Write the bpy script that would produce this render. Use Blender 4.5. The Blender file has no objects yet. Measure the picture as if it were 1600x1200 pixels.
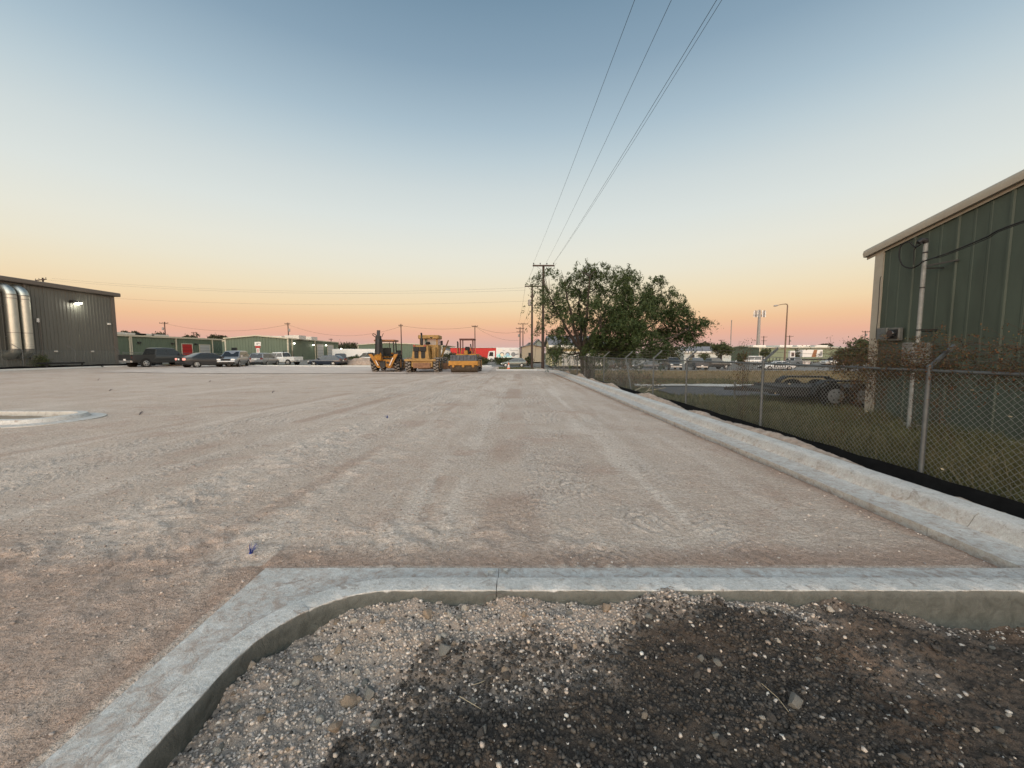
import bpy, math, random
import numpy as np
from mathutils import Vector, Matrix
R = math.radians
random.seed(11)
rng = np.random.default_rng(7)
SC = bpy.context.scene
COL = SC.collection

# ------------------------------------------------------------------ camera, sky, light, exposure
F, EYE, PITCH = 610.0, 1.65, R(4.6)
cam_d = bpy.data.cameras.new('camera')
cam_d.sensor_width = 36.0
cam_d.lens = 36.0 * F / 1600.0
cam_d.clip_start = 0.05
cam_d.clip_end = 6000
cam = bpy.data.objects.new('camera', cam_d)
COL.objects.link(cam)
cam.location = (0, 0, EYE)
cam.rotation_euler = (R(90) - PITCH, 0, 0)
SC.camera = cam

def s2l(c):
    return tuple((v / 255 / 12.92) if v / 255 <= 0.04045 else ((v / 255 + 0.055) / 1.055) ** 2.4 for v in c)

world = bpy.data.worlds.new('World')
SC.world = world
world.use_nodes = True
nt = world.node_tree
for n in list(nt.nodes):
    nt.nodes.remove(n)
def wn(t, **k):
    n = nt.nodes.new(t)
    for a, b in k.items():
        setattr(n, a, b)
    return n
wl = nt.links.new
tc = wn('ShaderNodeTexCoord')
sep = wn('ShaderNodeSeparateXYZ')
wl(tc.outputs['Generated'], sep.inputs[0])
asin = wn('ShaderNodeMath', operation='ARCSINE')
wl(sep.outputs['Z'], asin.inputs[0])
div = wn('ShaderNodeMath', operation='DIVIDE')
div.inputs[1].default_value = math.pi / 2
wl(asin.outputs[0], div.inputs[0])
ramp = wn('ShaderNodeValToRGB')
wl(div.outputs[0], ramp.inputs[0])
# anti-twilight sky: grey-mauve earth shadow, pink belt, peach, cream, pale blue, slate blue
SKY = [(0.0, (202, 176, 172)), (1.3, (219, 177, 164)), (2.7, (234, 180, 154)), (4.4, (240, 196, 154)),
       (6.3, (242, 215, 174)), (8.6, (239, 224, 193)), (11, (235, 229, 209)), (13.5, (231, 230, 217)),
       (17.5, (220, 226, 222)), (21.5, (207, 217, 218)), (25, (190, 206, 213)), (28.5, (170, 191, 204)), (34.5, (139, 164, 183)),
       (41, (115, 143, 165)), (60, (90, 117, 144)), (90, (78, 105, 134))]
el = ramp.color_ramp.elements
while len(el) > 1:
    el.remove(el[0])
el[0].position = 0.0
el[0].color = s2l(SKY[0][1]) + (1,)
for a, c in SKY[1:]:
    e = el.new(a / 90.0)
    e.color = s2l(c) + (1,)
# the afterglow of the sun that has just set behind the camera (towards -Y): the west of the sky is brighter and warmer
neg = wn('ShaderNodeMath', operation='MULTIPLY')
neg.inputs[1].default_value = -1
wl(sep.outputs['Y'], neg.inputs[0])
mr = wn('ShaderNodeMapRange', interpolation_type='SMOOTHSTEP')
mr.inputs['From Min'].default_value = -0.25
mr.inputs['From Max'].default_value = 1.0
mr.inputs['To Min'].default_value = 0.0
mr.inputs['To Max'].default_value = 1.0
wl(neg.outputs[0], mr.inputs['Value'])
glow = wn('ShaderNodeMix', data_type='RGBA', blend_type='MULTIPLY')
glow.inputs['Factor'].default_value = 1.0
wl(ramp.outputs[0], glow.inputs['A'])
gl = wn('ShaderNodeMix', data_type='RGBA')
gl.inputs['A'].default_value = (1, 1, 1, 1)
gl.inputs['B'].default_value = (6.6, 5.5, 4.7, 1)
wl(mr.outputs[0], gl.inputs['Factor'])
wl(gl.outputs['Result'], glow.inputs['B'])
bg = wn('ShaderNodeBackground')
bg.inputs['Strength'].default_value = 1.0
wl(glow.outputs['Result'], bg.inputs[0])
wo = wn('ShaderNodeOutputWorld')
wl(bg.outputs[0], wo.inputs[0])

sun_d = bpy.data.lights.new('sun', 'SUN')
sun_d.energy = 1.0
sun_d.angle = R(70)
sun_d.color = (1.0, 0.86, 0.74)
sun = bpy.data.objects.new('sun', sun_d)
COL.objects.link(sun)
sun.location = (0, -30, 30)
sun.rotation_euler = (R(44), 0, R(-15))      # added lamp for the afterglow behind the camera, raised to light the ground

SC.view_settings.view_transform = 'Standard'
SC.view_settings.look = 'None'
SC.view_settings.exposure = 0.0
SC.view_settings.gamma = 1.0
SC.view_settings.use_curve_mapping = False
try:
    SC.cycles.max_bounces = 6
    SC.cycles.diffuse_bounces = 3
    SC.cycles.transparent_max_bounces = 12
    SC.cycles.caustics_reflective = False
    SC.cycles.caustics_refractive = False
except Exception:
    pass

# ------------------------------------------------------------------ helpers
cP, sP = math.cos(PITCH), math.sin(PITCH)
def ray(px, py):
    u, v = (px - 800) / F, (py - 600) / F
    return Vector((u, cP - v * sP, -sP - v * cP))
def at(px, py, z=0.0):
    d = ray(px, py)
    return Vector((0, 0, EYE)) + d * ((z - EYE) / d.z)
def pt(px, py, Y):
    d = ray(px, py)
    return Vector((0, 0, EYE)) + d * (Y / d.y)
def lerp(a, b, t):
    return a + (b - a) * t
def sstep(a, b, x):
    t = np.clip((x - a) / (b - a), 0, 1)
    return t * t * (3 - 2 * t)

def _h(ix, iy, s):
    n = (ix.astype(np.int64) * 374761393 + iy.astype(np.int64) * 668265263 + s * 1442695041) & 0x7fffffff
    n = ((n ^ (n >> 13)) * 1274126177) & 0x7fffffff
    n = (n ^ (n >> 16)) & 0xffff
    return n / 65535.0
def vnoise(x, y, s=0):
    x = np.asarray(x, float); y = np.asarray(y, float)
    ix, iy = np.floor(x), np.floor(y)
    fx, fy = x - ix, y - iy
    fx = fx * fx * (3 - 2 * fx); fy = fy * fy * (3 - 2 * fy)
    a, b = _h(ix, iy, s), _h(ix + 1, iy, s)
    c, d = _h(ix, iy + 1, s), _h(ix + 1, iy + 1, s)
    return (a + (b - a) * fx) * (1 - fy) + (c + (d - c) * fx) * fy
def fbm(x, y, s=0, o=4):
    t, a, k = 0, 0.5, 1.0
    for i in range(o):
        t = t + a * (vnoise(np.asarray(x) * k + 17.3 * i, np.asarray(y) * k - 9.1 * i, s + i) - 0.5)
        a *= 0.5; k *= 2.03
    return t

def tag(o, label=None, cat=None, group=None, kind=None):
    if label: o['label'] = label
    if cat: o['category'] = cat
    if group: o['group'] = group
    if kind: o['kind'] = kind
    return o
def thing(name, label, cat, loc=(0, 0, 0), rz=0.0, group=None):
    o = bpy.data.objects.new(name, None)
    COL.objects.link(o)
    o.empty_display_size = 0.2
    o.location = loc
    o.rotation_euler = (0, 0, rz)
    return tag(o, label, cat, group)
def link(name, me, m, parent=None):
    o = bpy.data.objects.new(name, me)
    COL.objects.link(o)
    if m is not None and not me.materials:
        me.materials.append(m)
    if parent is not None:
        o.parent = parent
    return o
def copy_tree(root):
    def go(o, par):
        c = o.copy(); COL.objects.link(c)
        if par is not None: c.parent = par
        for ch in list(o.children): go(ch, c)
        return c
    return go(root, None)

def np_mesh(name, V, faces, smooth=False):
    """V (n,3); faces: (m,k) array of one size, or list of such arrays"""
    me = bpy.data.meshes.new(name)
    if not isinstance(faces, (list, tuple)): faces = [faces]
    V = np.asarray(V, np.float32)
    me.vertices.add(len(V)); me.vertices.foreach_set('co', V.ravel())
    loops = np.concatenate([np.asarray(f, np.int32).ravel() for f in faces])
    tot = np.concatenate([np.full(len(f), np.asarray(f).shape[1], np.int32) for f in faces])
    me.loops.add(len(loops)); me.loops.foreach_set('vertex_index', loops)
    me.polygons.add(len(tot))
    st = np.concatenate([[0], np.cumsum(tot)[:-1]]).astype(np.int32)
    me.polygons.foreach_set('loop_start', st)
    try: me.polygons.foreach_set('loop_total', tot)
    except Exception: pass
    me.update(calc_edges=True)
    if smooth: me.polygons.foreach_set('use_smooth', np.ones(len(tot), bool))
    return me
def set_col(me, C, name='tone'):
    a = me.color_attributes.new(name, 'FLOAT_COLOR', 'POINT')
    C = np.asarray(C, np.float32)
    if C.shape[1] == 3: C = np.concatenate([C, np.ones((len(C), 1), np.float32)], 1)
    a.data.foreach_set('color', C.ravel())

def grid_mesh(name, xs, ys, zf, smooth=True):
    X, Y = np.meshgrid(xs, ys)
    Z = zf(X, Y)
    V = np.stack([X.ravel(), Y.ravel(), Z.ravel()], 1)
    nx, ny = len(xs), len(ys)
    i = np.arange(nx * ny).reshape(ny, nx)
    f = np.stack([i[:-1, :-1].ravel(), i[:-1, 1:].ravel(), i[1:, 1:].ravel(), i[1:, :-1].ravel()], 1)
    return np_mesh(name, V, f, smooth), V

def prisms(P0, P1, r, k=3):
    """many thin k-sided bars as arrays"""
    P0 = np.asarray(P0, float); P1 = np.asarray(P1, float)
    d = P1 - P0
    d /= np.linalg.norm(d, axis=1, keepdims=True) + 1e-9
    ref = np.where(np.abs(d[:, 2:3]) > 0.9, np.array([[1., 0, 0]]), np.array([[0, 0, 1.]]))
    a = np.cross(d, ref); a /= np.linalg.norm(a, axis=1, keepdims=True) + 1e-9
    b = np.cross(d, a)
    r = np.broadcast_to(np.asarray(r, float).reshape(-1, 1), (len(P0), 1))
    vs = []
    for j in range(k):
        t = 2 * math.pi * j / k
        vs.append(P0 + (a * math.cos(t) + b * math.sin(t)) * r)
    for j in range(k):
        t = 2 * math.pi * j / k
        vs.append(P1 + (a * math.cos(t) + b * math.sin(t)) * r)
    V = np.stack(vs, 1).reshape(-1, 3)
    n = len(P0)
    base = (np.arange(n) * 2 * k)[:, None]
    fs = []
    for j in range(k):
        j2 = (j + 1) % k
        fs.append(base + np.array([[j, j2, k + j2, k + j]]))
    return V, np.concatenate(fs, 0)

class MB:
    def __init__(s): s.v = []; s.f = []
    def add(s, vs, fs):
        b = len(s.v); s.v.extend([tuple(p) for p in vs]); s.f.extend([tuple(b + i for i in f) for f in fs]); return s
    def box(s, x0, x1, y0, y1, z0, z1):
        v = [(x, y, z) for z in (z0, z1) for y in (y0, y1) for x in (x0, x1)]
        return s.add(v, [(0, 2, 3, 1), (4, 5, 7, 6), (0, 1, 5, 4), (2, 6, 7, 3), (0, 4, 6, 2), (1, 3, 7, 5)])
    def bbox(s, x0, x1, y0, y1, z0, z1, b=0.03):
        """box with chamfered vertical edges and top"""
        def ring(i, z): return [(x0 + i + b, y0 + i, z), (x1 - i - b, y0 + i, z), (x1 - i, y0 + i + b, z), (x1 - i, y1 - i - b, z), (x1 - i - b, y1 - i, z), (x0 + i + b, y1 - i, z), (x0 + i, y1 - i - b, z), (x0 + i, y0 + i + b, z)]
        v = ring(b * .6, z0) + ring(0, z0 + b * .6) + ring(0, z1 - b * .6) + ring(b * .6, z1)
        f = [tuple(range(7, -1, -1)), tuple(range(24, 32))]
        for k in range(3):
            for i in range(8):
                j = (i + 1) % 8
                f.append((k * 8 + i, k * 8 + j, k * 8 + 8 + j, k * 8 + 8 + i))
        return s.add(v, f)
    def hexa(s, c):   # eight corners, bottom 4 then top 4, both anticlockwise
        return s.add(c, [(3, 2, 1, 0), (4, 5, 6, 7), (0, 1, 5, 4), (1, 2, 6, 5), (2, 3, 7, 6), (3, 0, 4, 7)])
    def tube(s, pts, r, k=8, caps=True):
        pts = [Vector(p) for p in pts]
        rs = r if isinstance(r, (list, tuple)) else [r] * len(pts)
        n = len(pts); rings = []
        prev = None
        for i, p in enumerate(pts):
            d = (pts[min(i + 1, n - 1)] - pts[max(i - 1, 0)])
            if d.length < 1e-9: d = Vector((0, 0, 1))
            d.normalize()
            if prev is None:
                a = d.cross(Vector((0, 0, 1)) if abs(d.z) < 0.9 else Vector((1, 0, 0))).normalized()
            else:
                a = (prev - d * prev.dot(d))
                a = a.normalized() if a.length > 1e-6 else d.orthogonal().normalized()
            prev = a
            b = d.cross(a)
            rings.append([p + (a * math.cos(2 * math.pi * j / k) + b * math.sin(2 * math.pi * j / k)) * rs[i] for j in range(k)])
        f = []
        for i in range(n - 1):
            for j in range(k):
                j2 = (j + 1) % k
                f.append((i * k + j, i * k + j2, (i + 1) * k + j2, (i + 1) * k + j))
        if caps:
            f.append(tuple(range(k - 1, -1, -1))); f.append(tuple((n - 1) * k + j for j in range(k)))
        return s.add([p for rg in rings for p in rg], f)
    def bar(s, p0, p1, w, h):
        """rectangular bar: w sideways, h in the other direction"""
        p0, p1 = Vector(p0), Vector(p1)
        d = (p1 - p0).normalized()
        a = d.cross(Vector((0, 0, 1)) if abs(d.z) < 0.95 else Vector((0, 1, 0))).normalized()
        b = a.cross(d)
        c = []
        for p in (p0, p1):
            c += [p - a * w / 2 - b * h / 2, p + a * w / 2 - b * h / 2, p + a * w / 2 + b * h / 2, p - a * w / 2 + b * h / 2]
        return s.add(c, [(3, 2, 1, 0), (4, 5, 6, 7), (0, 1, 5, 4), (1, 2, 6, 5), (2, 3, 7, 6), (3, 0, 4, 7)])
    def lathe(s, prof, center, axis='y', k=20):
        """prof: [(along, radius)]"""
        c = Vector(center); n = len(prof); v = []
        for a, r in prof:
            for j in range(k):
                t = 2 * math.pi * j / k
                if axis == 'y': v.append(c + Vector((r * math.cos(t), a, r * math.sin(t))))
                elif axis == 'x': v.append(c + Vector((a, r * math.cos(t), r * math.sin(t))))
                else: v.append(c + Vector((r * math.cos(t), r * math.sin(t), a)))
        f = []
        for i in range(n - 1):
            for j in range(k):
                j2 = (j + 1) % k
                f.append((i * k + j, (i + 1) * k + j, (i + 1) * k + j2, i * k + j2))
        f.append(tuple(range(k))); f.append(tuple((n - 1) * k + j for j in range(k - 1, -1, -1)))
        return s.add(v, f)
    def prism(s, poly, axis, a0, a1):
        """poly of (p,q): axis 'y' -> (x,z); 'x' -> (y,z); 'z' -> (x,y)"""
        def m(p, q, a): return {'y': (p, a, q), 'x': (a, p, q), 'z': (p, q, a)}[axis]
        n = len(poly)
        v = [m(p, q, a0) for p, q in poly] + [m(p, q, a1) for p, q in poly]
        f = [tuple(range(n - 1, -1, -1)), tuple(range(n, 2 * n))] + [(i, (i + 1) % n, n + (i + 1) % n, n + i) for i in range(n)]
        return s.add(v, f)
    def loft(s, secs, caps=True):
        k = len(secs[0]); v = [p for q in secs for p in q]; f = []
        for i in range(len(secs) - 1):
            for j in range(k):
                j2 = (j + 1) % k
                f.append((i * k + j, i * k + j2, (i + 1) * k + j2, (i + 1) * k + j))
        if caps:
            f.append(tuple(range(k - 1, -1, -1))); f.append(tuple((len(secs) - 1) * k + j for j in range(k)))
        return s.add(v, f)
    def quad(s, a, b, c, d, t=0.0):
        if t == 0: return s.add([a, b, c, d], [(0, 1, 2, 3)])
        a, b, c, d = map(Vector, (a, b, c, d))
        n = (b - a).cross(d - a).normalized() * t
        return s.hexa([a - n, b - n, c - n, d - n, a, b, c, d])
    def build(s, name, m, parent=None, world=False, smooth=None, fix=True):
        vs = s.v
        if world and parent is not None:
            M = (Matrix.Translation(parent.location) @ Matrix.Rotation(parent.rotation_euler[2], 4, 'Z')).inverted()
            vs = [M @ Vector(p) for p in vs]
        me = bpy.data.meshes.new(name)
        me.from_pydata([tuple(p) for p in vs], [], s.f)
        if fix:
            import bmesh
            bm = bmesh.new(); bm.from_mesh(me)
            bmesh.ops.recalc_face_normals(bm, faces=bm.faces)
            bm.to_mesh(me); bm.free()
        if smooth:
            me.polygons.foreach_set('use_smooth', [True] * len(me.polygons))
            try: me.set_sharp_from_angle(angle=R(smooth))
            except Exception: pass
        return link(name, me, m, parent)

# ------------------------------------------------------------------ materials
MATS = {}
def mat(name, col, rough=0.7, var=0.12, scale=6.0, bump=0.0, bscale=40.0, metal=0.0, spec=0.4, col2=None, emit=None, estr=0.0, stretch=None, coat=0.0):
    m = bpy.data.materials.new(name)
    m.use_nodes = True
    t = m.node_tree
    b = t.nodes['Principled BSDF']
    b.inputs['Roughness'].default_value = rough
    b.inputs['Metallic'].default_value = metal
    b.inputs['Specular IOR Level'].default_value = spec
    if coat: b.inputs['Coat Weight'].default_value = coat; b.inputs['Coat Roughness'].default_value = 0.08
    if emit is not None:
        b.inputs['Emission Color'].default_value = tuple(emit) + (1,)
        b.inputs['Emission Strength'].default_value = estr
    co = t.nodes.new('ShaderNodeTexCoord')
    src = co.outputs['Object']
    if stretch:
        mp = t.nodes.new('ShaderNodeMapping'); mp.inputs['Scale'].default_value = stretch
        t.links.new(src, mp.inputs[0]); src = mp.outputs[0]
    nz = t.nodes.new('ShaderNodeTexNoise')
    nz.inputs['Scale'].default_value = scale; nz.inputs['Detail'].default_value = 6; nz.inputs['Roughness'].default_value = 0.6
    t.links.new(src, nz.inputs['Vector'])
    r = t.nodes.new('ShaderNodeValToRGB')
    c2 = col2 if col2 else tuple(min(1, c * (1 + var)) for c in col)
    c1 = col if col2 else tuple(c * (1 - var) for c in col)
    r.color_ramp.elements[0].position = 0.34; r.color_ramp.elements[1].position = 0.66
    r.color_ramp.elements[0].color = tuple(c1) + (1,); r.color_ramp.elements[1].color = tuple(c2) + (1,)
    t.links.new(nz.outputs['Fac'], r.inputs[0])
    t.links.new(r.outputs[0], b.inputs['Base Color'])
    if bump > 0:
        n2 = t.nodes.new('ShaderNodeTexNoise'); n2.inputs['Scale'].default_value = bscale; n2.inputs['Detail'].default_value = 6
        t.links.new(co.outputs['Object'], n2.inputs['Vector'])
        bp = t.nodes.new('ShaderNodeBump'); bp.inputs['Strength'].default_value = 1.0; bp.inputs['Distance'].default_value = bump
        t.links.new(n2.outputs['Fac'], bp.inputs['Height']); t.links.new(bp.outputs[0], b.inputs['Normal'])
    MATS[name] = m
    return m
class NB:
    """small node builder for the richer materials"""
    def __init__(s, name):
        s.m = bpy.data.materials.new(name); s.m.use_nodes = True
        s.t = s.m.node_tree; s.b = s.t.nodes['Principled BSDF']; s.co = s.n('ShaderNodeTexCoord').outputs['Object']
    def n(s, t, **k):
        x = s.t.nodes.new(t)
        for a, b in k.items(): setattr(x, a, b)
        return x
    def L(s, a, b): s.t.links.new(a, b)
    def noise(s, scale, detail=5, rough=0.6, vec=None, stretch=None, dist=0.0):
        v = vec or s.co
        if stretch:
            mp = s.n('ShaderNodeMapping'); mp.inputs['Scale'].default_value = stretch; s.L(v, mp.inputs[0]); v = mp.outputs[0]
        x = s.n('ShaderNodeTexNoise'); x.inputs['Scale'].default_value = scale; x.inputs['Detail'].default_value = detail
        x.inputs['Roughness'].default_value = rough; x.inputs['Distortion'].default_value = dist
        s.L(v, x.inputs['Vector']); return x.outputs['Fac']
    def ramp(s, f, a, b, c0=(0, 0, 0), c1=(1, 1, 1)):
        r = s.n('ShaderNodeValToRGB'); r.color_ramp.elements[0].position = a; r.color_ramp.elements[1].position = b
        r.color_ramp.elements[0].color = tuple(c0) + (1,); r.color_ramp.elements[1].color = tuple(c1) + (1,)
        s.L(f, r.inputs[0]); return r.outputs[0]
    def mix(s, f, a, b, mode='MIX'):
        x = s.n('ShaderNodeMix', data_type='RGBA', blend_type=mode)
        for key, val in (('Factor', f), ('A', a), ('B', b)):
            if isinstance(val, (int, float)): x.inputs[key].default_value = val
            elif isinstance(val, tuple): x.inputs[key].default_value = val + (1,)
            else: s.L(val, x.inputs[key])
        return x.outputs['Result']
    def math(s, op, a, b=None):
        x = s.n('ShaderNodeMath', operation=op)
        for i, v in enumerate((a, b)):
            if v is None: continue
            if isinstance(v, (int, float)): x.inputs[i].default_value = v
            else: s.L(v, x.inputs[i])
        return x.outputs[0]
    def bump(s, h, dist, prev=None, strength=1.0):
        x = s.n('ShaderNodeBump'); x.inputs['Distance'].default_value = dist; x.inputs['Strength'].default_value = strength
        s.L(h, x.inputs['Height'])
        if prev is not None: s.L(prev, x.inputs['Normal'])
        return x.outputs[0]
    def attr(s, name):
        x = s.n('ShaderNodeAttribute'); x.attribute_name = name; return x
    def done(s, col, rough=0.85, normal=None, spec=0.3):
        if isinstance(col, tuple): s.b.inputs['Base Color'].default_value = col + (1,)
        else: s.L(col, s.b.inputs['Base Color'])
        s.b.inputs['Roughness'].default_value = rough; s.b.inputs['Specular IOR Level'].default_value = spec
        if normal is not None: s.L(normal, s.b.inputs['Normal'])
        MATS[s.m.name] = s.m
        return s.m

# compacted caliche of the lot: pinkish tan with chalky and rusty patches
q = NB('lot_caliche')
big = q.noise(0.35, 5, 0.62)
mid = q.noise(1.7, 6, 0.68, stretch=(1.0, 0.8, 1), dist=0.4)
mid2 = q.noise(0.9, 6, 0.66, stretch=(0.7, 1.2, 1), dist=0.6)
fine = q.noise(26, 5, 0.7)
grain = q.noise(150, 3, 0.7)
c = q.mix(q.ramp(big, 0.3, 0.7), (0.44, 0.36, 0.30), (0.54, 0.465, 0.40))
c = q.mix(q.math('MULTIPLY', q.ramp(mid, 0.45, 0.72), 0.5), c, (0.60, 0.54, 0.48))
c = q.mix(q.math('MULTIPLY', q.ramp(mid2, 0.52, 0.74), 0.55), c, (0.37, 0.235, 0.175))
tr = q.attr('tone')
sp = q.n('ShaderNodeSeparateColor'); q.L(tr.outputs['Color'], sp.inputs[0])
c = q.mix(q.math('MULTIPLY', sp.outputs[0], q.ramp(fine, 0.2, 0.65)), c, (0.68, 0.62, 0.555))     # chalk dust pressed into the ridges
c = q.mix(sp.outputs[1], c, (0.33, 0.225, 0.17))                                                  # damp reddish fines
c = q.mix(q.ramp(fine, 0.32, 0.62), q.mix(1.0, c, (0.70, 0.67, 0.63), 'MULTIPLY'), q.mix(1.0, c, (1.06, 1.06, 1.06), 'MULTIPLY'))
c = q.mix(q.ramp(grain, 0.36, 0.64), q.mix(1.0, c, (0.70, 0.68, 0.66), 'MULTIPLY'), q.mix(1.0, c, (1.28, 1.28, 1.28), 'MULTIPLY'))
vo = q.n('ShaderNodeTexVoronoi'); vo.inputs['Scale'].default_value = 70; q.L(q.co, vo.inputs['Vector'])
peb = q.ramp(vo.outputs['Distance'], 0.02, 0.30, (1, 1, 1), (0, 0, 0))
nrm = q.bump(q.noise(7, 6, 0.7), 0.045)
nrm = q.bump(fine, 0.022, nrm)
nrm = q.bump(q.math('MULTIPLY', peb, q.ramp(mid, 0.35, 0.6)), 0.004, nrm)
q.done(c, 0.92, nrm, 0.2)

# broom-finished concrete
q = NB('concrete')
n1 = q.noise(3.0, 6, 0.65); n2 = q.noise(38, 5, 0.7); n3 = q.noise(11, 6, 0.75, dist=0.5)
c = q.mix(q.ramp(n1, 0.32, 0.68), (0.47, 0.475, 0.455), (0.60, 0.60, 0.575))
c = q.mix(q.math('MULTIPLY', q.ramp(n3, 0.54, 0.66), 0.55), c, (0.24, 0.205, 0.175))                # trodden dirt smears
n4 = q.noise(160, 4, 0.75)
c = q.mix(q.ramp(n2, 0.32, 0.62), q.mix(1.0, c, (0.76, 0.75, 0.73), 'MULTIPLY'), c)
c = q.mix(q.ramp(n4, 0.36, 0.62), q.mix(1.0, c, (0.78, 0.77, 0.76), 'MULTIPLY'), q.mix(1.0, c, (1.08, 1.08, 1.08), 'MULTIPLY'))
c = q.mix(q.math('MULTIPLY', q.ramp(q.noise(5.5, 6, 0.7, dist=1.2), 0.60, 0.66), 0.6), c, (0.20, 0.155, 0.125))
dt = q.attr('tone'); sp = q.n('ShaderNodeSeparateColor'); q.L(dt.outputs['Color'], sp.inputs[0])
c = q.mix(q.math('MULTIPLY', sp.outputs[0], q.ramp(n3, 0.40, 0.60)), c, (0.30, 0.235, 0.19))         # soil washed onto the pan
c = q.mix(sp.outputs[1], c, q.mix(q.ramp(n3, 0.35, 0.65), (0.055, 0.060, 0.054), (0.105, 0.112, 0.102)))  # raw formed back, damp and green, with foreground shade painted into the tone
nrm = q.bump(n2, 0.004); nrm = q.bump(q.noise(120, 3), 0.0015, nrm); nrm = q.bump(n3, 0.01, nrm)
q.done(c, 0.85, nrm, 0.3)

# soil of the bed: colour per place in the vertex colours, grain from noise
q = NB('bed_soil')
at_ = q.attr('tone')
n1 = q.noise(60, 6, 0.75); n2 = q.noise(220, 4, 0.7)
c = q.mix(q.ramp(n1, 0.3, 0.7), q.mix(1.0, at_.outputs['Color'], (0.62, 0.60, 0.58), 'MULTIPLY'), q.mix(1.0, at_.outputs['Color'], (1.15, 1.15, 1.15), 'MULTIPLY'))
c = q.mix(q.ramp(n2, 0.60, 0.72), c, q.mix(0.5, at_.outputs['Color'], (0.42, 0.38, 0.33)))
nrm = q.bump(n1, 0.012); nrm = q.bump(n2, 0.004, nrm)
q.done(c, 0.95, nrm, 0.15)

# ground beyond: vertex colours (mown dry grass, bare verge, asphalt yard)
q = NB('open_ground')
at_ = q.attr('tone')
n1 = q.noise(0.8, 6, 0.7); n2 = q.noise(9, 6, 0.75)
c = q.mix(q.ramp(n1, 0.35, 0.65), q.mix(1.0, at_.outputs['Color'], (0.75, 0.78, 0.72), 'MULTIPLY'), q.mix(1.0, at_.outputs['Color'], (1.2, 1.15, 1.1), 'MULTIPLY'))
c = q.mix(q.ramp(n2, 0.3, 0.7), q.mix(1.0, c, (0.7, 0.7, 0.7), 'MULTIPLY'), q.mix(1.0, c, (1.15, 1.15, 1.15), 'MULTIPLY'))
q.done(c, 0.95, q.bump(n2, 0.05), 0.15)

# scattered stones and pebbles
def island(name, cols, rough=0.85, attr=None, bump=0.0, bscale=60):
    q = NB(name)
    g = q.n('ShaderNodeNewGeometry')
    r = q.n('ShaderNodeValToRGB')
    e = r.color_ramp.elements
    while len(e) > 1: e.remove(e[0])
    for i, cc in enumerate(cols):
        x = e[0] if i == 0 else e.new(i / max(1, len(cols) - 1))
        x.position = i / max(1, len(cols) - 1); x.color = tuple(cc) + (1,)
    q.L(g.outputs['Random Per Island'], r.inputs[0])
    c = r.outputs[0]
    if attr:
        a = q.attr(attr); c = q.mix(1.0, a.outputs['Color'], c, 'MULTIPLY')
    nz = q.noise(bscale, 4)
    c = q.mix(q.ramp(nz, 0.3, 0.7), q.mix(1.0, c, (0.75, 0.75, 0.75), 'MULTIPLY'), c)
    return q.done(c, rough, q.bump(nz, bump) if bump else None, 0.25)
island('pebbles', [(0.7, 0.68, 0.66), (1.0, 1.0, 1.0), (0.8, 0.74, 0.68), (1.25, 1.25, 1.22), (0.9, 0.82, 0.72)], attr='tone', bump=0.002, bscale=150)
mat('stone_tan', (0.30, 0.24, 0.18), 0.9, 0.25, 20, 0.006, 60)
mat('stone_pale', (0.44, 0.40, 0.34), 0.9, 0.22, 20, 0.006, 60)
mat('stone_grey', (0.17, 0.17, 0.155), 0.88, 0.25, 20, 0.005, 60)
mat('stone_dark', (0.075, 0.068, 0.06), 0.92, 0.3, 25, 0.006, 50)
mat('straw', (0.36, 0.30, 0.20), 0.8, 0.2)
mat('dry_stem', (0.20, 0.175, 0.105), 0.85, 0.3, 2)
island('grass_blades', [(0.055, 0.065, 0.022), (0.085, 0.09, 0.032), (0.13, 0.115, 0.055), (0.045, 0.058, 0.02), (0.20, 0.165, 0.09)], 0.8)
island('dry_grass', [(0.20, 0.155, 0.085), (0.26, 0.20, 0.12), (0.13, 0.115, 0.055), (0.17, 0.13, 0.08)], 0.85)
island('mesquite_leaves', [(0.028, 0.048, 0.014), (0.046, 0.072, 0.020), (0.020, 0.034, 0.012), (0.062, 0.088, 0.028)], 0.65)
island('shrub_leaves', [(0.035, 0.05, 0.02), (0.055, 0.07, 0.028), (0.075, 0.075, 0.035)], 0.7)
island('far_leaves', [(0.045, 0.05, 0.028), (0.065, 0.066, 0.035), (0.036, 0.042, 0.024)], 0.8)
island('dead_leaves', [(0.075, 0.036, 0.018), (0.115, 0.052, 0.022), (0.045, 0.030, 0.019), (0.15, 0.08, 0.036), (0.06, 0.05, 0.022), (0.07, 0.066, 0.028), (0.05, 0.052, 0.022)], 0.85)
mat('vine_stem', (0.065, 0.05, 0.037), 0.9, 0.25)
mat('bark', (0.042, 0.034, 0.028), 0.95, 0.3, 9, 0.02, 25)
mat('pole_wood', (0.045, 0.031, 0.025), 0.9, 0.3, 5, 0.006, 30, stretch=(6, 6, 0.4))
mat('palm_trunk', (0.13, 0.10, 0.075), 0.95, 0.2)
mat('galvanised', (0.10, 0.112, 0.116), 0.5, 0.15, 12, metal=0.35)
mat('fence_wire', (0.20, 0.215, 0.21), 0.6, 0.15, 12, metal=0.3)
mat('old_wire', (0.10, 0.085, 0.075), 0.8, 0.2)
mat('black_fabric', (0.006, 0.006, 0.006), 0.95, 0.3, spec=0.1)
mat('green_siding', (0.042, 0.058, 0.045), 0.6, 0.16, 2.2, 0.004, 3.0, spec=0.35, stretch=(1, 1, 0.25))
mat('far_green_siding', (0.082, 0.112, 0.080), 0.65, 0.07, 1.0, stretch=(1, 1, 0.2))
mat('far_green_pale', (0.145, 0.175, 0.115), 0.65, 0.07, 1.0, stretch=(1, 1, 0.2))
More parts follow.
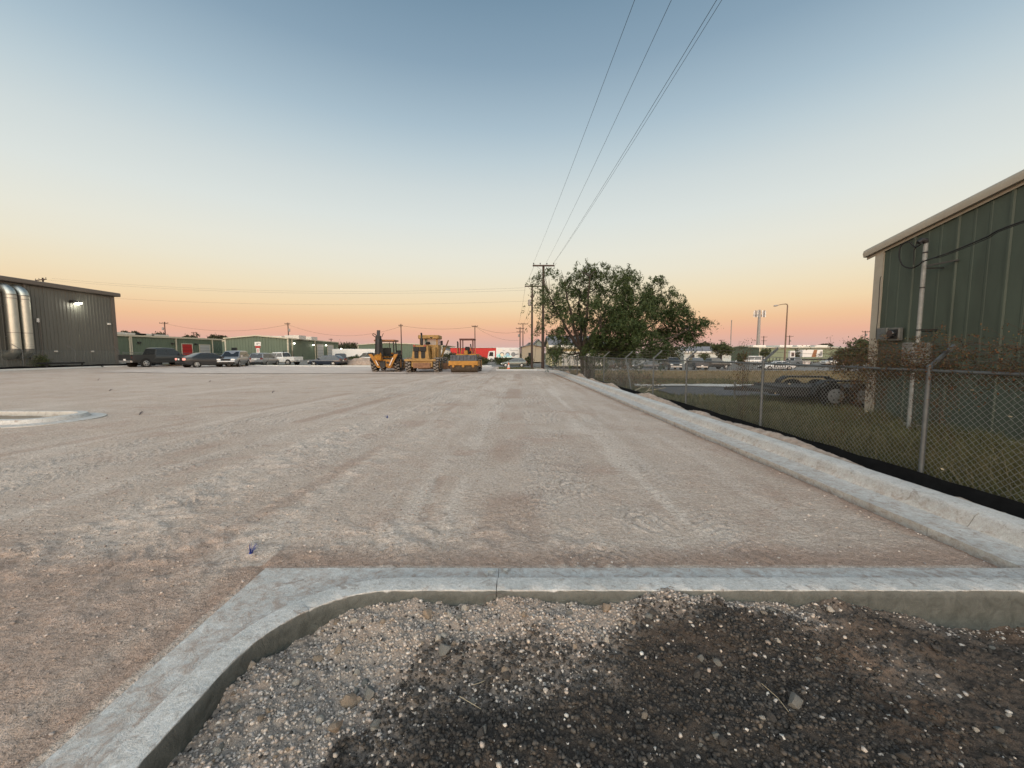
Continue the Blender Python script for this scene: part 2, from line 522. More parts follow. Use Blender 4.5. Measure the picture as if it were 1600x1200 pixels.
mat('grey_siding', (0.100, 0.104, 0.094), 0.5, 0.06, 0.8, 0.002, 3.0, stretch=(1, 1, 0.2))
mat('grey_trim', (0.105, 0.094, 0.082), 0.5, 0.08)
mat('beige_trim', (0.28, 0.262, 0.215), 0.6, 0.06, 3)
mat('cream_trim', (0.40, 0.38, 0.30), 0.6, 0.05)
mat('roof_metal', (0.42, 0.41, 0.38), 0.5, 0.06)
mat('roof_grey', (0.15, 0.155, 0.17), 0.8, 0.08)
mat('white_paint', (0.58, 0.58, 0.55), 0.45, 0.05)
mat('door_white', (0.36, 0.37, 0.36), 0.6, 0.06)
mat('door_red', (0.30, 0.018, 0.016), 0.6, 0.1)
mat('red_wall', (0.40, 0.018, 0.016), 0.6, 0.06)
mat('yellow_wall', (0.44, 0.40, 0.25), 0.8, 0.06)
mat('beige_wall', (0.26, 0.225, 0.17), 0.85, 0.08)
mat('house_wall', (0.44, 0.45, 0.42), 0.8, 0.05)
mat('grey_green_wall', (0.16, 0.19, 0.17), 0.85, 0.06)
mat('duct_metal', (0.46, 0.48, 0.44), 0.46, 0.06, 4, metal=1.0)
mat('duct_band', (0.22, 0.22, 0.21), 0.5, 0.1, metal=0.6)
mat('dark_glass', (0.016, 0.019, 0.021), 0.08, 0.1, spec=0.6)
mat('cab_glass', (0.14, 0.17, 0.155), 0.06, 0.1, spec=0.6)
mat('rubber', (0.012, 0.0115, 0.011), 0.9, 0.25, 12)
mat('lug_dust', (0.15, 0.135, 0.12), 0.92, 0.3, 6)
mat('dusty_rubber', (0.016, 0.015, 0.014), 0.92, 0.35, 6)
mat('rim_metal', (0.40, 0.41, 0.41), 0.35, 0.1, metal=0.7)
mat('rim_white', (0.16, 0.17, 0.17), 0.5, 0.1)
mat('rim_dark', (0.06, 0.06, 0.06), 0.4, 0.1, metal=0.5)
mat('black_plastic', (0.007, 0.007, 0.007), 0.7, 0.2)
mat('dark_steel', (0.016, 0.016, 0.016), 0.65, 0.3, 5)
mat('boom_steel', (0.012, 0.013, 0.016), 0.6, 0.3, 4)
mat('lamp_clear', (0.72, 0.72, 0.70), 0.15, 0.05, spec=0.7)
mat('tail_red', (0.16, 0.012, 0.01), 0.25, 0.1, spec=0.6)
mat('tail_lit', (0.5, 0.12, 0.1), 0.25, 0.1, emit=(1.0, 0.42, 0.33), estr=1.2)
mat('plate_white', (0.70, 0.70, 0.68), 0.5, 0.05)
mat('paint_charcoal', (0.022, 0.022, 0.024), 0.3, 0.08, coat=0.4)
mat('paint_graphite', (0.030, 0.033, 0.034), 0.3, 0.08, coat=0.4)
mat('paint_silver', (0.24, 0.255, 0.27), 0.32, 0.06, metal=0.4, coat=0.4)
mat('paint_navy', (0.016, 0.023, 0.038), 0.28, 0.08, coat=0.5)
mat('paint_black', (0.013, 0.013, 0.014), 0.3, 0.08, coat=0.5)
mat('paint_white', (0.52, 0.53, 0.52), 0.35, 0.04, coat=0.3)
mat('paint_sage', (0.095, 0.108, 0.10), 0.3, 0.06, metal=0.4, coat=0.4)
mat('paint_slate', (0.032, 0.04, 0.052), 0.32, 0.06, coat=0.4)
mat('machine_yellow', (0.22, 0.09, 0.01), 0.6, 0.3, 3, col2=(0.36, 0.165, 0.02))
mat('grader_yellow', (0.20, 0.115, 0.036), 0.65, 0.2, 3, col2=(0.32, 0.195, 0.065))
mat('roller_yellow', (0.24, 0.11, 0.014), 0.6, 0.2, 3, col2=(0.36, 0.175, 0.028))
mat('roof_orange', (0.20, 0.085, 0.035), 0.6, 0.15)
mat('rust_steel', (0.17, 0.09, 0.05), 0.85, 0.35, 5)
mat('drum_steel', (0.075, 0.06, 0.045), 0.7, 0.35, 8, 0.01, 20)
mat('grey_panel', (0.06, 0.064, 0.07), 0.7, 0.3, 7)
mat('maroon_steel', (0.07, 0.022, 0.018), 0.6, 0.2)
mat('cone_orange', (0.75, 0.12, 0.03), 0.5, 0.08)
mat('blue_bristle', (0.012, 0.035, 0.24), 0.5, 0.2)
mat('dark_bristle', (0.09, 0.09, 0.10), 0.6, 0.2)
mat('dark_blue_bristle', (0.03, 0.045, 0.16), 0.5, 0.2)
mat('lit_lamp', (0.9, 0.9, 0.85), 0.3, 0.02, emit=(1.0, 0.95, 0.78), estr=14.0)
mat('asphalt', (0.060, 0.064, 0.070), 0.85, 0.2, 3, 0.004, 60)
mat('apron', (0.47, 0.40, 0.345), 0.85, 0.14, 0.7, 0.004, 30, stretch=(1, 2, 1))
mat('road_grey', (0.17, 0.165, 0.155), 0.9, 0.2, 0.6)
mat('mound_dirt', (0.27, 0.19, 0.135), 0.95, 0.3, 4, 0.03, 12, col2=(0.42, 0.33, 0.26))
mat('berm_dirt', (0.235, 0.185, 0.145), 0.95, 0.2, 9, 0.03, 30, col2=(0.38, 0.325, 0.275))
mat('teal_print', (0.12, 0.40, 0.40), 0.5, 0.1)
mat('aqua_print', (0.35, 0.62, 0.62), 0.5, 0.1)
mat('grey_print', (0.16, 0.17, 0.18), 0.5, 0.2)
mat('blue_print', (0.25, 0.40, 0.52), 0.5, 0.1)
mat('tan_print', (0.62, 0.55, 0.42), 0.5, 0.1)
mat('wood_board', (0.22, 0.17, 0.12), 0.9, 0.2, 4, stretch=(1, 8, 1))
mat('trailer_plank', (0.028, 0.027, 0.026), 0.9, 0.3, 4)
mat('cabinet_grey', (0.13, 0.135, 0.128), 0.6, 0.15, 8)
mat('grey_board', (0.12, 0.12, 0.115), 0.9, 0.2, 4)
mat('lamp_brown', (0.13, 0.085, 0.06), 0.7, 0.15)
mat('tower_grey', (0.22, 0.21, 0.20), 0.6, 0.1)
mat('antenna_white', (0.55, 0.55, 0.53), 0.5, 0.1)
mat('box_grey', (0.10, 0.105, 0.098), 0.6, 0.15, 8)
mat('conduit', (0.19, 0.20, 0.19), 0.5, 0.2, 10)
mat('cable_black', (0.01, 0.01, 0.01), 0.7, 0.2)
mat('concrete_curbline', (0.44, 0.43, 0.40), 0.85, 0.1)
G = MATS
# ------------------------------------------------------------------ terrain
TX = [-900, -80, -47, -42, -30, -15, 2.5, 4.6, 6, 10, 30, 80, 900]
TY = [-80, 3, 20, 36, 44, 47, 66, 95, 150, 2500]
TZ = np.array([
 # -900  -80   -47   -42   -30   -15   2.5   4.6   6     10    30    80    900
 [0.2,  0.2,  0.2,  -.1, -.60, -.60, -.60, -.40, -.17, -.17, -.17, -.17, -.2],    # -80
 [0.2,  0.2,  0.2,  -.1, -.60, -.60, -.60, -.40, -.17, -.17, -.17, -.17, -.2],    # 3
 [0.2,  0.2,  0.2,  -.1, -.50, -.50, -.50, -.30, -.28, -.30, -.30, -.30, -.3],    # 20
 [0.2,  0.2,  0.2,  -.1, -.40, -.40, -.25, -.25, -.50, -.55, -.60, -.60, -.6],    # 36
 [0.2,  0.2,  0.2,  0.1, -.30, -.30, -.20, -.25, -.70, -.80, -.80, -.80, -.8],    # 44
 [0.15, 0.15, 0.15, 0.1, -.05, -.10, -.35, -.40, -.75, -.85, -.85, -.85, -.9],    # 47
 [0.0,  0.0,  0.0,  -.2, -.45, -.55, -.84, -.88, -.9, -1.0, -1.2, -1.25, -1.3],   # 66
 [0.0,  0.0,  0.0,  -.1, -.30, -.35, -.40, -.50, -.6, -.8, -1.3, -1.3, -1.3],     # 95
 [0.0,  0.0,  0.0,  0.0, -.20, -.30, -.50, -.60, -.8, -1.0, -1.3, -1.3, -1.3],    # 150
 [-2,   -2,   -2,   -2,   -2,   -2,   -2,   -2,   -2,  -2,   -2,   -2,   -2]])
def zt(X, Y):
    X = np.asarray(X, float); Y = np.asarray(Y, float)
    i = np.clip(np.searchsorted(TX, X, 'right') - 1, 0, len(TX) - 2)
    j = np.clip(np.searchsorted(TY, Y, 'right') - 1, 0, len(TY) - 2)
    tx = np.array(TX, float); ty = np.array(TY, float)
    fx = np.clip((X - tx[i]) / (tx[i + 1] - tx[i]), 0, 1); fy = np.clip((Y - ty[j]) / (ty[j + 1] - ty[j]), 0, 1)
    return (TZ[j, i] * (1 - fx) + TZ[j, i + 1] * fx) * (1 - fy) + (TZ[j + 1, i] * (1 - fx) + TZ[j + 1, i + 1] * fx) * fy
def ztf(x, y): return float(zt(np.array([x]), np.array([y]))[0])

xs = np.unique(np.concatenate([np.array(TX, float), np.arange(-110, 110, 2.0), np.arange(4, 14, 0.25), np.array([-500, -300, -200, -150, 150, 200, 300, 500.])]))
ys = np.unique(np.concatenate([np.array(TY, float), np.arange(-6, 30, 0.3), np.arange(30, 170, 1.5), np.geomspace(170, 2500, 20), [-40, -20, -10]]))
def ground_z(X, Y):
    z = zt(X, Y)
    near = (Y < 60) & (X > 5.5)
    return z + np.where(near, fbm(X * 0.8, Y * 0.8, 5) * 0.10, fbm(X * 0.2, Y * 0.2, 6) * 0.05 * (Y < 160))
gm, V = grid_mesh('ground', xs, ys, ground_z)
X, Y = V[:, 0], V[:, 1]
n = fbm(X * 0.25, Y * 0.25, 31) + 0.5 * fbm(X * 1.1, Y * 1.1, 37)
C = np.zeros((len(X), 3))
green, dry, bare, pave = np.array([.060, .064, .030]), np.array([.215, .165, .095]), np.array([.34, .29, .24]), np.array([.19, .185, .175])
w = sstep(22, 30, Y + 6 * n)[:, None]
C[:] = green * (1 - w) + dry * w
road_w = sstep(55, 58, Y)[:, None]
C = C * (1 - road_w) + pave * road_w
lf = (X < 4.7)
C[lf] = bare * 0.8
yard = lf & (X < -40); C[yard] = pave
vg = lf & (Y > 46); C[vg] = np.array([.10, .095, .05])
vg2 = lf & (Y > 56); C[vg2] = pave
far = Y > 160; C[far] = np.array([.07, .075, .05])
set_col(gm, C)
tag(link('ground', gm, G['open_ground']), 'flat open ground of grass, verge and yards around the lot', 'ground', kind='structure')

# ------------------------------------------------------------------ the lot surface with its tyre and roller prints
def poly_dist(X, Y, P, wmax):
    """distance to a polyline, along-coordinate and signed side"""
    D = np.full(X.shape, 1e9); S = np.zeros(X.shape); Q = np.zeros(X.shape)
    s0 = 0.0
    for a, b in zip(P[:-1], P[1:]):
        ax, ay, bx, by = a[0], a[1], b[0], b[1]
        L = math.hypot(bx - ax, by - ay); ux, uy = (bx - ax) / L, (by - ay) / L
        t = np.clip((X - ax) * ux + (Y - ay) * uy, 0, L)
        dx, dy = X - (ax + ux * t), Y - (ay + uy * t)
        d = np.hypot(dx, dy); side = (X - ax) * uy - (Y - ay) * ux
        m = d < D
        D = np.where(m, d, D); S = np.where(m, s0 + t, S); Q = np.where(m, side, Q)
        s0 += L
    return D, S, Q
def gp(l): return [tuple(at(*p)[:2]) for p in l]
TRACKS = [  # pixel path, half width, kind, strength
 (gp([(-300, 960), (60, 872), (260, 800), (420, 722), (560, 668), (700, 622), (800, 596)]), 0.60, 'cleat', 0.55),
 (gp([(-200, 1060), (150, 930), (330, 850), (520, 760), (640, 690), (720, 650)]), 0.45, 'cleat', 0.4),
 (gp([(1080, 830), (1000, 765), (940, 705), (895, 650), (865, 610), (835, 588)]), 0.30, 'smear', 1.0),
 (gp([(1180, 870), (1060, 770), (960, 690), (900, 640)]), 0.22, 'chevron', 0.5),
 (gp([(760, 880), (840, 780), (860, 720), (850, 650)]), 0.38, 'chevron', 0.35),
 (gp([(1000, 812), (930, 775), (880, 760)]), 0.28, 'chevron', 0.9),
 (gp([(660, 815), (690, 745)]), 0.06, 'groove', 1.0),
 (gp([(-400, 760), (200, 680), (560, 620), (760, 590)]), 0.45, 'smear', 0.55),
 (gp([(-400, 690), (100, 630), (480, 598), (640, 588)]), 0.8, 'smear', 0.6),
 (gp([(450, 700), (620, 700), (800, 690), (980, 640)]), 0.3, 'chevron', 0.3),
 (gp([(300, 870), (520, 845), (700, 830), (900, 850)]), 0.35, 'cleat', 0.5),
 (gp([(1400, 860), (1250, 800), (1050, 700), (930, 630)]), 0.35, 'smear', 0.4)]
for k_ in range(26):
    vx = -9 + k_ * .50 + random.uniform(-.25, .25)
    P_ = [(vx + random.uniform(-.3, .3), 3.0), (vx * .82 + .2 + random.uniform(-.2, .2), 12.0), (vx * .60 + .5, 30.0)]
    TRACKS.append((P_, random.choice((.13, .2, .34)), random.choice(('smear', 'chevron', 'smear', 'damp', 'smear')), random.uniform(.45, .85)))
def pan_x(Y):    # inner edge of the right kerb's pan
    return np.interp(Y, [2.8, 6, 10, 18, 31.5, 34.5, 36.5], [3.91, 3.90, 3.82, 3.69, 3.35, 2.7, 1.5])
def lot_base(X, Y):
    return 0.2 * sstep(-22, -40, X)
def lot_z(X, Y, want=False):
    z = lot_base(X, Y)
    amp = np.clip(3.0 / np.maximum(Y, 3.0), 0.15, 1)
    rough = fbm(X * 1.3, Y * 1.3, 51) * 0.03 + fbm(X * 7, Y * 7, 55) * 0.016 * (0.4 + 0.6 * amp) + fbm(X * 22, Y * 22, 57, 3) * 0.017 * amp
    z = z + rough
    ch = np.zeros(X.shape); rd = np.zeros(X.shape)
    for P, hw, kind, st in TRACKS:
        xs_, ys_ = [p[0] for p in P], [p[1] for p in P]
        m = (X > min(xs_) - 1.5) & (X < max(xs_) + 1.5) & (Y > min(ys_) - 1.5) & (Y < max(ys_) + 1.5)
        if not m.any(): continue
        x, y = X[m], Y[m]
        wob = fbm(x * 1.7, y * 1.7, 61) * 0.35
        D, S, Q = poly_dist(x, y, P, hw)
        edge = 1 - sstep(hw * 0.45, hw * 1.25, D + wob * hw * 1.6)
        if kind == 'cleat':
            lump = sstep(0.46, 0.62, vnoise(x * 8.0, y * 8.0, 65) * 0.6 + vnoise(S * 9, Q * 5, 66) * 0.4)
            ch[m] = np.maximum(ch[m], edge * (0.25 + 0.75 * lump) * st)
            z[m] += edge * (lump - 0.4) * 0.034 * st
        elif kind == 'chevron':
            ph = (S + np.abs(Q) * 0.8 + fbm(x * 3, y * 3, 68) * 0.22) * 2 * math.pi / 0.105
            rid = 0.5 + 0.5 * np.sin(ph)
            keep = sstep(0.32, 0.5, vnoise(x * 1.4, y * 1.4, 71))
            ch[m] = np.maximum(ch[m], edge * keep * rid * 0.65 * st)
            z[m] += edge * keep * (rid - 0.5) * 0.042 * st
        elif kind == 'damp':
            rd[m] = np.maximum(rd[m], edge * sstep(.4, .6, vnoise(x * 1.2, y * .6, 76)) * .5 * st)
        elif kind == 'groove':
            z[m] -= edge * 0.010; rd[m] = np.maximum(rd[m], edge * 0.35 * sstep(.3, .6, vnoise(x * 9, y * 9, 77)))
        else:
            k = sstep(0.34, 0.66, vnoise(x * 6.5, y * 0.7, 73) * 0.55 + vnoise(x * 9, y * 9, 74) * 0.25 + vnoise(x * 1.5, y * .8, 75) * .2)
            ch[m] = np.maximum(ch[m], edge * k * 0.8 * st)
    # damp reddish fines in a band along the kerbs, and broad rusty patches
    dr = pan_x(Y) - X
    b = (1 - sstep(0.10, 0.42, dr + fbm(X * 3, Y * 3, 81) * 0.3)) * (dr > -0.3)
    fk = np.where(X > -1.95, Y - 2.86, 9.0); fk = np.minimum(fk, np.where(Y < 2.9, -1.88 - X, 9.0))
    b2 = (1 - sstep(0.06, 0.55, np.abs(fk) + fbm(X * 2, Y * 2, 83) * 0.35))
    left = sstep(0.1, 0.5, -1.9 - X) * (1 - sstep(2.4, 3.3, Y + 0.25 * (X + 2) + fbm(X, Y, 85)))
    rd = np.maximum.reduce([rd, b * 0.85, b2 * 0.7, left * 0.6])
    ch *= (1 - 0.8 * np.maximum(b, b2 * 0.7))
    z -= 0.075 * (1 - sstep(0.0, 0.22, dr)) * np.clip(1.3 - Y / 30, 0.3, 1)
    under = ((X > -1.80) & (Y < 2.79)) | ((X > -1.55) & (Y > 35.6))
    z = np.where(under, z - 0.6, z)
    if want: return z, ch, rd
    return z
ys = [0.5]
while ys[-1] < 3.2: ys.append(ys[-1] + 0.025)
while ys[-1] < 45.6: ys.append(ys[-1] * 1.0085)
ys = np.unique(np.concatenate([ys, [2.785, 2.795, 35.59, 35.61]]))
xs = np.unique(np.concatenate([np.arange(-7.0, 3.97, 0.028), -7.0 - np.cumsum(0.03 * 1.045 ** np.arange(92)), [-1.805, -1.795]]))
xs = xs[xs > -40.3]
lm, V = grid_mesh('gravel_lot', xs, ys, lot_z)
_, ch, rd = lot_z(V[:, 0], V[:, 1], True)
set_col(lm, np.stack([ch, rd, ch * 0], 1))
tag(link('gravel_lot', lm, G['lot_caliche']), 'wide level lot of compacted pinkish caliche with tyre prints', 'lot', kind='structure')

# ------------------------------------------------------------------ kerbs
def kerb_strip(name, secs, tones, parent, gap=None):
    secs = np.asarray(secs, float); n, k = secs.shape[:2]
    V = secs.reshape(-1, 3)
    i = np.arange(n * k).reshape(n, k)
    f = np.stack([i[:-1, :-1].ravel(), i[:-1, 1:].ravel(), i[1:, 1:].ravel(), i[1:, :-1].ravel()], 1)
    caps = [np.array([list(range(k))]), np.array([[(n - 1) * k + j for j in range(k - 1, -1, -1)]])]
    me = np_mesh(name, V, [f] + caps, True)
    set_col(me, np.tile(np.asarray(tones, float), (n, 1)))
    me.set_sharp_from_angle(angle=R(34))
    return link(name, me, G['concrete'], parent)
kerb = thing('kerb', 'pale concrete kerb round the near dirt bed, with a rounded corner', 'kerb', (0, 0, 0)); kerb['kind'] = 'structure'
def front_section(theta=None, x=None, y=None):
    cx, cy = -0.75, 1.76
    if theta is not None:
        ux, uy = -math.cos(theta), math.sin(theta)
        Bk = (cx + ux * .63, cy + uy * .63); T = (cx + ux * .80, cy + uy * .80); Fb = (cx + ux * .845, cy + uy * .845)
        ts = []
        if ux < -1e-6: ts.append((-1.88 - cx) / ux)
        if uy > 1e-6: ts.append((2.86 - cy) / uy)
        t = min(ts); O = (cx + ux * t, cy + uy * t)
    elif x is not None:
        O, Fb, T, Bk = (x, 2.86), (x, 2.605), (x, 2.56), (x, 2.39)
    else:
        O, Fb, T, Bk = (-1.88, y), (-1.595, y), (-1.55, y), (-1.38, y)
    j = lambda a: (random.random() - .5) * a
    mid = lambda a, b, t: (a[0] + (b[0] - a[0]) * t, a[1] + (b[1] - a[1]) * t)
    r = []
    r.append((*O, -.14)); r.append((*O, .010 + j(.003)))
    r.append((*mid(O, Fb, .5), .016)); r.append((*Fb, .026))
    r.append((*mid(Fb, T, .55), .085)); r.append((*mid(T, Bk, .08), .122)); r.append((*mid(T, Bk, .5), .130))
    r.append((*mid(T, Bk, .978), .130 + j(.004)))
    w = 0.012
    if random.random() < .035:
        q_ = r[-1]; r[-1] = (*mid(T, Bk, .93), q_[2] - .004); r.append((*mid(T, Bk, .975),   .120 + j(.006))); chip_ = True
    else:
        r.append((*mid(T, Bk, .99), .128)); chip_ = False
    for t, z in ((1.0, 0.110 if chip_ else .122), (1.02, .07), (1.03, .0), (1.0, -.10), (1.02, -.35)):
        p = mid(T, Bk, t + j(w * 3)); r.append((*p, z + j(.01)))
    return r
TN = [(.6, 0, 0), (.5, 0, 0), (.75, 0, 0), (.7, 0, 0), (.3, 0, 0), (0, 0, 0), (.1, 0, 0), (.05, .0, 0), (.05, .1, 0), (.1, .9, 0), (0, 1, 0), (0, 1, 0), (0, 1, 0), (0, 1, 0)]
A, Bs, Cs = [], [], []
for y in np.arange(-3.0, 0.60, 0.04): A.append(front_section(y=y))
for y in np.arange(0.606, 1.76, 0.03): Bs.append(front_section(y=y))
for t in np.linspace(0, math.pi / 2, 40): Bs.append(front_section(theta=t))
# keep a section exactly through the square outer corner
tcorner = math.atan2(2.86 - 1.76, 1.88 - 0.75)
Bs.append(front_section(theta=tcorner)); Bs = sorted(Bs, key=lambda s_: math.atan2(s_[6][1] - 1.76, -(s_[6][0] + 0.75)) if s_[6][1] > 1.76 else s_[6][1] - 1.76)
for x in np.linspace(-0.72, -0.102, 17): Bs.append(front_section(x=x))
for x in np.linspace(-0.0975, 4.75, 120): Cs.append(front_section(x=x))
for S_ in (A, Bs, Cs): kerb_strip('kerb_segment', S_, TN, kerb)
# chipped mortar bits lying at the open joint
for (px, py, rr) in ((768, 893, .028), (790, 892, .022), (760, 898, .012)):
    p = at(px, py, 0.02)
    mb = MB(); n_ = 7
    poly = [(p.x + rr * (0.7 + 0.5 * random.random()) * math.cos(6.283 * k / n_), p.y + rr * 0.6 * (0.7 + 0.5 * random.random()) * math.sin(6.283 * k / n_)) for k in range(n_)]
    mb.prism(poly, 'z', .012, .034)
    o = mb.build('mortar_chip', G['concrete'], None)
    tag(o, {768: 'larger loose mortar chip just left of the near kerb joint', 790: 'loose mortar chip just right of the near kerb joint', 760: 'smallest mortar crumb left of the larger chip at the kerb joint'}[px], 'chip')
rk = thing('kerb', 'long pale concrete kerb and gutter running along the chain link fence', 'kerb', (0, 0, 0)); rk['kind'] = 'structure'
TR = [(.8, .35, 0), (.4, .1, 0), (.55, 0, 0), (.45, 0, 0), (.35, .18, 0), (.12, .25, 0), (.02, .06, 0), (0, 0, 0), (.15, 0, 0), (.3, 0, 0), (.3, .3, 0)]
edges = [2.872, 3.55, 6.75, 9.95, 13.15, 16.35, 19.55, 22.75, 25.95, 29.15, 32.4, 36.2]
for a, b in zip(edges[:-1], edges[1:]):
    S_ = []
    for y in np.linspace(a + 0.004, b - 0.004, max(12, int((b - a) / (0.05 if a < 14 else 0.25)))):
        px_ = float(pan_x(y)); dxdy = float(pan_x(y + .2) - pan_x(y - .2)) / .4
        L = math.hypot(1, dxdy); nx_, ny_ = 1 / L, -dxdy / L
        j = lambda a_: (random.random() - .5) * a_
        pr = [(0, -.14), (0 + j(.006), .012), (.2, .004), (.37, .016), (.405, .07), (.435, .128), (.475, .152), (.58, .158), (.70, .155), (.715, .12), (.72, -.25)]
        S_.append([(px_ + nx_ * (d + (j(.004))), y + ny_ * d, z + j(.003)) for d, z in pr])
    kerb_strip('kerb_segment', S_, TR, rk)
# left far kerb, far kerb beyond the machines, kerb behind the cone
def low_kerb(label, P, w=0.45, h=0.13, seg=6.0):
    k = thing('kerb', label, 'kerb', (0, 0, 0)); k['kind'] = 'structure'
    P = [Vector(p) for p in P]
    for a, b in zip(P[:-1], P[1:]):
        L = (b - a).length; nseg = max(1, int(round(L / seg))); d = (b - a) / nseg
        nrm_ = Vector((-d.y, d.x, 0)).normalized()
        for i in range(nseg):
            p0, p1 = a + d * i + d.normalized() * .01, a + d * (i + 1) - d.normalized() * .01
            mb = MB(); secs = []
            for p in (p0, p1):
                pr = [(0, -.3), (0, .02), (w * .62, .03), (w * .72, h), (w * 1.05, h), (w * 1.07, -.3)]
                secs.append([p + nrm_ * q_ + Vector((0, 0, z)) for q_, z in pr])
            mb.loft(secs); mb.build('kerb_segment', G['concrete_curbline'], k)
    return k
low_kerb('pale kerb along the far left edge of the lot, below the black silt strip', [(-40.0, 26, .2), (-40.0, 38.5, .2), (-38.5, 42.0, .2), (-34.5, 44.2, .12)], w=.7)
low_kerb('straight pale kerb across the far end of the lot, before the parked cars', [(-2.4, 45.4, .02), (-20, 45.4, .02), (-34, 44.6, .1)][::-1], w=.6)
low_kerb('short pale kerb across the lot end, in front of the orange cone', [(-1.5, 35.5, .0), (2.35, 35.5, .0)], w=.5)
# apron of rolled pale base under the machines
mb = MB()
for i in range(14):
    pass
ax = np.arange(-33, -1.7, 0.5); ay = np.concatenate([np.linspace(30.7, 31.2, 3), np.arange(32, 45.2, 1.0)])
am, V = grid_mesh('concrete_apron', ax, ay, lambda X, Y: lot_base(X, Y) + 0.028 + fbm(X, Y, 91) * 0.006)
k_ = V[:, 1] < 30.75
me = am
co = V.copy(); co[k_, 1] += fbm(V[k_, 0] * 0.5, V[k_, 0] * 0, 93) * 0.25; me.vertices.foreach_set('co', co.astype(np.float32).ravel())
tag(link('concrete_apron', am, G['apron']), 'pale smooth apron strip on which the yellow machines stand', 'apron', kind='structure')

# island at the left: kerb ring with bare dirt inside
isl = thing('kerb', 'rounded concrete kerb end of the small island at far left', 'kerb', (-13.4, 9.45, 0)); isl['kind'] = 'structure'
ring = []
hx, hy, rr = 2.65, 0.75, 0.7
for cxs, cys, a0 in ((1, 1, 0), (-1, 1, 90), (-1, -1, 180), (1, -1, 270)):
    for a in np.linspace(a0, a0 + 90, 10): ring.append((cxs * (hx - rr) + rr * math.cos(R(a)), cys * (hy - rr) + rr * math.sin(R(a)), math.cos(R(a)), math.sin(R(a))))
ring.append(ring[0])
n_ = len(ring) - 1
for s0 in range(0, n_, 10):
    secs = []
    for (x, y, nx_, ny_) in ring[s0:min(s0 + 11, n_ + 1)]:
        secs.append([(x + nx_ * d, y + ny_ * d, z) for d, z in ((.34, -.12), (.34, .02), (.06, .035), (0, .125), (-.17, .13), (-.18, -.12))])
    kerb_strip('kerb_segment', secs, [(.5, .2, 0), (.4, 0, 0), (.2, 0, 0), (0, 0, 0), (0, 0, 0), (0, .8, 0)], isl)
im, V = grid_mesh('island_dirt', np.linspace(-15.85, -11.05, 60), np.linspace(8.9, 10.0, 24), lambda X, Y: 0.02 + fbm(X * 2, Y * 2, 95) * 0.10)
set_col(im, np.tile([[.30, .25, .19]], (len(V), 1)))
tag(link('island_dirt', im, G['bed_soil']), 'bare lumpy dirt filling the small kerbed island', 'dirt', kind='structure')

# ------------------------------------------------------------------ the dirt bed in front
def inside_bed(X, Y, m=0.0):
    cx, cy = -0.75, 1.76
    a = (X > -1.38 + m) & (Y < 2.39 - m)
    corner = (X < cx) & (Y > cy)
    return a & (~corner | (np.hypot(X - cx, Y - cy) < .63 - m))
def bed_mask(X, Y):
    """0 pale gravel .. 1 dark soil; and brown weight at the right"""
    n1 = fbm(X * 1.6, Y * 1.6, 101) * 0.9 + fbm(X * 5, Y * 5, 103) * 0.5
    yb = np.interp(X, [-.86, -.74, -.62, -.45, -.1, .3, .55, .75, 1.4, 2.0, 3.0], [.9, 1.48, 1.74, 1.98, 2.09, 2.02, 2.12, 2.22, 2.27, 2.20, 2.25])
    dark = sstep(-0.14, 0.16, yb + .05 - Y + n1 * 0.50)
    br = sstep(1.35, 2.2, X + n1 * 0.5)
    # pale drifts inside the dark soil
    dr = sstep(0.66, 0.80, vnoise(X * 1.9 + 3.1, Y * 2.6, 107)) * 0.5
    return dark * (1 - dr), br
def bed_z(X, Y):
    rim = sstep(0.55, 0.0, np.minimum(2.39 - Y, X + 1.38))
    z = -0.030 + rim * (0.085 + 0.07 * fbm(X * 2.2, Y * 2.2, 111) + 0.05 * np.exp(-((X - 1.1) / .35) ** 2) + 0.03 * np.exp(-((X - .1) / .3) ** 2))
    z = z - 0.17 * sstep(2.0, 3.0, X) * rim - 0.05 * sstep(-1.0, -1.4, X)
    return z + fbm(X * 3.3, Y * 3.3, 113) * 0.10 + fbm(X * 13, Y * 13, 117) * 0.050 + np.abs(fbm(X * 30, Y * 30, 119, 3)) * 0.05 - .008
xs = np.unique(np.concatenate([np.arange(-1.44, 3.7, 0.0085), np.arange(3.7, 7.0, 0.05)]))
ys = np.unique(np.concatenate([np.arange(-3, 1.2, 0.06), np.arange(1.2, 2.44, 0.0085)]))
bm_, V = grid_mesh('dirt_bed', xs, ys, bed_z)
dk, br = bed_mask(V[:, 0], V[:, 1])
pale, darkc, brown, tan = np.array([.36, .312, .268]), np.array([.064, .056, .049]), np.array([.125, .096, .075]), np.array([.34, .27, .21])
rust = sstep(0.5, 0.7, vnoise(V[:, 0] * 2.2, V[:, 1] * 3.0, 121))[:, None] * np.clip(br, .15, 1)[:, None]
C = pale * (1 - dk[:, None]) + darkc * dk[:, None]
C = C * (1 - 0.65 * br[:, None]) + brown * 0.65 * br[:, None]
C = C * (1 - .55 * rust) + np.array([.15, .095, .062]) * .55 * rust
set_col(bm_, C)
tag(link('dirt_bed', bm_, G['bed_soil']), 'rough bed of dark soil and pale gravel inside the near kerb', 'dirt', kind='structure')

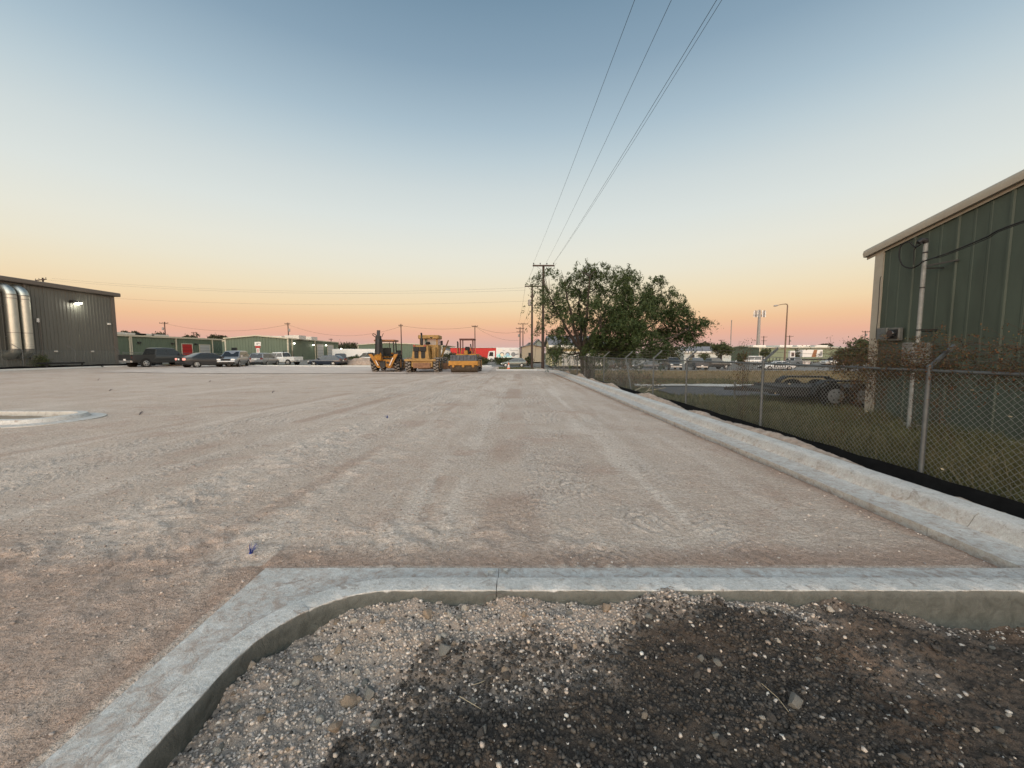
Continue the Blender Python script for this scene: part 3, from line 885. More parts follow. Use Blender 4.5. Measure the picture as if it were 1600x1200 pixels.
def ico(sub):
    import bmesh
    b = bmesh.new(); bmesh.ops.create_icosphere(b, subdivisions=sub, radius=1)
    b.verts.ensure_lookup_table()
    v = np.array([x.co[:] for x in b.verts]); f = np.array([[w_.index for w_ in x.verts] for x in b.faces]); b.free()
    return v, f
I0, F0 = ico(1)
def pebble_mass(name, n, region, rfun, colfun, zfun, m):
    P = []
    while len(P) < n:
        x = rng.uniform(region[0], region[1], 4 * n); y = rng.uniform(region[2], region[3], 4 * n)
        k = region[4](x, y)
        P.extend(zip(x[k], y[k]))
    P = np.array(P[:n]); x, y = P[:, 0], P[:, 1]
    r = rfun(x, y)
    nv = len(I0)
    sc = np.stack([rng.uniform(.75, 1.3, n), rng.uniform(.75, 1.3, n), rng.uniform(.55, .9, n)], 1) * r[:, None]
    jit = 1 + rng.uniform(-.34, .30, (n, nv, 1))
    V = I0[None] * jit * sc[:, None, :]
    a = rng.uniform(0, 6.283, n); ca, sa = np.cos(a)[:, None], np.sin(a)[:, None]
    t = rng.uniform(-.5, .5, n); ct, st = np.cos(t)[:, None], np.sin(t)[:, None]
    Vy = V[..., 1] * ct - V[..., 2] * st; Vz = V[..., 1] * st + V[..., 2] * ct
    Vx = V[..., 0] * ca - Vy * sa; Vy = V[..., 0] * sa + Vy * ca
    z = zfun(x, y) + r * 0.25
    V = np.stack([Vx + x[:, None], Vy + y[:, None], Vz + z[:, None]], -1).reshape(-1, 3)
    Fc = (F0[None] + (np.arange(n) * nv)[:, None, None]).reshape(-1, 3)
    me = np_mesh(name, V, Fc, False)
    set_col(me, np.repeat(colfun(x, y), nv, 0))
    return link(name, me, m)
def peb_col(x, y):
    dk, br = bed_mask(x, y)
    u = rng.uniform(0, 1, len(x))
    pale = np.stack([rng.uniform(.30, .54, len(x))] * 3, 1) * np.array([1, .905, .82])
    dark = np.stack([rng.uniform(.03, .10, len(x))] * 3, 1) * np.array([1, .9, .8])
    white = np.stack([rng.uniform(.40, .62, len(x))] * 3, 1) * np.array([1, .95, .88])
    c = np.where((u < 0.05 + 0.915 * sstep(.25, .6, dk))[:, None], dark, pale)
    return np.where((u > 0.965 + .02 * dk)[:, None], white, c)
nzr = lambda x, y: sstep(0.35, 0.7, vnoise(x * 3, y * 3, 131))
def keep(x, y):
    dk, br = bed_mask(x, y)
    p = (1 - dk) * 1.0 + dk * (0.62 + 0.38 * nzr(x, y))
    p = p * (1 - .72 * br)
    return inside_bed(x, y, 0.0) & (rng.uniform(0, 1, len(x)) < p)
o = pebble_mass('gravel', 34000, (-1.38, 3.65, 1.3, 2.39, keep), lambda x, y: (0.0022 + 0.0085 * rng.uniform(0, 1, len(x)) ** 3.0) * (1 + .25 * bed_mask(x, y)[0]), peb_col, bed_z, G['pebbles'])
tag(o, 'small pale and dark gravel strewn over the near dirt bed', 'gravel', kind='stuff')
# loose grit on the lot close by
def keep2(x, y):
    out = ~(((x > -1.9) & (y < 2.88)))
    return out & (rng.uniform(0, 1, len(x)) < np.clip(3.4 / y, 0, 1) ** 2) & (np.abs(x) < y * 1.35 + .2) & (x < pan_x(y) - .05)
o = pebble_mass('gravel', 9000, (-7, 3.85, 1.2, 9, keep2), lambda x, y: 0.0024 + 0.0105 * rng.uniform(0, 1, len(x)) ** 6,
    lambda x, y: np.stack([rng.uniform(.30, .56, len(x))] * 3, 1) * np.array([1, .88, .80]), lambda x, y: lot_z(x, y), G['pebbles'])
tag(o, 'fine loose grit lying on the caliche lot beyond the near kerb', 'gravel', kind='stuff')

# stones as things
SV, SF = ico(2)
ST = []
for k in range(8):
    s_ = SV * np.array([1.0, rng.uniform(.7, .95), rng.uniform(.5, .75)])
    d = 1 + 0.55 * fbm(SV[:, 0] * 1.3 + 7 * k, SV[:, 1] * 1.3 + SV[:, 2] * 1.7, 140 + k, 3)[:, None]
    pl = rng.normal(size=(8, 3)); pl /= np.linalg.norm(pl, axis=1, keepdims=True)
    v = s_ * d
    for p_ in pl:                                  # knock off a few flats
        h = v @ p_; over = h > 0.45
        v[over] -= np.outer(h[over] - 0.45, p_) * 0.92
    ST.append(v)
STM = {}
def stone(x, y, r, m, label, group=None, z=None, rz=None, flat=1.0):
    k = random.randrange(8)
    if (k, m) not in STM:
        STM[(k, m)] = np_mesh('stone', ST[k], SF, True)
        STM[(k, m)].set_sharp_from_angle(angle=R(38))
    o = link('stone', STM[(k, m)], G[m])
    o.scale = (r, r, r * flat)
    o.rotation_euler = (random.uniform(-.3, .3), random.uniform(-.3, .3), random.uniform(0, 6.28) if rz is None else rz)
    zz = float(bed_z(np.array([x]), np.array([y]))[0]) if z is None else z
    o.location = (x, y, zz + r * 0.22 * flat)
    return tag(o, label, 'stone', group)
special = [(668, 962, .040, 'stone_tan', 'rounded tan stone against the near kerb, left of the kerb joint'),
 (727, 953, .034, 'stone_pale', 'pale egg-shaped stone right under the open kerb joint'),
 (703, 962, .024, 'stone_pale', 'upright pale stone between the tan stone and the egg-shaped one'),
 (948, 952, .042, 'stone_tan', 'big tan lump set in the gravel mound at the kerb, right of the joint'),
 (695, 1018, .046, 'stone_grey', 'large grey-brown stone half sunk where pale gravel meets dark soil'),
 (578, 1086, .042, 'stone_grey', 'leaning grey stone at the edge of the pale gravel slope'),
 (546, 1098, .038, 'stone_tan', 'long tan stone beside the leaning grey one'),
 (525, 1139, .036, 'stone_tan', 'smooth tan oval stone low on the gravel slope'),
 (790, 1050, .026, 'stone_tan', 'flat tan stone alone in the middle of the dark soil'),
 (1243, 1098, .046, 'stone_grey', 'flat blue-grey stone in the dark soil towards the right'),
 (1296, 953, .030, 'stone_pale', 'whitish stone at the right end of the sandy mound by the kerb'),
 (393, 1040, .030, 'stone_pale', 'rounded pale stone wedged against the inner kerb face at the left'),
 (597, 972, .022, 'stone_tan', 'small tan stone under the start of the straight kerb'),
 (985, 1076, .020, 'stone_dark', 'dark angular clod in the centre right of the soil')]
for px, py, r, m, lab in special:
    p = at(px, py, 0.0)
    for _ in range(3):
        z = float(bed_z(np.array([p.x]), np.array([p.y]))[0]); p = at(px, py, z + r * .3)
    stone(p.x, p.y, r * 1.12, m, lab, z=z + r * .30)
cnt = 0
while cnt < 270:
    x = random.uniform(-1.36, 3.5); y = random.uniform(1.36, 2.37)
    if not bool(inside_bed(np.array([x]), np.array([y]), 0.02)[0]): continue
    dk, br = bed_mask(np.array([x]), np.array([y]))
    pr = 1.0 if dk[0] < .5 else 0.7
    if x > 1.8: pr *= .55
    if random.random() > pr: continue
    r = 0.0095 + 0.026 * random.random() ** 2.6
    u = random.random()
    m = ('stone_pale' if u < .40 else 'stone_tan' if u < .8 else 'stone_grey') if dk[0] < .5 else ('stone_dark' if u < .66 else 'stone_grey' if u < .86 else 'stone_pale' if u < .93 else 'stone_tan')
    place = 'along the foot of the near kerb' if y > 2.2 else 'on the brown soil at the right' if x > 1.5 else 'on the dark soil of the near bed' if dk[0] > .5 else 'on the left gravel slope' if x < -.3 else 'on the middle gravel fan'
    size = 'pebble-sized' if r < .014 else 'egg-sized' if r > .022 else 'small'
    col_ = {'stone_pale': 'pale', 'stone_tan': 'tan', 'stone_grey': 'grey', 'stone_dark': 'dark'}[m]
    stone(x, y, r, m, f'{size} {col_} stone lying loose {place}', f'{size} {col_} stones {place}')
    cnt += 1
# straw stalks and a wire loop
def stalk(pts_px, label, r=0.0016, lift=0.012, m='straw', name='straw_stalk', cat='straw', closed=False):
    P = []
    for px, py, dz in pts_px:
        p = at(px, py, 0.0)
        z = float(bed_z(np.array([p.x]), np.array([p.y]))[0]); p = at(px, py, z + lift + dz); P.append(p)
    o = MB().tube(P, r, 5).build(name, G[m], None); return tag(o, label, cat)
stalk([(740, 1070, 0), (752, 1066, .004), (763, 1061, 0)], 'short pale straw stalk lying on the dark soil, centre')
stalk([(718, 1088, 0), (735, 1098, .006), (752, 1108, 0)], 'long forked straw stalk below the short pale one')
stalk([(800, 936, .0), (780, 927, .03), (762, 930, .045), (755, 940, .03), (760, 946, 0)], 'thin bent wire sticking out of the dirt at the kerb joint', .0022, m='old_wire', name='bent_wire', cat='wire')
stalk([(1190, 1068, 0), (1215, 1090, .004), (1232, 1112, 0)], 'faint dry stalk beside the flat blue-grey stone')

# ------------------------------------------------------------------ berm, silt strip, clods behind the right kerb
def berm_z(X, Y):
    d = X - (pan_x(Y) + 0.70)
    w_ = np.interp(Y, [2.5, 15, 23, 28, 36], [1.12, .95, 0.75, .40, .3])
    t = np.clip(d / w_, 0, 1)
    crest = 0.13 + 0.05 * np.sin(Y * 1.1) + fbm(X * 1.5 + 3, Y * 0.9, 151) * 0.16
    for yy, hh in ((9.6, .10), (13.2, .13), (11.3, .05), (17.6, .12), (21.5, .16), (24.5, .18), (29, .12), (33, .12)):
        crest = crest + hh * np.exp(-((Y - yy) / (0.55 + yy * .012)) ** 2)
    hump = np.where(t < .12, t / .12, 1 - sstep(.16, .75, t))
    z = crest * hump + (1 - hump) * np.where(t < .12, 0.11, -0.24)
    return z + fbm(X * 4, Y * 4, 152) * 0.06 * hump + fbm(X * 11, Y * 11, 153) * 0.03 + fbm(X * 30, Y * 30, 155, 3) * 0.02
ys = np.unique(np.concatenate([np.arange(1.5, 14, 0.05), np.arange(14, 37, 0.15)]))
u = np.linspace(0, 1, 46)
YY = np.repeat(ys, len(u)); UU = np.tile(u, len(ys))
XX = pan_x(YY) + 0.712 + UU * np.interp(YY, [1.5, 15, 23, 28, 36], [1.12, .95, .75, .42, .32])
V = np.stack([XX, YY, berm_z(XX, YY)], 1)
i = np.arange(len(V)).reshape(len(ys), len(u))
f = np.stack([i[:-1, :-1].ravel(), i[:-1, 1:].ravel(), i[1:, 1:].ravel(), i[1:, :-1].ravel()], 1)
tag(link('dirt_berm', np_mesh('dirt_berm', V, f, True), G['berm_dirt']), 'low lumpy ridge of pale dirt heaped behind the long kerb', 'dirt', kind='structure')
def fence_x(Y):
    return float(np.interp(Y, [1.0, 5.4, 9.0, 13.0, 15.4, 22.8, 27.0, 30, 36, 42], [5.84, 5.84, 5.83, 5.80, 5.62, 5.34, 4.62, 4.50, 4.35, 4.2]))
ysf = np.arange(1.6, 25.5, 0.12)
Vf = []
for y in ysf:
    w_ = fbm(np.array([y * 1.3]), np.array([0.]), 161)[0] * .05
    h_ = -0.045 + fbm(np.array([y * 2.0]), np.array([3.]), 163)[0] * .06
    x = fence_x(y) - .05 + w_
    Vf.append([(x - .16, y, -.30), (x - .012, y, h_), (x, y, h_ + .004), (x + .01, y, h_ - .01), (x + .02, y, -.3)])
V = np.array(Vf).reshape(-1, 3); i = np.arange(len(V)).reshape(len(ysf), 5)
f = np.stack([i[:-1, :-1].ravel(), i[:-1, 1:].ravel(), i[1:, 1:].ravel(), i[1:, :-1].ravel()], 1)
tag(link('silt_fence', np_mesh('silt_fence', V, f, True), G['black_fabric']), 'low black silt fabric strip along the foot of the chain link fence', 'silt fence')
ysf = np.arange(22, 46, 0.5)
Vf = [[(-40.9 - .10, y, .15), (-40.75, y, .47 + .05 * math.sin(y * 2)), (-40.72, y, .47), (-40.70, y, .15)] for y in ysf]
V = np.array(Vf).reshape(-1, 3); i = np.arange(len(V)).reshape(len(ysf), 4)
f = np.stack([i[:-1, :-1].ravel(), i[:-1, 1:].ravel(), i[1:, 1:].ravel(), i[1:, :-1].ravel()], 1)
tag(link('silt_fence', np_mesh('silt_fence', V, f, True), G['black_fabric']), 'low black silt fabric strip by the grey metal building', 'silt fence')

# driveway and pale slabs beyond the fence
def drape(name, x0, x1, y0, y1, off, m, label, kind='structure', cat='pavement', zf=ztf, nx=20, ny=10):
    me, V = grid_mesh(name, np.linspace(x0, x1, nx), np.linspace(y0, y1, ny), lambda X, Y: ground_z(X, Y) + off)
    return tag(link(name, me, G[m]), label, cat, kind=kind)
drape('driveway', 7.4, 40, 17.0, 22.0, .055, 'asphalt', 'dark asphalt drive beyond the chain link fence, by the trailer', nx=60, ny=20)
drape('sidewalk', 7.2, 40, 22.3, 24.2, .075, 'concrete_curbline', 'pale concrete strip along the far side of the asphalt drive', nx=60, ny=8)
drape('road', 4, 140, 57, 74, .03, 'road_grey', 'grey street where the dark cars are parked, beyond the dry field', nx=60, ny=12)
drape('road', -34, 3.9, 60, 74, .03, 'road_grey', 'grey street behind the lot, under the sage hatchback', nx=40, ny=12)
drape('kerb_line', 5, 140, 55.6, 56.6, .08, 'concrete_curbline', 'thin pale kerb line between the dry field and the street', nx=60, ny=3)
# ------------------------------------------------------------------ chain link fences
def chain_fence(label, posts, h, zb, pitch=0.080, wr=0.0027, wires=True, arm=True, lean=None, rail_r=.021, post_r=.03, arm_out=0.32, arm_dir=(1, 0)):
    """posts: list of (x,y); zb: base z per post"""
    P = [Vector((x, y, z)) for (x, y), z in zip(posts, zb)]
    t = thing('chain_link_fence', label, 'fence', P[0])
    o = P[0]
    H = Vector((0, 0, h))
    A0, A1 = [], []
    for i, p in enumerate(P):
        mb = MB(); q_ = p - o
        tp = q_ + H + Vector((0, 0, .03))
        lx = lean.get(i, (0, 0)) if lean else (0, 0)
        mb.tube([q_ + Vector((lx[0], lx[1], -.3)), tp], post_r, 10)
        mb.lathe([(0, post_r * 1.25), (.03, post_r * 1.3), (.055, post_r * .6)], tp, 'z', 10)
        po = mb.build('post', G['galvanised'], t, smooth=40)
        if arm:
            d = Vector((arm_dir[0], arm_dir[1], 0)) * arm_out
            ab = MB().bar(tp + Vector((0, 0, .02)), tp + d + Vector((0, 0, arm_out)), .03, .045).build('barb_arm', G['galvanised'], po)
    for a, b in zip(P[:-1], P[1:]):
        MB().tube([a - o + H, b - o + H], rail_r, 10).build('rail', G['galvanised'], t, smooth=60)
        L = (b - a).length
        n = int(L / pitch) + 2
        # both families of diagonal wires, clipped to the bay
        hh = h + .02; ratio = 1.0
        s = (np.arange(-int(hh / pitch) - 1, n + int(hh / pitch) + 1)) * pitch
        for sg in (1, -1):
            s0, s1 = s, s + sg * hh * ratio
            t0 = np.zeros(len(s)); t1 = np.ones(len(s))
            dd = s1 - s0
            tA, tB = (0 - s0) / dd, (L - s0) / dd
            lo, hi = np.minimum(tA, tB), np.maximum(tA, tB)
            t0 = np.maximum(t0, lo); t1 = np.minimum(t1, hi)
            k = t1 - t0 > 0.02
            sa, sb = (s0 + dd * t0)[k], (s0 + dd * t1)[k]; za, zb_ = (hh * t0)[k], (hh * t1)[k]
            u_ = np.array((b - a) / L); off = np.array([u_[1], -u_[0], 0]) * wr * .8 * sg
            base = np.array(a - o)
            slope = (b.z - a.z) / L
            q0 = base + np.outer(sa, [u_[0], u_[1], 0]) + np.outer(za + slope * sa - 0.02, [0, 0, 1]) + off
            q1 = base + np.outer(sb, [u_[0], u_[1], 0]) + np.outer(zb_ + slope * sb - 0.02, [0, 0, 1]) + off
            A0.append(q0); A1.append(q1)
    A0, A1 = np.concatenate(A0), np.concatenate(A1)
    V, f = prisms(A0, A1, wr, 3)
    m = link('wire_mesh', np_mesh('wire_mesh', V, f), G['fence_wire'], t); m['kind'] = 'stuff'
    if wires:
        for k in (0.35, 0.68, 1.0):
            for a, b in zip(P[:-1], P[1:]):
                d = Vector((arm_dir[0], arm_dir[1], 0)) * arm_out * k
                up = H + Vector((0, 0, .05 + arm_out * k))
                pts = [lerp(a, b, s_) - o + d + up - Vector((0, 0, .05 * 4 * s_ * (1 - s_))) for s_ in np.linspace(0, 1, 7)]
                mb = MB().tube(pts, .0035, 4, caps=False)
                L = (b - a).length
                for j in range(int(L / .15)):
                    p = lerp(pts[0], pts[-1], (j + .5) / int(L / .15)); s_ = (j + .5) / int(L / .15)
                    p = p - Vector((0, 0, .05 * 4 * s_ * (1 - s_)))
                    mb.add([p + Vector((0, -.012, -.012)), p + Vector((0, .002, 0)), p + Vector((0, .012, .014))], [(0, 1, 2)])
                    mb.add([p + Vector((-.012, .004, .012)), p + Vector((0, .006, 0)), p + Vector((.012, .004, -.012))], [(0, 1, 2)])
                mb.build('barbed_wire', G['old_wire'], t, fix=False)
    return t
FP = [(5.84, 1.8), (5.84, 5.46), (5.83, 9.06), (5.80, 12.95), (5.60, 15.45), (5.50, 18.9), (5.36, 22.8), (4.85, 26.0), (4.60, 27.4)]
chain_fence('grey chain link fence with barbed wire arms along the right kerb', FP, 1.55, [-.15, -.15, -.15, -.17, -.17, -.19, -.19, -.16, -.16], lean={5: (.25, -.35)})
FP2 = [(4.60, 27.6), (4.52, 30.5), (4.44, 33.5), (4.36, 36.5), (4.2, 41)]
chain_fence('lighter chain link fence past the mesquite tree, beside the front utility pole', FP2, 1.55, [-.15] * 4 + [-.2], pitch=.075, wr=.0028, wires=False, arm=False)
chain_fence('chain link fence with slanted arms in front of the grey metal building', [(-41.4, 24), (-41.5, 29), (-41.5, 33.2), (-41.5, 37.2), (-41.5, 41.4)], 1.6, [.2] * 5, pitch=.11, wr=.003, arm_dir=(-.5, -.86), arm_out=.55)
chain_fence('chain link fence bay in front of the dark pickup and the parked cars', [(-41.2, 41.5), (-37.3, 43.6), (-33, 45.0), (-28.6, 45.9)], 1.45, [.2, .15, .1, 0.05], pitch=.13, wr=.0025, arm=False, wires=False)

# privacy boards leaning behind the fence near the tree
bd = thing('board_fence', 'dark weathered board fence piece behind the chain link by the tree', 'fence', (4.86, 27.9, -.2))
for k in range(7):
    x0 = .02 + k * .155; h_ = 1.5 + .05 * math.sin(k * 5.3)
    MB().box(x0, x0 + .145, .012 * math.sin(k * 3), .02 + .012 * math.sin(k * 3), 0, h_).build('board', G['grey_board'], bd)
MB().box(0, 1.1, .035, .075, .4, .48).box(0, 1.1, .035, .075, 1.2, 1.28).build('stringer', G['grey_board'], bd)

# ------------------------------------------------------------------ ribbed metal siding
def panel_profile(w, minor=True, rib=0.03):
    """(s, out) across one panel: a trapezoid rib at the start, two shallow stiffeners"""
    p = [(0, 0), (.012, rib), (.05, rib), (.068, 0)]
    if minor == 'three':
        for c in (w / 3, w * 2 / 3):
            p += [(c, 0), (c + .012, rib * .8), (c + .05, rib * .8), (c + .068, 0)]
    elif minor:
        for c in (w * .36, w * .66):
            p += [(c - .03, 0), (c - .018, rib * .22), (c + .018, rib * .22), (c + .03, 0)]
    return p + [(w, 0)]
def ribbed_wall(parent, m, a, b, out, z0, ztop, pw, name='wall_panel', minor=True, rib=.03, joined=False):
    """panels from a to b (xy), out = outward unit (xy); ztop(s, L)"""
    a, b = Vector((*a, 0)), Vector((*b, 0)); L = (b - a).length; u_ = (b - a) / L; n_ = Vector((*out, 0))
    k = max(1, int(round(L / pw))); w = L / k
    cache = MB()
    for i in range(k):
        mb = cache if joined else MB()
        pr = panel_profile(w, minor, rib)
        ver, fc = [], []
        step = .0012 * (i % 2)
        for s_, o_ in pr:
            p = a + u_ * (i * w + s_) + n_ * (o_ + step)
            zt_ = ztop(i * w + s_, L) if callable(ztop) else ztop
            ver += [(p.x, p.y, z0), (p.x, p.y, zt_)]
        fc = [(2 * j, 2 * j + 2, 2 * j + 3, 2 * j + 1) for j in range(len(pr) - 1)]
        mb.add(ver, fc)
        if not joined: mb.build(name, m, parent, world=True, fix=False)
    if joined: cache.build('wall', m, parent, world=True, fix=False)

# ------------------------------------------------------------------ green metal building at the right
BX, BY = 9.9, 10.8
gb = thing('metal_building', 'dark green ribbed metal building with beige rake trim behind the fence, at the right', 'building', (BX, BY, -.2))
zc = 4.42                                     # eave height at the far corner
rise = 0.202
ridge_y = 1.0
def gable_top(s, L): return zc - .08 + rise * min(s, 2 * (BY - ridge_y) - s)
ribbed_wall(gb, G['green_siding'], (BX, BY), (BX, -8.8), (-1, 0), -.10, lambda s, L: gable_top(s, L), 0.914)
# far wall (hidden from here) and core
mb = MB(); mb.prism([(BY - .02, -.2), (BY - .02, zc - .1), (ridge_y, zc - .1 + rise * (BY - ridge_y)), (-8.78, zc - .1), (-8.78, -.2)], 'x', BX + .02, 26)
mb.build('wall', G['green_siding'], gb, world=True)
ribbed_wall(gb, G['green_siding'], (26, BY), (BX + .02, BY), (0, 1), -.1, zc - .1, 0.914, joined=True)
MB().box(BX - .06, BX + .3, -8.8, BY + .05, -.45, -.102).build('slab_edge', G['concrete_curbline'], gb, world=True)
MB().box(BX - .045, BX + .16, BY - .20, BY + .035, -.10, zc - .05).build('corner_trim', G['beige_trim'], gb, world=True)
# rake trim: rounded gutter-like section following the slope
def rake(y0, z0, y1, z1):
    prof = [(-.15, -.09), (-.175, .0), (-.155, .08), (-.09, .125), (.06, .13), (.06, -.09), (-.03, -.09), (-.03, -.15), (-.05, -.15), (-.05, -.09)]
    secs = [[(BX + px_, y, z + pz) for px_, pz in prof] for y, z in ((y0, z0), (y1, z1))]
    return MB().loft(secs)
rake(BY + .28, zc - rise * .28, ridge_y, zc + rise * (BY - ridge_y)).build('rake_trim', G['beige_trim'], gb, world=True, smooth=50)
rake(ridge_y, zc + rise * (BY - ridge_y), -9.1, zc - rise * .3).build('rake_trim', G['beige_trim'], gb, world=True, smooth=50)
for ya, za, yb, zb_ in ((BY + .28, zc - rise * .28, ridge_y, zc + rise * (BY - ridge_y)), (ridge_y, zc + rise * (BY - ridge_y), -9.1, zc - rise * .3)):
    MB().hexa([(BX + .061, ya, za + .06), (26, ya, za + .06), (26, yb, zb_ + .06), (BX + .061, yb, zb_ + .06), (BX + .061, ya, za + .12), (26, ya, za + .12), (26, yb, zb_ + .12), (BX + .061, yb, zb_ + .12)]).build('roof', G['roof_metal'], gb, world=True)
def Yat(px, py, x):
    d_ = ray(px, py); return x * d_.y / d_.x
def wallY(px): return Yat(px, 522, BX)
# service mast with weather head, straps, brackets
mx = BX - .42
my = Yat(1441, 450, mx)
zt_ = pt(1444, 380, my).z; zb_ = pt(1437, 535, my).z
t = thing('service_mast', 'thin galvanised electrical mast standing before the green wall', 'mast', (mx, my, zb_))
MB().tube([(0, 0, 0), (0, 0, zt_ - zb_)], .043, 12).build('conduit', G['conduit'], t, smooth=40)
h = zt_ - zb_
MB().tube([(0, 0, h), (-.02, 0, h + .06), (-.08, .02, h + .075), (-.15, .03, h + .02)], [.05, .06, .055, .04], 10).build('weather_head', G['dark_steel'], t, smooth=50)
for zz in (.12, .55, .9): MB().lathe([(0, .05), (.03, .05)], (0, 0, h * zz), 'z', 12).build('strap', G['dark_steel'], t)
MB().bar((0, 0, h * .13), (.40, -.02, h * .13), .03, .03).bar((0, .03, h * .115), (.40, .06, h * .115), .02, .02).build('bracket', G['dark_steel'], t)
MB().bar((0, 0, h * .77), (.40, -.35, h * .80), .03, .03).bar((0, 0, h * .75), (.40, -.05, h * .75), .025, .025).build('bracket', G['dark_steel'], t)
# meter cabinet at the foot of the mast
t = thing('electric_cabinet', 'square grey electrical cabinet under the service mast, behind the vines', 'cabinet', (mx, my, zb_ - .56))
MB().bbox(-.22, .22, -.12, .16, 0, .555, .02).build('case', G['cabinet_grey'], t)
MB().box(-.20, .20, -.135, -.121, .03, .53).build('cover', G['cabinet_grey'], t)
MB().tube([(0, 0.05, -1.75), (0, 0.05, 0)], .04, 8).build('conduit', G['conduit'], t)
MB().bar((.10, 0.05, .1), (.40, 0.05, .1), .04, .04).build('bracket', G['dark_steel'], t)
# meter boxes on the wall
for (px, lab, rnd) in ((1386, 'square grey meter box on the green wall, nearest the corner trim', 0), (1405, 'meter box with a round glass meter on the green wall', 1)):
    y = wallY(px); z = pt(px, 522, y).z
    t = thing('meter_box', lab, 'meter box', (BX - .035, y, z))
    MB().bbox(-.12, 0, -.15, .15, -.17, .16, .02).build('case', G['box_grey'], t)
    MB().box(-.13, -.122, -.12, .12, -.13, .12).build('cover', G['galvanised'] if not rnd else G['dark_steel'], t)
    if rnd: MB().lathe([(-.22, .085), (-.20, .10), (-.131, .10)], (0, 0, .01), 'x', 16).build('meter_dial', G['dark_glass'], t, smooth=40)
# cables
def cable(pts, label, r=.011, k=6, name='cable', m='cable_black', cat='cable'):
    # Catmull-Rom through the points
    P = [Vector(p) for p in pts]; Q = []
    for i in range(len(P) - 1):
        p0, p1, p2, p3 = P[max(i - 1, 0)], P[i], P[i + 1], P[min(i + 2, len(P) - 1)]
        for s_ in np.linspace(0, 1, 7)[:-1]:
            Q.append(0.5 * ((2 * p1) + (-p0 + p2) * s_ + (2 * p0 - 5 * p1 + 4 * p2 - p3) * s_ ** 2 + (-p0 + 3 * p1 - 3 * p2 + p3) * s_ ** 3))
    Q.append(P[-1])
    o = MB().tube(Q, r, k).build(name, G[m], None, smooth=80)
    return tag(o, label, cat)
W = lambda px, py, x=BX - .2: pt(px, py, Yat(px, py, x))
cable([pt(1440, 380, my - .1), W(1430, 386), W(1420, 378), W(1408, 384), W(1405, 400), W(1410, 414), W(1422, 419), W(1434, 415), pt(1442, 408, my - .1)], 'black drip loop of cable hanging beside the mast head', .016)
cable([pt(1441, 380, my - .1), W(1434, 376), W(1430, 388), W(1428, 392), W(1428, 414)], 'short black cable dropping straight from the mast head')
cable([pt(1437, 413, my - .1), pt(1444, 408, my - .12), pt(1462, 402, 8.2), pt(1490, 392, 7.9), pt(1540, 371, 7.4), pt(1600, 345, 6.8), (9.3, 4.5, 4.3), (9.0, 1.0, 4.8)], 'long black service cable swooping from the mast along the green wall', .014)
cable([pt(1441, 409, my - .12), pt(1455, 404, 8.3), pt(1475, 400, 8.0), pt(1540, 374, 7.38), pt(1600, 347.5, 6.78), (9.3, 4.5, 4.25), (9.0, 1.0, 4.75)], 'second black service cable just under the long one', .008)
cable([W(1377, 432, BX - .05), W(1375, 440, BX - .05), W(1372, 490, BX - .05), W(1369, 528, BX - .05), W(1378, 531, BX - .05)], 'thin black wire running down the beige corner trim to the meter box', .007)

# ------------------------------------------------------------------ grey metal building at the left
LX, LY0, LY1 = -43.3, 20.0, 43.0
lb = thing('metal_building', 'dark grey ribbed metal building with two big silver ducts, at the left', 'building', (LX, LY1, .2))
ztl = 7.66
ribbed_wall(lb, G['grey_siding'], (LX, LY0), (LX, LY1), (1, 0), .22, ztl, 0.92, minor='three', rib=.05)
MB().box(LX - 14, LX - .02, LY0, LY1 - .02, .2, ztl + .1).build('wall', G['grey_siding'], lb, world=True)
MB().box(LX - .03, LX + .06, LY1 - .32, LY1 + .06, .2, ztl).build('corner_trim', G['grey_trim'], lb, world=True)
MB().prism([(LX - 14, ztl + .12), (LX + .34, ztl + .06), (LX + .38, ztl + .12), (LX + .38, ztl + .40), (LX + .30, ztl + .46), (LX - 14, ztl + .75)], 'y', LY0, LY1 + .45).build('roof', G['grey_trim'], lb, world=True)
y = -LX * F / (800 - 50) ; 
MB().box(LX + .05, LX + .18, 35.05, 35.2, .3, ztl).build('downspout', G['grey_trim'], lb, world=True)
for k, yc in enumerate((33.6, 34.5)):
    X0 = LX + .72; r = .37
    d = MB().tube([(X0, yc, 1.95), (X0, yc, 6.55)], r, 24, caps=False).build('duct', G['duct_metal'], lb, world=True, smooth=40)
    M_ = Matrix.Translation(lb.location).inverted()
    def sub(mb, nm, m, sm=40):
        o = mb.build(nm, G[m], lb, world=True, smooth=sm); o.parent = d; return o
    el_ = [(X0 - .72 * (1 - math.cos(a)) , yc, 6.55 + .62 * math.sin(a)) for a in np.linspace(0, R(80), 6)] + [(LX - .1, yc, 7.2)]
    sub(MB().tube(el_, [r] * 7, 24, caps=False), 'elbow', 'duct_metal', 20)
    el_ = [(X0 - .72 * (1 - math.cos(a)), yc, 1.95 - .5 * math.sin(a)) for a in np.linspace(0, R(80), 5)] + [(LX - .1, yc, 1.42)]
    sub(MB().tube(el_, [r] * 6, 24, caps=False), 'elbow', 'duct_metal', 20)
    for zz in (6.55, 6.25, 3.35, 1.95):
        sub(MB().lathe([(-.03, r + .012), (.03, r + .012)], (X0, yc, zz), 'z', 24), 'band', 'duct_band')
    for zz in (3.0, 5.6):
        sub(MB().box(LX, X0, yc - .03, yc + .03, zz, zz + .05), 'bracket', 'duct_band')
MB().tube([(LX + .16, 32.0, .3), (LX + .16, 32.0, 6.9)], .05, 8).build('pipe', G['conduit'], lb, world=True)
MB().tube([(LX + .16, 36.0, .3), (LX + .16, 36.0, 4.6)], .03, 8).build('pipe', G['grey_trim'], lb, world=True)
def ly(px): return -LX * F / (800 - px)
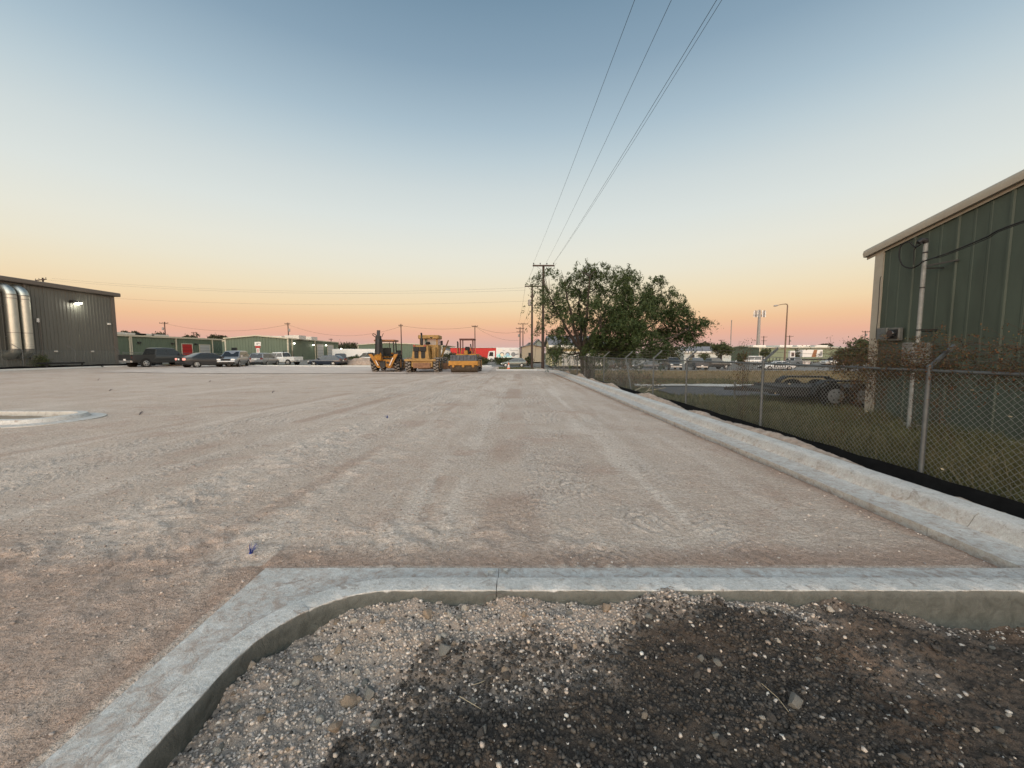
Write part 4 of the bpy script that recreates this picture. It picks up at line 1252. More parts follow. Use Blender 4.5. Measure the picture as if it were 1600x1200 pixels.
MB().bbox(LX + .05, LX + .2, ly(64) - .1, ly(64) + .1, 4.4, 4.75, .03).build('wall_sensor', G['white_paint'], lb, world=True)
MB().bbox(LX + .05, LX + .22, ly(174) - .14, ly(174) + .14, 4.6, 4.8, .03).build('wall_sensor', G['white_paint'], lb, world=True)
for px in (88, 145):
    MB().bbox(LX + .05, LX + .2, ly(px) - .12, ly(px) + .12, 1.70, 1.85, .02).build('hose_box', G['white_paint'], lb, world=True)
# lit wall pack on the grey wall
yl = ly(124)
t = thing('wall_lamp', 'lit white wall lamp high on the grey metal building', 'lamp', (LX + .05, yl, 6.60))
MB().prism([(0, -.12), (0, .16), (.30, .16), (.42, .02), (.42, -.02)], 'y', -.42, .22).build('housing', G['dark_steel'], t)
MB().prism([(.02, -.20), (.02, -.125), (.40, -.025), (.34, -.12)], 'y', -.02, .40).build('lens', G['lit_lamp'], t)
def point(name, loc, e, col=(1, .93, .74), r=.08):
    l = bpy.data.lights.new(name, 'POINT'); l.energy = e; l.color = col; l.shadow_soft_size = r
    o = bpy.data.objects.new(name, l); COL.objects.link(o); o.location = loc; return o
point('wall_lamp_light', (LX + .55, yl + .15, 6.28), 55)

# low black pipe rail in front of the grey building
t = thing('pipe_rail', 'low black pipe rail on short legs in front of the grey building', 'rail', (-40.6, 33.4, .2))
MB().tube([(0, 0, .52), (.05, 2.2, .50), (.1, 3.6, .50)], .07, 8).build('bar', G['black_plastic'], t, smooth=40)
for y in (.7, 3.5): MB().tube([(0, y, 0), (0, y, .5)], .06, 8).build('leg', G['black_plastic'], t)

# ------------------------------------------------------------------ far green buildings
def lamp_lit(label, loc, out, e=25):
    t = thing('wall_lamp', label, 'lamp', loc)
    ox, oy = out
    MB().bbox(-.16, .16, -.10, .10, -.02, .22, .03).build('housing', G['dark_steel'], t)
    MB().lathe([(-.22, .10), (-.16, .17), (-.03, .17)], (ox * .12, oy * .12, 0), 'z', 12).build('lens', G['lit_lamp'], t)
    point('wall_lamp_light', (loc[0] + ox * .6, loc[1] + oy * .6, loc[2] - .35), e)
def door(parent, m, a, b, z0, z1, out, n=5, frame='cream_trim'):
    """sectional door on a wall: panels with recessed joints, a frame"""
    a, b, n_ = Vector((*a, 0)), Vector((*b, 0)), Vector((*out, 0)); u_ = (b - a).normalized()
    d = MB()
    def slab(p, q_, za, zb2, o0, o1):
        c = [p + n_ * o0, q_ + n_ * o0, q_ + n_ * o1, p + n_ * o1]
        return [(*v.xy, za) for v in c] + [(*v.xy, zb2) for v in c]
    fr = MB()
    fr.hexa(slab(a - u_ * .14, a, z0, z1 + .14, .0, .10)); fr.hexa(slab(b, b + u_ * .14, z0, z1 + .14, .0, .10)); fr.hexa(slab(a, b, z1, z1 + .14, .0, .10))
    root = fr.build('door_frame', G[frame], parent, world=True)
    h = (z1 - z0) / n
    for i in range(n):
        o = MB().hexa(slab(a, b, z0 + i * h + .02, z0 + (i + 1) * h - .02, .0, .05)).build('door_panel', G[m], parent, world=True); o.parent = root
    o = MB().hexa(slab(a, b, z0, z1, -.02, .02)).build('door_backing', G['dark_steel'], parent, world=True); o.parent = root
def rooftop_box(parent, x0, x1, y0, y1, z0, z1, m='roof_metal'):
    MB().bbox(x0, x1, y0, y1, z0, z1, .05).build('rooftop_unit', G[m], parent, world=True)

# first: long wall parallel to the lot
x1_ = -68.0
g1 = thing('metal_building', 'long low green metal building with a red door, far behind the dark pickup', 'building', (x1_, 92, .1))
ht = 4.55
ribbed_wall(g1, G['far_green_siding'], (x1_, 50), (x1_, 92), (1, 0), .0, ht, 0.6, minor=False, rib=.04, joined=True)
MB().box(x1_ - 20, x1_ - .02, 50, 91.98, 0, ht).build('core', G['far_green_siding'], g1, world=True)
MB().prism([(x1_ + .25, ht - .05), (x1_ + .25, ht + .28), (x1_ - 10, ht + .45), (x1_ - 20.3, ht + .28), (x1_ - 20.3, ht - .05)], 'y', 49.8, 92.25).build('roof', G['cream_trim'], g1, world=True)
for px in (205, 207.5, 277, 333.5):
    y = -x1_ * F / (800 - px); MB().box(x1_ + .04, x1_ + .2, y - .09, y + .09, 0, ht).build('downspout', G['cream_trim'], g1, world=True)
def y1(px): return -x1_ * F / (800 - px)
door(g1, 'door_red', (x1_ + .05, y1(286)), (x1_ + .05, y1(301.5)), .1, 3.4, (1, 0), 5)
door(g1, 'door_white', (x1_ + .05, y1(313.5)), (x1_ + .05, y1(329)), .1, 3.3, (1, 0), 5)
for px in (219, 271, 307):
    MB().bbox(x1_ + .05, x1_ + .4, y1(px) - .25, y1(px) + .25, 3.3, 3.6, .03).build('wall_fixture', G['dark_steel'], g1, world=True)
for px, hh in ((216, .9), (250, .8), (285, .7), (262, .8)):
    rooftop_box(g1, x1_ - 7, x1_ - 4, y1(px) - 2.0, y1(px) + 2.0, ht + .3, ht + .45 + hh * .45)
# link piece
g1b = thing('metal_building', 'short green metal building end between the two long green buildings', 'building', (-72, 104, .1))
ribbed_wall(g1b, G['far_green_siding'], (-80, 104), (-66, 104), (0, -1), 0, 4.6, .6, minor=False, rib=.04, joined=True)
MB().box(-80, -66, 104.02, 118, 0, 4.6).build('core', G['far_green_siding'], g1b, world=True)
MB().box(-80.2, -65.8, 103.8, 118.2, 4.6, 4.9).build('roof', G['cream_trim'], g1b, world=True)

# second: gable facing the lot, side wall with two white doors and lit lamps
gx0, gx1, gy = -60.6, -47.4, 83.0
g2 = thing('metal_building', 'green gabled metal building with lit lamps and two white doors', 'building', (gx1, gy, 0))
eh, rh = 4.55, 5.12
gab = lambda s, L: eh + (rh - eh) * (1 - abs(2 * s / L - 1))
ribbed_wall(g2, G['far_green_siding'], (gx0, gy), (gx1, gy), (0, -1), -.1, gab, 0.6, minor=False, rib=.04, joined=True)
ex = lambda y: gx1 - (y - gy) * .13                         # side wall drifts slightly
ye = 117.0
ribbed_wall(g2, G['far_green_siding'], (gx1, gy), (ex(ye), ye), (1, .05), -.1, eh, 0.6, minor=False, rib=.04, joined=True)
MB().hexa([(gx0, gy + .03, -.1), (gx1 - .03, gy + .03, -.1), (ex(ye) - .03, ye, -.1), (gx0 - 4, ye, -.1), (gx0, gy + .03, eh), (gx1 - .03, gy + .03, eh), (ex(ye) - .03, ye, eh), (gx0 - 4, ye, eh)]).build('core', G['far_green_siding'], g2, world=True)
mxx = (gx0 + gx1) / 2
for side, xa in ((0, gx0 - .25), (1, gx1 + .25)):
    xb = xa - 4 if side == 0 else ex(ye) + .25
    MB().hexa([(xa, gy - .3, eh - .02), (mxx, gy - .3, rh), (mxx - 4.4, ye, rh), (xb, ye, eh - .02), (xa, gy - .3, eh + .22), (mxx, gy - .3, rh + .24), (mxx - 4.4, ye, rh + .24), (xb, ye, eh + .22)]).build('roof', G['cream_trim'], g2, world=True)
for x in (gx0, gx1): MB().box(x - .12, x + .12, gy - .1, gy + .12, -.1, eh).build('corner_trim', G['cream_trim'], g2, world=True)
MB().bbox(-59.4, -58.2, gy - .1, gy + .02, 1.5, 2.7, .03).build('window', G['dark_glass'], g2, world=True)
def y2(px):
    for y in np.linspace(83, 118, 351):
        if 800 + F * ex(y) / y > px: return float(y)
    return 117
for px in (457, 493): 
    y = y2(px); MB().box(ex(y) + .04, ex(y) + .2, y - .09, y + .09, 0, eh).build('downspout', G['cream_trim'], g2, world=True)
door(g2, 'door_white', (ex(y2(496)) + .08, y2(496)), (ex(y2(505.5)) + .08, y2(505.5)), 0, 3.7, (1, .05), 5)
door(g2, 'door_white', (ex(y2(512)) + .08, y2(512)), (ex(y2(521)) + .08, y2(521)), 0, 3.7, (1, .05), 5)
for px, hh in ((412, .5), (432, .4), (458, .4), (478, .35)):
    y = y2(max(px, 451)) + (0 if px > 451 else 6); x = (px - 800) / F * (y + 2)
    rooftop_box(g2, x - 1.6, x + 1.6, y + 2, y + 5, rh - .5, rh + .05 + hh * .8)
lamp_lit('lit lamp nearest the gable corner of the green building', (ex(y2(459)) + .2, y2(459), 3.75), (1, 0))
lamp_lit('lit lamp just before the first white door of the green building', (ex(y2(489)) + .2, y2(489), 3.65), (1, 0))
lamp_lit('lit lamp between the two white doors of the green building', (ex(y2(509)) + .2, y2(509), 3.7), (1, 0))
lamp_lit('lit lamp just past the far end of the green building', (ex(117) + .6, 117.2, 2.9), (1, 0))

# third: behind the machines
g3 = thing('metal_building', 'green gabled metal building behind the backhoe and the grader', 'building', (-37, 130, -.3))
xa, xb, yb = -51.0, -23.2, 130.0
eh, rh = 4.15, 4.75
gab3 = lambda s, L: eh + (rh - eh) * (s / (L * .34) if s < L * .34 else (L - s) / (L * .66) * 1.0)
ribbed_wall(g3, G['far_green_siding'], (xa, yb), (xb, yb), (0, -1), -.4, lambda s, L: max(3.7 if s > L * .9 else eh - .1, gab3(s, L)), .6, minor=False, rib=.04, joined=True)
MB().box(xa + .02, xb - .02, yb + .05, yb + 30, -.4, eh - .3).build('core', G['far_green_siding'], g3, world=True)
xm = xa + (xb - xa) * .34
MB().hexa([(xa - .3, yb - .3, eh - .02), (xm, yb - .3, rh), (xm, yb + 30, rh), (xa - .3, yb + 30, eh - .02), (xa - .3, yb - .3, eh + .22), (xm, yb - .3, rh + .24), (xm, yb + 30, rh + .24), (xa - .3, yb + 30, eh + .22)]).build('roof', G['cream_trim'], g3, world=True)
MB().hexa([(xm, yb - .3, rh), (xb + .3, yb - .3, 3.95), (xb + .3, yb + 30, 3.95), (xm, yb + 30, rh), (xm, yb - .3, rh + .24), (xb + .3, yb - .3, 4.19), (xb + .3, yb + 30, 4.19), (xm, yb + 30, rh + .24)]).build('roof', G['cream_trim'], g3, world=True)
for x in (xa, xb): MB().box(x - .12, x + .12, yb - .12, yb + .1, -.4, eh - .15).build('corner_trim', G['cream_trim'], g3, world=True)
MB().bbox(-38.5, -36.5, yb - .12, yb, 1.0, 2.4, .04).build('window', G['dark_glass'], g3, world=True)

# red shed, pale shed behind roller
rs = thing('red_building', 'flat bright red building behind the roller and the hedge', 'building', (-11, 112, -.5))
ribbed_wall(rs, G['red_wall'], (-17.6, 112), (-2.5, 112), (0, -1), -.4, 3.0, .5, minor=False, rib=.03, joined=True)
MB().box(-17.5, -2.6, 112.04, 124, -.4, 3.0).build('core', G['red_wall'], rs, world=True)
MB().box(-17.8, -2.3, 111.8, 124.2, 3.0, 3.12).build('roof', G['roof_metal'], rs, world=True)
ws = thing('white_shed', 'low white gabled shed between the grader and the red building', 'shed', (-20.5, 118, -.3))
MB().prism([(-23, -.3), (-23, 2.0), (-20.8, 2.75), (-18.3, 2.0), (-18.3, -.3)], 'y', 118, 124).build('wall', G['house_wall'], ws, world=True)
MB().hexa([(-23.3, 117.7, 1.95), (-20.8, 117.7, 2.78), (-20.8, 124, 2.78), (-23.3, 124, 1.95), (-23.3, 117.7, 2.1), (-20.8, 117.7, 2.93), (-20.8, 124, 2.93), (-23.3, 124, 2.1)]).build('roof', G['roof_grey'], ws, world=True)
MB().hexa([(-20.8, 117.7, 2.78), (-18.0, 117.7, 1.95), (-18.0, 124, 1.95), (-20.8, 124, 2.78), (-20.8, 117.7, 2.93), (-18.0, 117.7, 2.1), (-18.0, 124, 2.1), (-20.8, 124, 2.93)]).build('roof', G['roof_grey'], ws, world=True)

# houses by the poles
def gable_house(name, label, x0, x1, y0, y1, zb, ze, zr, wall, roof, axis='y', cat='house', trim=True):
    t = thing(name, label, cat, ((x0 + x1) / 2, y0, zb))
    if axis == 'y':           # ridge runs away from us, gable faces us
        xm = (x0 + x1) / 2
        MB().prism([(x0, zb), (x0, ze), (xm, zr), (x1, ze), (x1, zb)], 'y', y0, y1).build('wall', G[wall], t, world=True)
        for a, b in ((x0 - .35, xm), (xm, x1 + .35)):
            za, zb2 = (ze - .1, zr) if a < xm - .01 else (zr, ze - .1)
            MB().hexa([(a, y0 - .4, za + .02), (b, y0 - .4, zb2 + .02), (b, y1 + .4, zb2 + .02), (a, y1 + .4, za + .02), (a, y0 - .4, za + .18), (b, y0 - .4, zb2 + .18), (b, y1 + .4, zb2 + .18), (a, y1 + .4, za + .18)]).build('roof', G[roof], t, world=True)
    else:                     # ridge runs across
        ym = (y0 + y1) / 2
        MB().prism([(y0, zb), (y0, ze), (ym, zr), (y1, ze), (y1, zb)], 'x', x0, x1).build('wall', G[wall], t, world=True)
        for a, b in ((y0 - .4, ym), (ym, y1 + .4)):
            za, zb2 = (ze - .1, zr) if a < ym - .01 else (zr, ze - .1)
            MB().hexa([(x0 - .4, a, za + .02), (x1 + .4, a, za + .02), (x1 + .4, b, zb2 + .02), (x0 - .4, b, zb2 + .02), (x0 - .4, a, za + .18), (x1 + .4, a, za + .18), (x1 + .4, b, zb2 + .18), (x0 - .4, b, zb2 + .18)]).build('roof', G[roof], t, world=True)
        if trim: MB().box(x0 - .4, x1 + .4, y0 - .5, y0 - .41, ze - .26, ze + .06).build('fascia', G['white_paint'], t, world=True)
    return t
hb = gable_house('house', 'beige gabled house just right of the far pair of poles', 2.2, 6.5, 86, 96, -.4, 2.9, 3.4, 'beige_wall', 'roof_grey')
MB().bbox(3.6, 4.4, 85.9, 86.02, .6, 1.6, .03).build('window', G['dark_glass'], hb, world=True)
gable_house('house', 'narrow grey-green steep gabled house between the two near poles', 5.0, 7.4, 92, 100, -.4, 3.2, 4.7, 'grey_green_wall', 'roof_grey')
gable_house('house', 'small grey-green gabled house half hidden by the second pole', 3.6, 5.2, 100, 106, -.4, 3.2, 4.1, 'grey_green_wall', 'roof_grey')
hy_ = gable_house('house', 'pale yellow house with grey roof and white garage, behind the mesquite tree', 6.2, 15, 62, 72, -.5, 2.75, 4.3, 'yellow_wall', 'roof_grey', axis='x')
MB().box(7.9, 14.2, 61.93, 61.99, -.4, 1.85).build('garage_door', G['white_paint'], hy_, world=True)
for zz in (.2, .75, 1.3): MB().box(7.9, 14.2, 61.915, 61.928, zz, zz + .03).build('door_joint', G['door_white'], hy_, world=True)
MB().box(5.9, 15.2, 61.2, 61.6, 2.3, 2.55).build('eave', G['cream_trim'], hy_, world=True)
# white house on the right behind the parked pickups
hw = gable_house('house', 'white low house with grey gabled roof behind the parked pickups', 44.0, 56.0, 100, 110, -1.3, 1.9, 3.1, 'house_wall', 'roof_grey', axis='x')
for x in (45.5, 48.5, 52.5): MB().bbox(x, x + 1.1, 99.9, 100.03, -.1, 1.1, .03).build('window', G['dark_glass'], hw, world=True)
gable_house('house', 'small white side building left of the white low house', 40.5, 44.5, 104, 110, -1.3, 1.5, 2.1, 'house_wall', 'roof_metal', axis='x')
# long pale green building at right
lg = thing('metal_building', 'long pale green metal building behind the street lamp, far right', 'building', (82, 130, -1.3))
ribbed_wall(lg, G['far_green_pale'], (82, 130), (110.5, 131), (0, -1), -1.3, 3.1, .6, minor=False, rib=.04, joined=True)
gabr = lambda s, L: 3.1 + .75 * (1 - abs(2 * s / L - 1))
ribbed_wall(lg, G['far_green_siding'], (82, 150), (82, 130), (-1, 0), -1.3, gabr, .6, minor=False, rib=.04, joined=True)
MB().prism([(130.1, -1.3), (130.1, 3.05), (140, 3.8), (150, 3.05), (150, -1.3)], 'x', 82.05, 110.4).build('core', G['far_green_pale'], lg, world=True)
for a, b, za, zb2 in ((129.6, 140, 3.1, 3.87), (140, 150.4, 3.87, 3.1)):
    MB().hexa([(81.6, a, za), (110.9, a, za), (110.9, b, zb2), (81.6, b, zb2), (81.6, a, za + .3), (110.9, a, za + .3), (110.9, b, zb2 + .3), (81.6, b, zb2 + .3)]).build('roof', G['cream_trim'], lg, world=True)
for x in (82.1, 94.8, 110.3): MB().box(x - .16, x + .16, 129.75, 129.95, -1.3, 3.1).build('downspout', G['cream_trim'], lg, world=True)
for x in (84, 93, 99, 105): rooftop_box(lg, x - 2.2, x + 2.2, 133, 136, 3.4, 4.15, 'white_paint')
for x in (97.2, 98.9, 100.6): MB().bbox(x, x + 1.5, 129.85, 129.98, 1.3, 2.4, .03).build('window', G['dark_glass'], lg, world=True)

# ------------------------------------------------------------------ utility poles and wires
def utility_pole(label, x, y, h, arms, group=None, r=.15, zb=None, transformer=None, name='utility_pole', ins=4, rz=0.0):
    zb = ztf(x, y) if zb is None else zb
    t = thing(name, label, 'utility pole', (x, y, zb), rz, group)
    MB().tube([(0, 0, -.4), (0, 0, h * .5), (0, 0, h)], [r, r * .82, r * .62], 12).build('shaft', G['pole_wood'], t, smooth=50)
    for (za, w, off) in arms:
        a = MB().bbox(-w / 2 + off, w / 2 + off, -r - .12, -r - .01, h + za - .07, h + za + .07, .01).build('crossarm', G['pole_wood'], t)
        for k in range(ins):
            xx = -w / 2 + off + .08 + (w - .16) * k / max(1, ins - 1)
            if abs(xx) < .1: xx += .2
            o = MB().lathe([(0, .018), (.07, .02), (.08, .05), (.12, .055), (.14, .04), (.17, .05), (.20, .03)], (xx, -r - .065, h + za + .07), 'z', 8).build('insulator', G['dark_steel'], t); o.parent = a
        for sg in (-1, 1):
            o = MB().bar((sg * w * .3 + off, -r - .02, h + za - .07), (0, -r + .02, h + za - .55), .03, .02).build('brace', G['pole_wood'], t); o.parent = a
    if transformer:
        zt2, ox = transformer
        MB().lathe([(0, .16), (.04, .22), (.7, .22), (.76, .14)], (ox, -.05, h + zt2), 'z', 14).build('transformer', G['tower_grey'], t, smooth=40)
        MB().box(min(0, ox), max(0, ox), -.06, .02, h + zt2 + .5, h + zt2 + .56).build('transformer_bracket', G['dark_steel'], t)
    return t
pA = at(848, 578, -.1); hA = pt(849, 414, pA.y).z + .1
utility_pole('tall brown utility pole nearest the camera, beside the mesquite tree', pA.x, pA.y, hA, [(-.12, 2.15, 0)], zb=-.1, r=.17)
pB = at(831, 574, -.25); hB = pt(831, 444, pB.y).z + .25
utility_pole('second utility pole, just left of and behind the nearest one', pB.x, pB.y, hB, [(-.3, 2.1, .1), (-1.6, .5, 0)], zb=-.25, r=.16, transformer=(-2.7, -.3))
def far_pole(px, ptop, Y, label, arms, **k):
    x = (px - 800) / F * Y; zb = ztf(x, Y)
    return utility_pole(label, x, Y, pt(px, ptop, Y).z - zb, arms, zb=zb, **k), Vector((x, Y, pt(px, ptop, Y).z))
_, pC = far_pole(817, 505, 100, 'far utility pole right of its twin, behind the white box truck', [(-.2, 2.6, 0)], r=.15)
_, pD = far_pole(812.5, 511, 104, 'far utility pole with two crossarms at the truck tail', [(-.4, 2.2, 0), (-1.3, 1.8, 0)], r=.17, transformer=(-2.6, -.35))
_, pE = far_pole(742.5, 509, 96, 'slim utility pole rising behind the yellow roller', [(-.15, 1.5, 0)], r=.14)
_, pF = far_pole(628, 506, 92, 'slim utility pole between the backhoe and the grader', [(-.45, 1.0, 0)], r=.15)
_, pG = far_pole(453, 504, 100, 'reddish utility pole above the green gabled building', [(-.35, 1.4, 0)], r=.17, transformer=(-2.3, .3))
_, pH = far_pole(262, 503, 106, 'utility pole above the long low green building', [(-.35, 2.4, 0)], r=.17, transformer=(-2.2, -.5))
_, pI = far_pole(80, 434, 62, 'utility pole top showing over the roof of the grey building', [(-.35, 3.2, 0)], r=.16, rz=R(-20))
_, pJ = far_pole(519, 529, 150, 'tiny far utility pole over the end of the green gabled building', [(-.3, 1.6, 0)], r=.2)
_, pK = far_pole(1125, 531, 190, 'far utility pole above the round tree, right of the mesquite', [(-.2, 3.0, 0)], r=.22)
_, pL = far_pole(1191, 525, 190, 'far utility pole with two crossarms by the cell tower', [(-.5, 3.0, 0), (-2.3, 2.6, 0)], r=.24)
_, pM = far_pole(1231, 524, 175, 'far utility pole with a transformer, right of the street lamp', [(-.5, 3.0, 0)], r=.22, transformer=(-2.8, .5))
_, pN = far_pole(1348, 517, 120, 'utility pole over the dark trees beside the right building', [(-.3, 2.3, 0)], r=.16, transformer=(-1.6, .4))
_, pO = far_pole(306, 519, 130, 'small far utility pole above the roof by the white door', [(-.25, 1.2, 0)], r=.14)

def wire(a, b, sag, label, r=.012, n=28, group=None):
    a, b = Vector(a), Vector(b)
    P = [lerp(a, b, s_) - Vector((0, 0, sag * 4 * s_ * (1 - s_))) for s_ in np.linspace(0, 1, n)]
    return tag(MB().tube(P, r, 5, caps=False).build('power_line', G['cable_black'], None, fix=False), label, 'power line', group)
zA = hA - .1 - .12 + .25
back = -13.0
def over(px0, xa, label, r):
    """line from the pole's crossarm, passing through the top of the picture at px0"""
    d = ray(px0, 0); t = (zA - .42 - EYE) / d.z; q_ = Vector((0, 0, EYE)) + d * t
    a = Vector((xa, pA.y - .25, zA)); k = (back - a.y) / (q_.y - a.y)
    b = Vector((a.x + (q_.x - a.x) * k, back, zA + .1))
    wire(a, b, .55, label, r)
over(990, pA.x - 1.0, 'leftmost overhead power line running from the nearest pole', .006)
over(1047, pA.x + .25, 'middle overhead power line running from the nearest pole', .006)
over(1117, pA.x + .97, 'left strand of the close right-hand pair of overhead power lines', .007)
over(1125, pA.x + 1.02, 'right strand of the close right-hand pair of overhead power lines', .006)
topB = Vector((pB.x, pB.y, hB - .25 - .3 + .2))
for dx, s_ in ((-.95, 'leftmost line'), (.2, 'middle line'), (1.15, 'right line')):
    wire((pA.x + dx + .1, pA.y - .2, zA), (pB.x + dx + .1, pB.y - .2, topB.z), .15, s_ + ' of the short span between the two nearest poles', .011)
    wire((pB.x + dx + .1, pB.y - .2, topB.z), (pC.x + dx * 1.1, pC.y, pC.z), .6, s_ + ' of the long span from the second pole to the far pole', .012)
wire((pI.x + 1.4, pI.y, pI.z - .1), (pB.x - .9, pB.y, topB.z - .35), 1.1, 'highest thin wire crossing the sky from the left roof to the second pole', .007)
wire((pI.x + .4, pI.y, pI.z - .3), (pB.x - .8, pB.y, topB.z - .65), 1.1, 'second thin wire crossing the sky from the left roof to the second pole', .007)
wire((pI.x, pI.y, pI.z - 2.4), (pB.x - .2, pB.y, topB.z - 2.0), 1.0, 'lowest thin wire crossing the sky from the left roof to the second pole', .007)
wire((pH.x, pH.y, pH.z - .4), (pG.x, pG.y, pG.z - .5), 1.8, 'wire sagging between the two poles above the green buildings', .02)
wire((pG.x, pG.y, pG.z - .5), (pF.x, pF.y, pF.z - .6), 2.5, 'wire sagging from the reddish pole to the pole by the backhoe', .018)
wire((pF.x, pF.y, pF.z - .4), (pE.x, pE.y, pE.z - .2), .7, 'wire between the poles behind the grader and the roller', .02)
wire((pE.x, pE.y, pE.z - .15), (pD.x, pD.y, pD.z - 1.2), .9, 'wire from the roller pole to the pole at the truck tail', .022)
wire((pE.x, pE.y, pE.z - .15), (pD.x, pD.y, pD.z - 3.4), 1.2, 'lower wire from the roller pole to the pole at the truck tail', .018)
wire((pA.x + .1, pA.y, hA - 2.6), (pA.x + 3.3, pA.y + 4, .5), .3, 'slanting service wire from the nearest pole down behind the tree', .012)
wire((pA.x, pA.y, hA - 1.4), (pA.x - 1.0, pA.y - 1.3, -.05), 0.0, 'thin straight guy wire left of the nearest utility pole', .012)
# street lamp
sl = pt(1225, 577, 66); 
t = thing('street_lamp', 'tall brown street lamp with a curved arm, unlit, above the dry field', 'street lamp', (sl.x, 66, -1.22))
H = pt(1225, 475, 66).z + 1.22
MB().tube([(0, 0, 0), (0, 0, H * .6), (0, 0, H - .25), (-.12, 0, H - .03), (-.4, 0, H)], [.15, .115, .09, .08, .07], 10).build('post', G['lamp_brown'], t, smooth=50)
MB().tube([(-.4, 0, H), (-1.0, 0, H - .06), (-1.7, 0, H - .22)], [.06, .05, .045], 8).build('arm', G['lamp_brown'], t, smooth=50)
MB().loft([[(-1.6 - a_, w_ * y_, H - .25 - a_ * .12 + zz * w_) for y_, zz in ((-1, -.2), (-.6, .8), (.6, .8), (1, -.2), (.5, -.6), (-.5, -.6))] for a_, w_ in ((0, .08), (.2, .17), (.5, .19), (.72, .08))]).build('luminaire', G['tower_grey'], t, smooth=50)
# cell tower
ct = pt(1184, 545, 170)
t = thing('cell_tower', 'grey monopole cell tower with two banks of antenna panels', 'tower', (ct.x, 170, -1.3))
H = pt(1185, 484, 170).z + 1.3
MB().tube([(0, 0, 0), (0, 0, H - 1.0)], [.75, .5], 12).build('mast', G['tower_grey'], t, smooth=50)
MB().tube([(0, 0, H - 4), (0, 0, H)], [.5, .4], 12).build('mast_head', G['tower_grey'], t, smooth=50)
for sx in (-1, 1):
    MB().bar((0, 0, H - 2.6), (sx * 2.2, -.2, H - 2.6), .12, .12).bar((0, 0, H - .9), (sx * 2.2, -.2, H - .9), .12, .12).build('mount_arm', G['tower_grey'], t)
    for k in range(4):
        x = sx * (1.0 + .48 * k); MB().bbox(x - .17, x + .17, -.55 + .1 * k, -.35 + .1 * k, H - 3.2, H - .2 - .2 * (k % 2), .03).build('antenna_panel', G['antenna_white' if k % 3 == 0 else 'tower_grey'], t)
        MB().bbox(x - .12, x + .2, -.2, .15, H - 2.9, H - 2.0, .03).build('radio_unit', G['dark_steel'], t)
lt = pt(1141, 550, 200)
t = thing('lattice_mast', 'thin faint lattice radio mast left of the cell tower', 'mast', (lt.x, 200, -1.3))
H = pt(1141.5, 500, 200).z + 1.3
mb = MB()
for a in range(3):
    p = (.28 * math.cos(a * 2.094), .28 * math.sin(a * 2.094))
    mb.tube([(p[0], p[1], 0), (p[0] * .6, p[1] * .6, H)], .07, 5)
mb.build('leg_tube', G['tower_grey'], t)
mb = MB()
for k in range(24):
    z = H * k / 24
    a, b = k % 3, (k + 1) % 3
    mb.bar((.28 * math.cos(a * 2.094), .28 * math.sin(a * 2.094), z), (.28 * math.cos(b * 2.094), .28 * math.sin(b * 2.094), z + H / 24), .05, .05)
mb.build('lacing', G['tower_grey'], t)
# sign stand by the green gable
t = thing('sign_stand', 'small white and red sign board in front of the green gable', 'sign', (-45.4, 70, -.3))
MB().bbox(-.55, .55, 0, .12, 3.15, 3.85, .02).build('top_board', G['white_paint'], t)
MB().bbox(-.42, .42, .01, .11, 2.75, 3.14, .02).build('middle_board', G['door_red'], t)
MB().bbox(-.28, .28, .0, .12, 1.9, 2.74, .02).build('lower_board', G['white_paint'], t)
MB().box(-.18, .02, -.012, -.002, 3.35, 3.65).box(.1, .4, -.012, -.002, 3.5, 3.6).build('print_mark', G['grey_print'], t)
MB().box(-.10, -.02, -.012, -.002, 2.0, 2.6).box(.04, .12, -.012, -.002, 2.0, 2.6).build('print_mark', G['door_red'], t)
for x in (-.2, .2): MB().tube([(x, .06, 0), (x, .06, 1.9)], .04, 6).build('leg', G['galvanised'], t)
# ------------------------------------------------------------------ vehicles (front towards local +x)
def wheel(parent, x, y, r, w, rim='rim_metal', side=1):
    t = MB().lathe([(-w / 2, r * .62), (-w / 2, r * .9), (-w * .36, r), (w * .36, r), (w / 2, r * .9), (w / 2, r * .62)], (x, y, r), 'y', 20).build('wheel', G['rubber'], parent, smooth=40)
    d = MB(); o = side * (w / 2 + .004)
    d.lathe([(0, r * .64), (side * .012, r * .64), (side * .02, r * .2), (side * .03, r * .14)] if side > 0 else [(-.03, r * .14), (-.02, r * .2), (-.012, r * .64), (0, r * .64)], (x, y + o, r), 'y', 20)
    rm = d.build('rim', G[rim], parent, smooth=40); rm.parent = t
    h = MB()
    for k in range(5):
        a = 6.283 * k / 5 + .3
        h.box(-.001, .001, 0, 0.001, 0, .001) if False else h.prism([(x + r * .30 * math.cos(a - .28), r + r * .30 * math.sin(a - .28)), (x + r * .54 * math.cos(a - .30), r + r * .54 * math.sin(a - .30)), (x + r * .54 * math.cos(a + .30), r + r * .54 * math.sin(a + .30)), (x + r * .30 * math.cos(a + .28), r + r * .30 * math.sin(a + .28))], 'y', y + o + side * .012, y + o + side * .026)
    hs = h.build('rim_hole', G['rim_dark'], parent); hs.parent = t
    return t
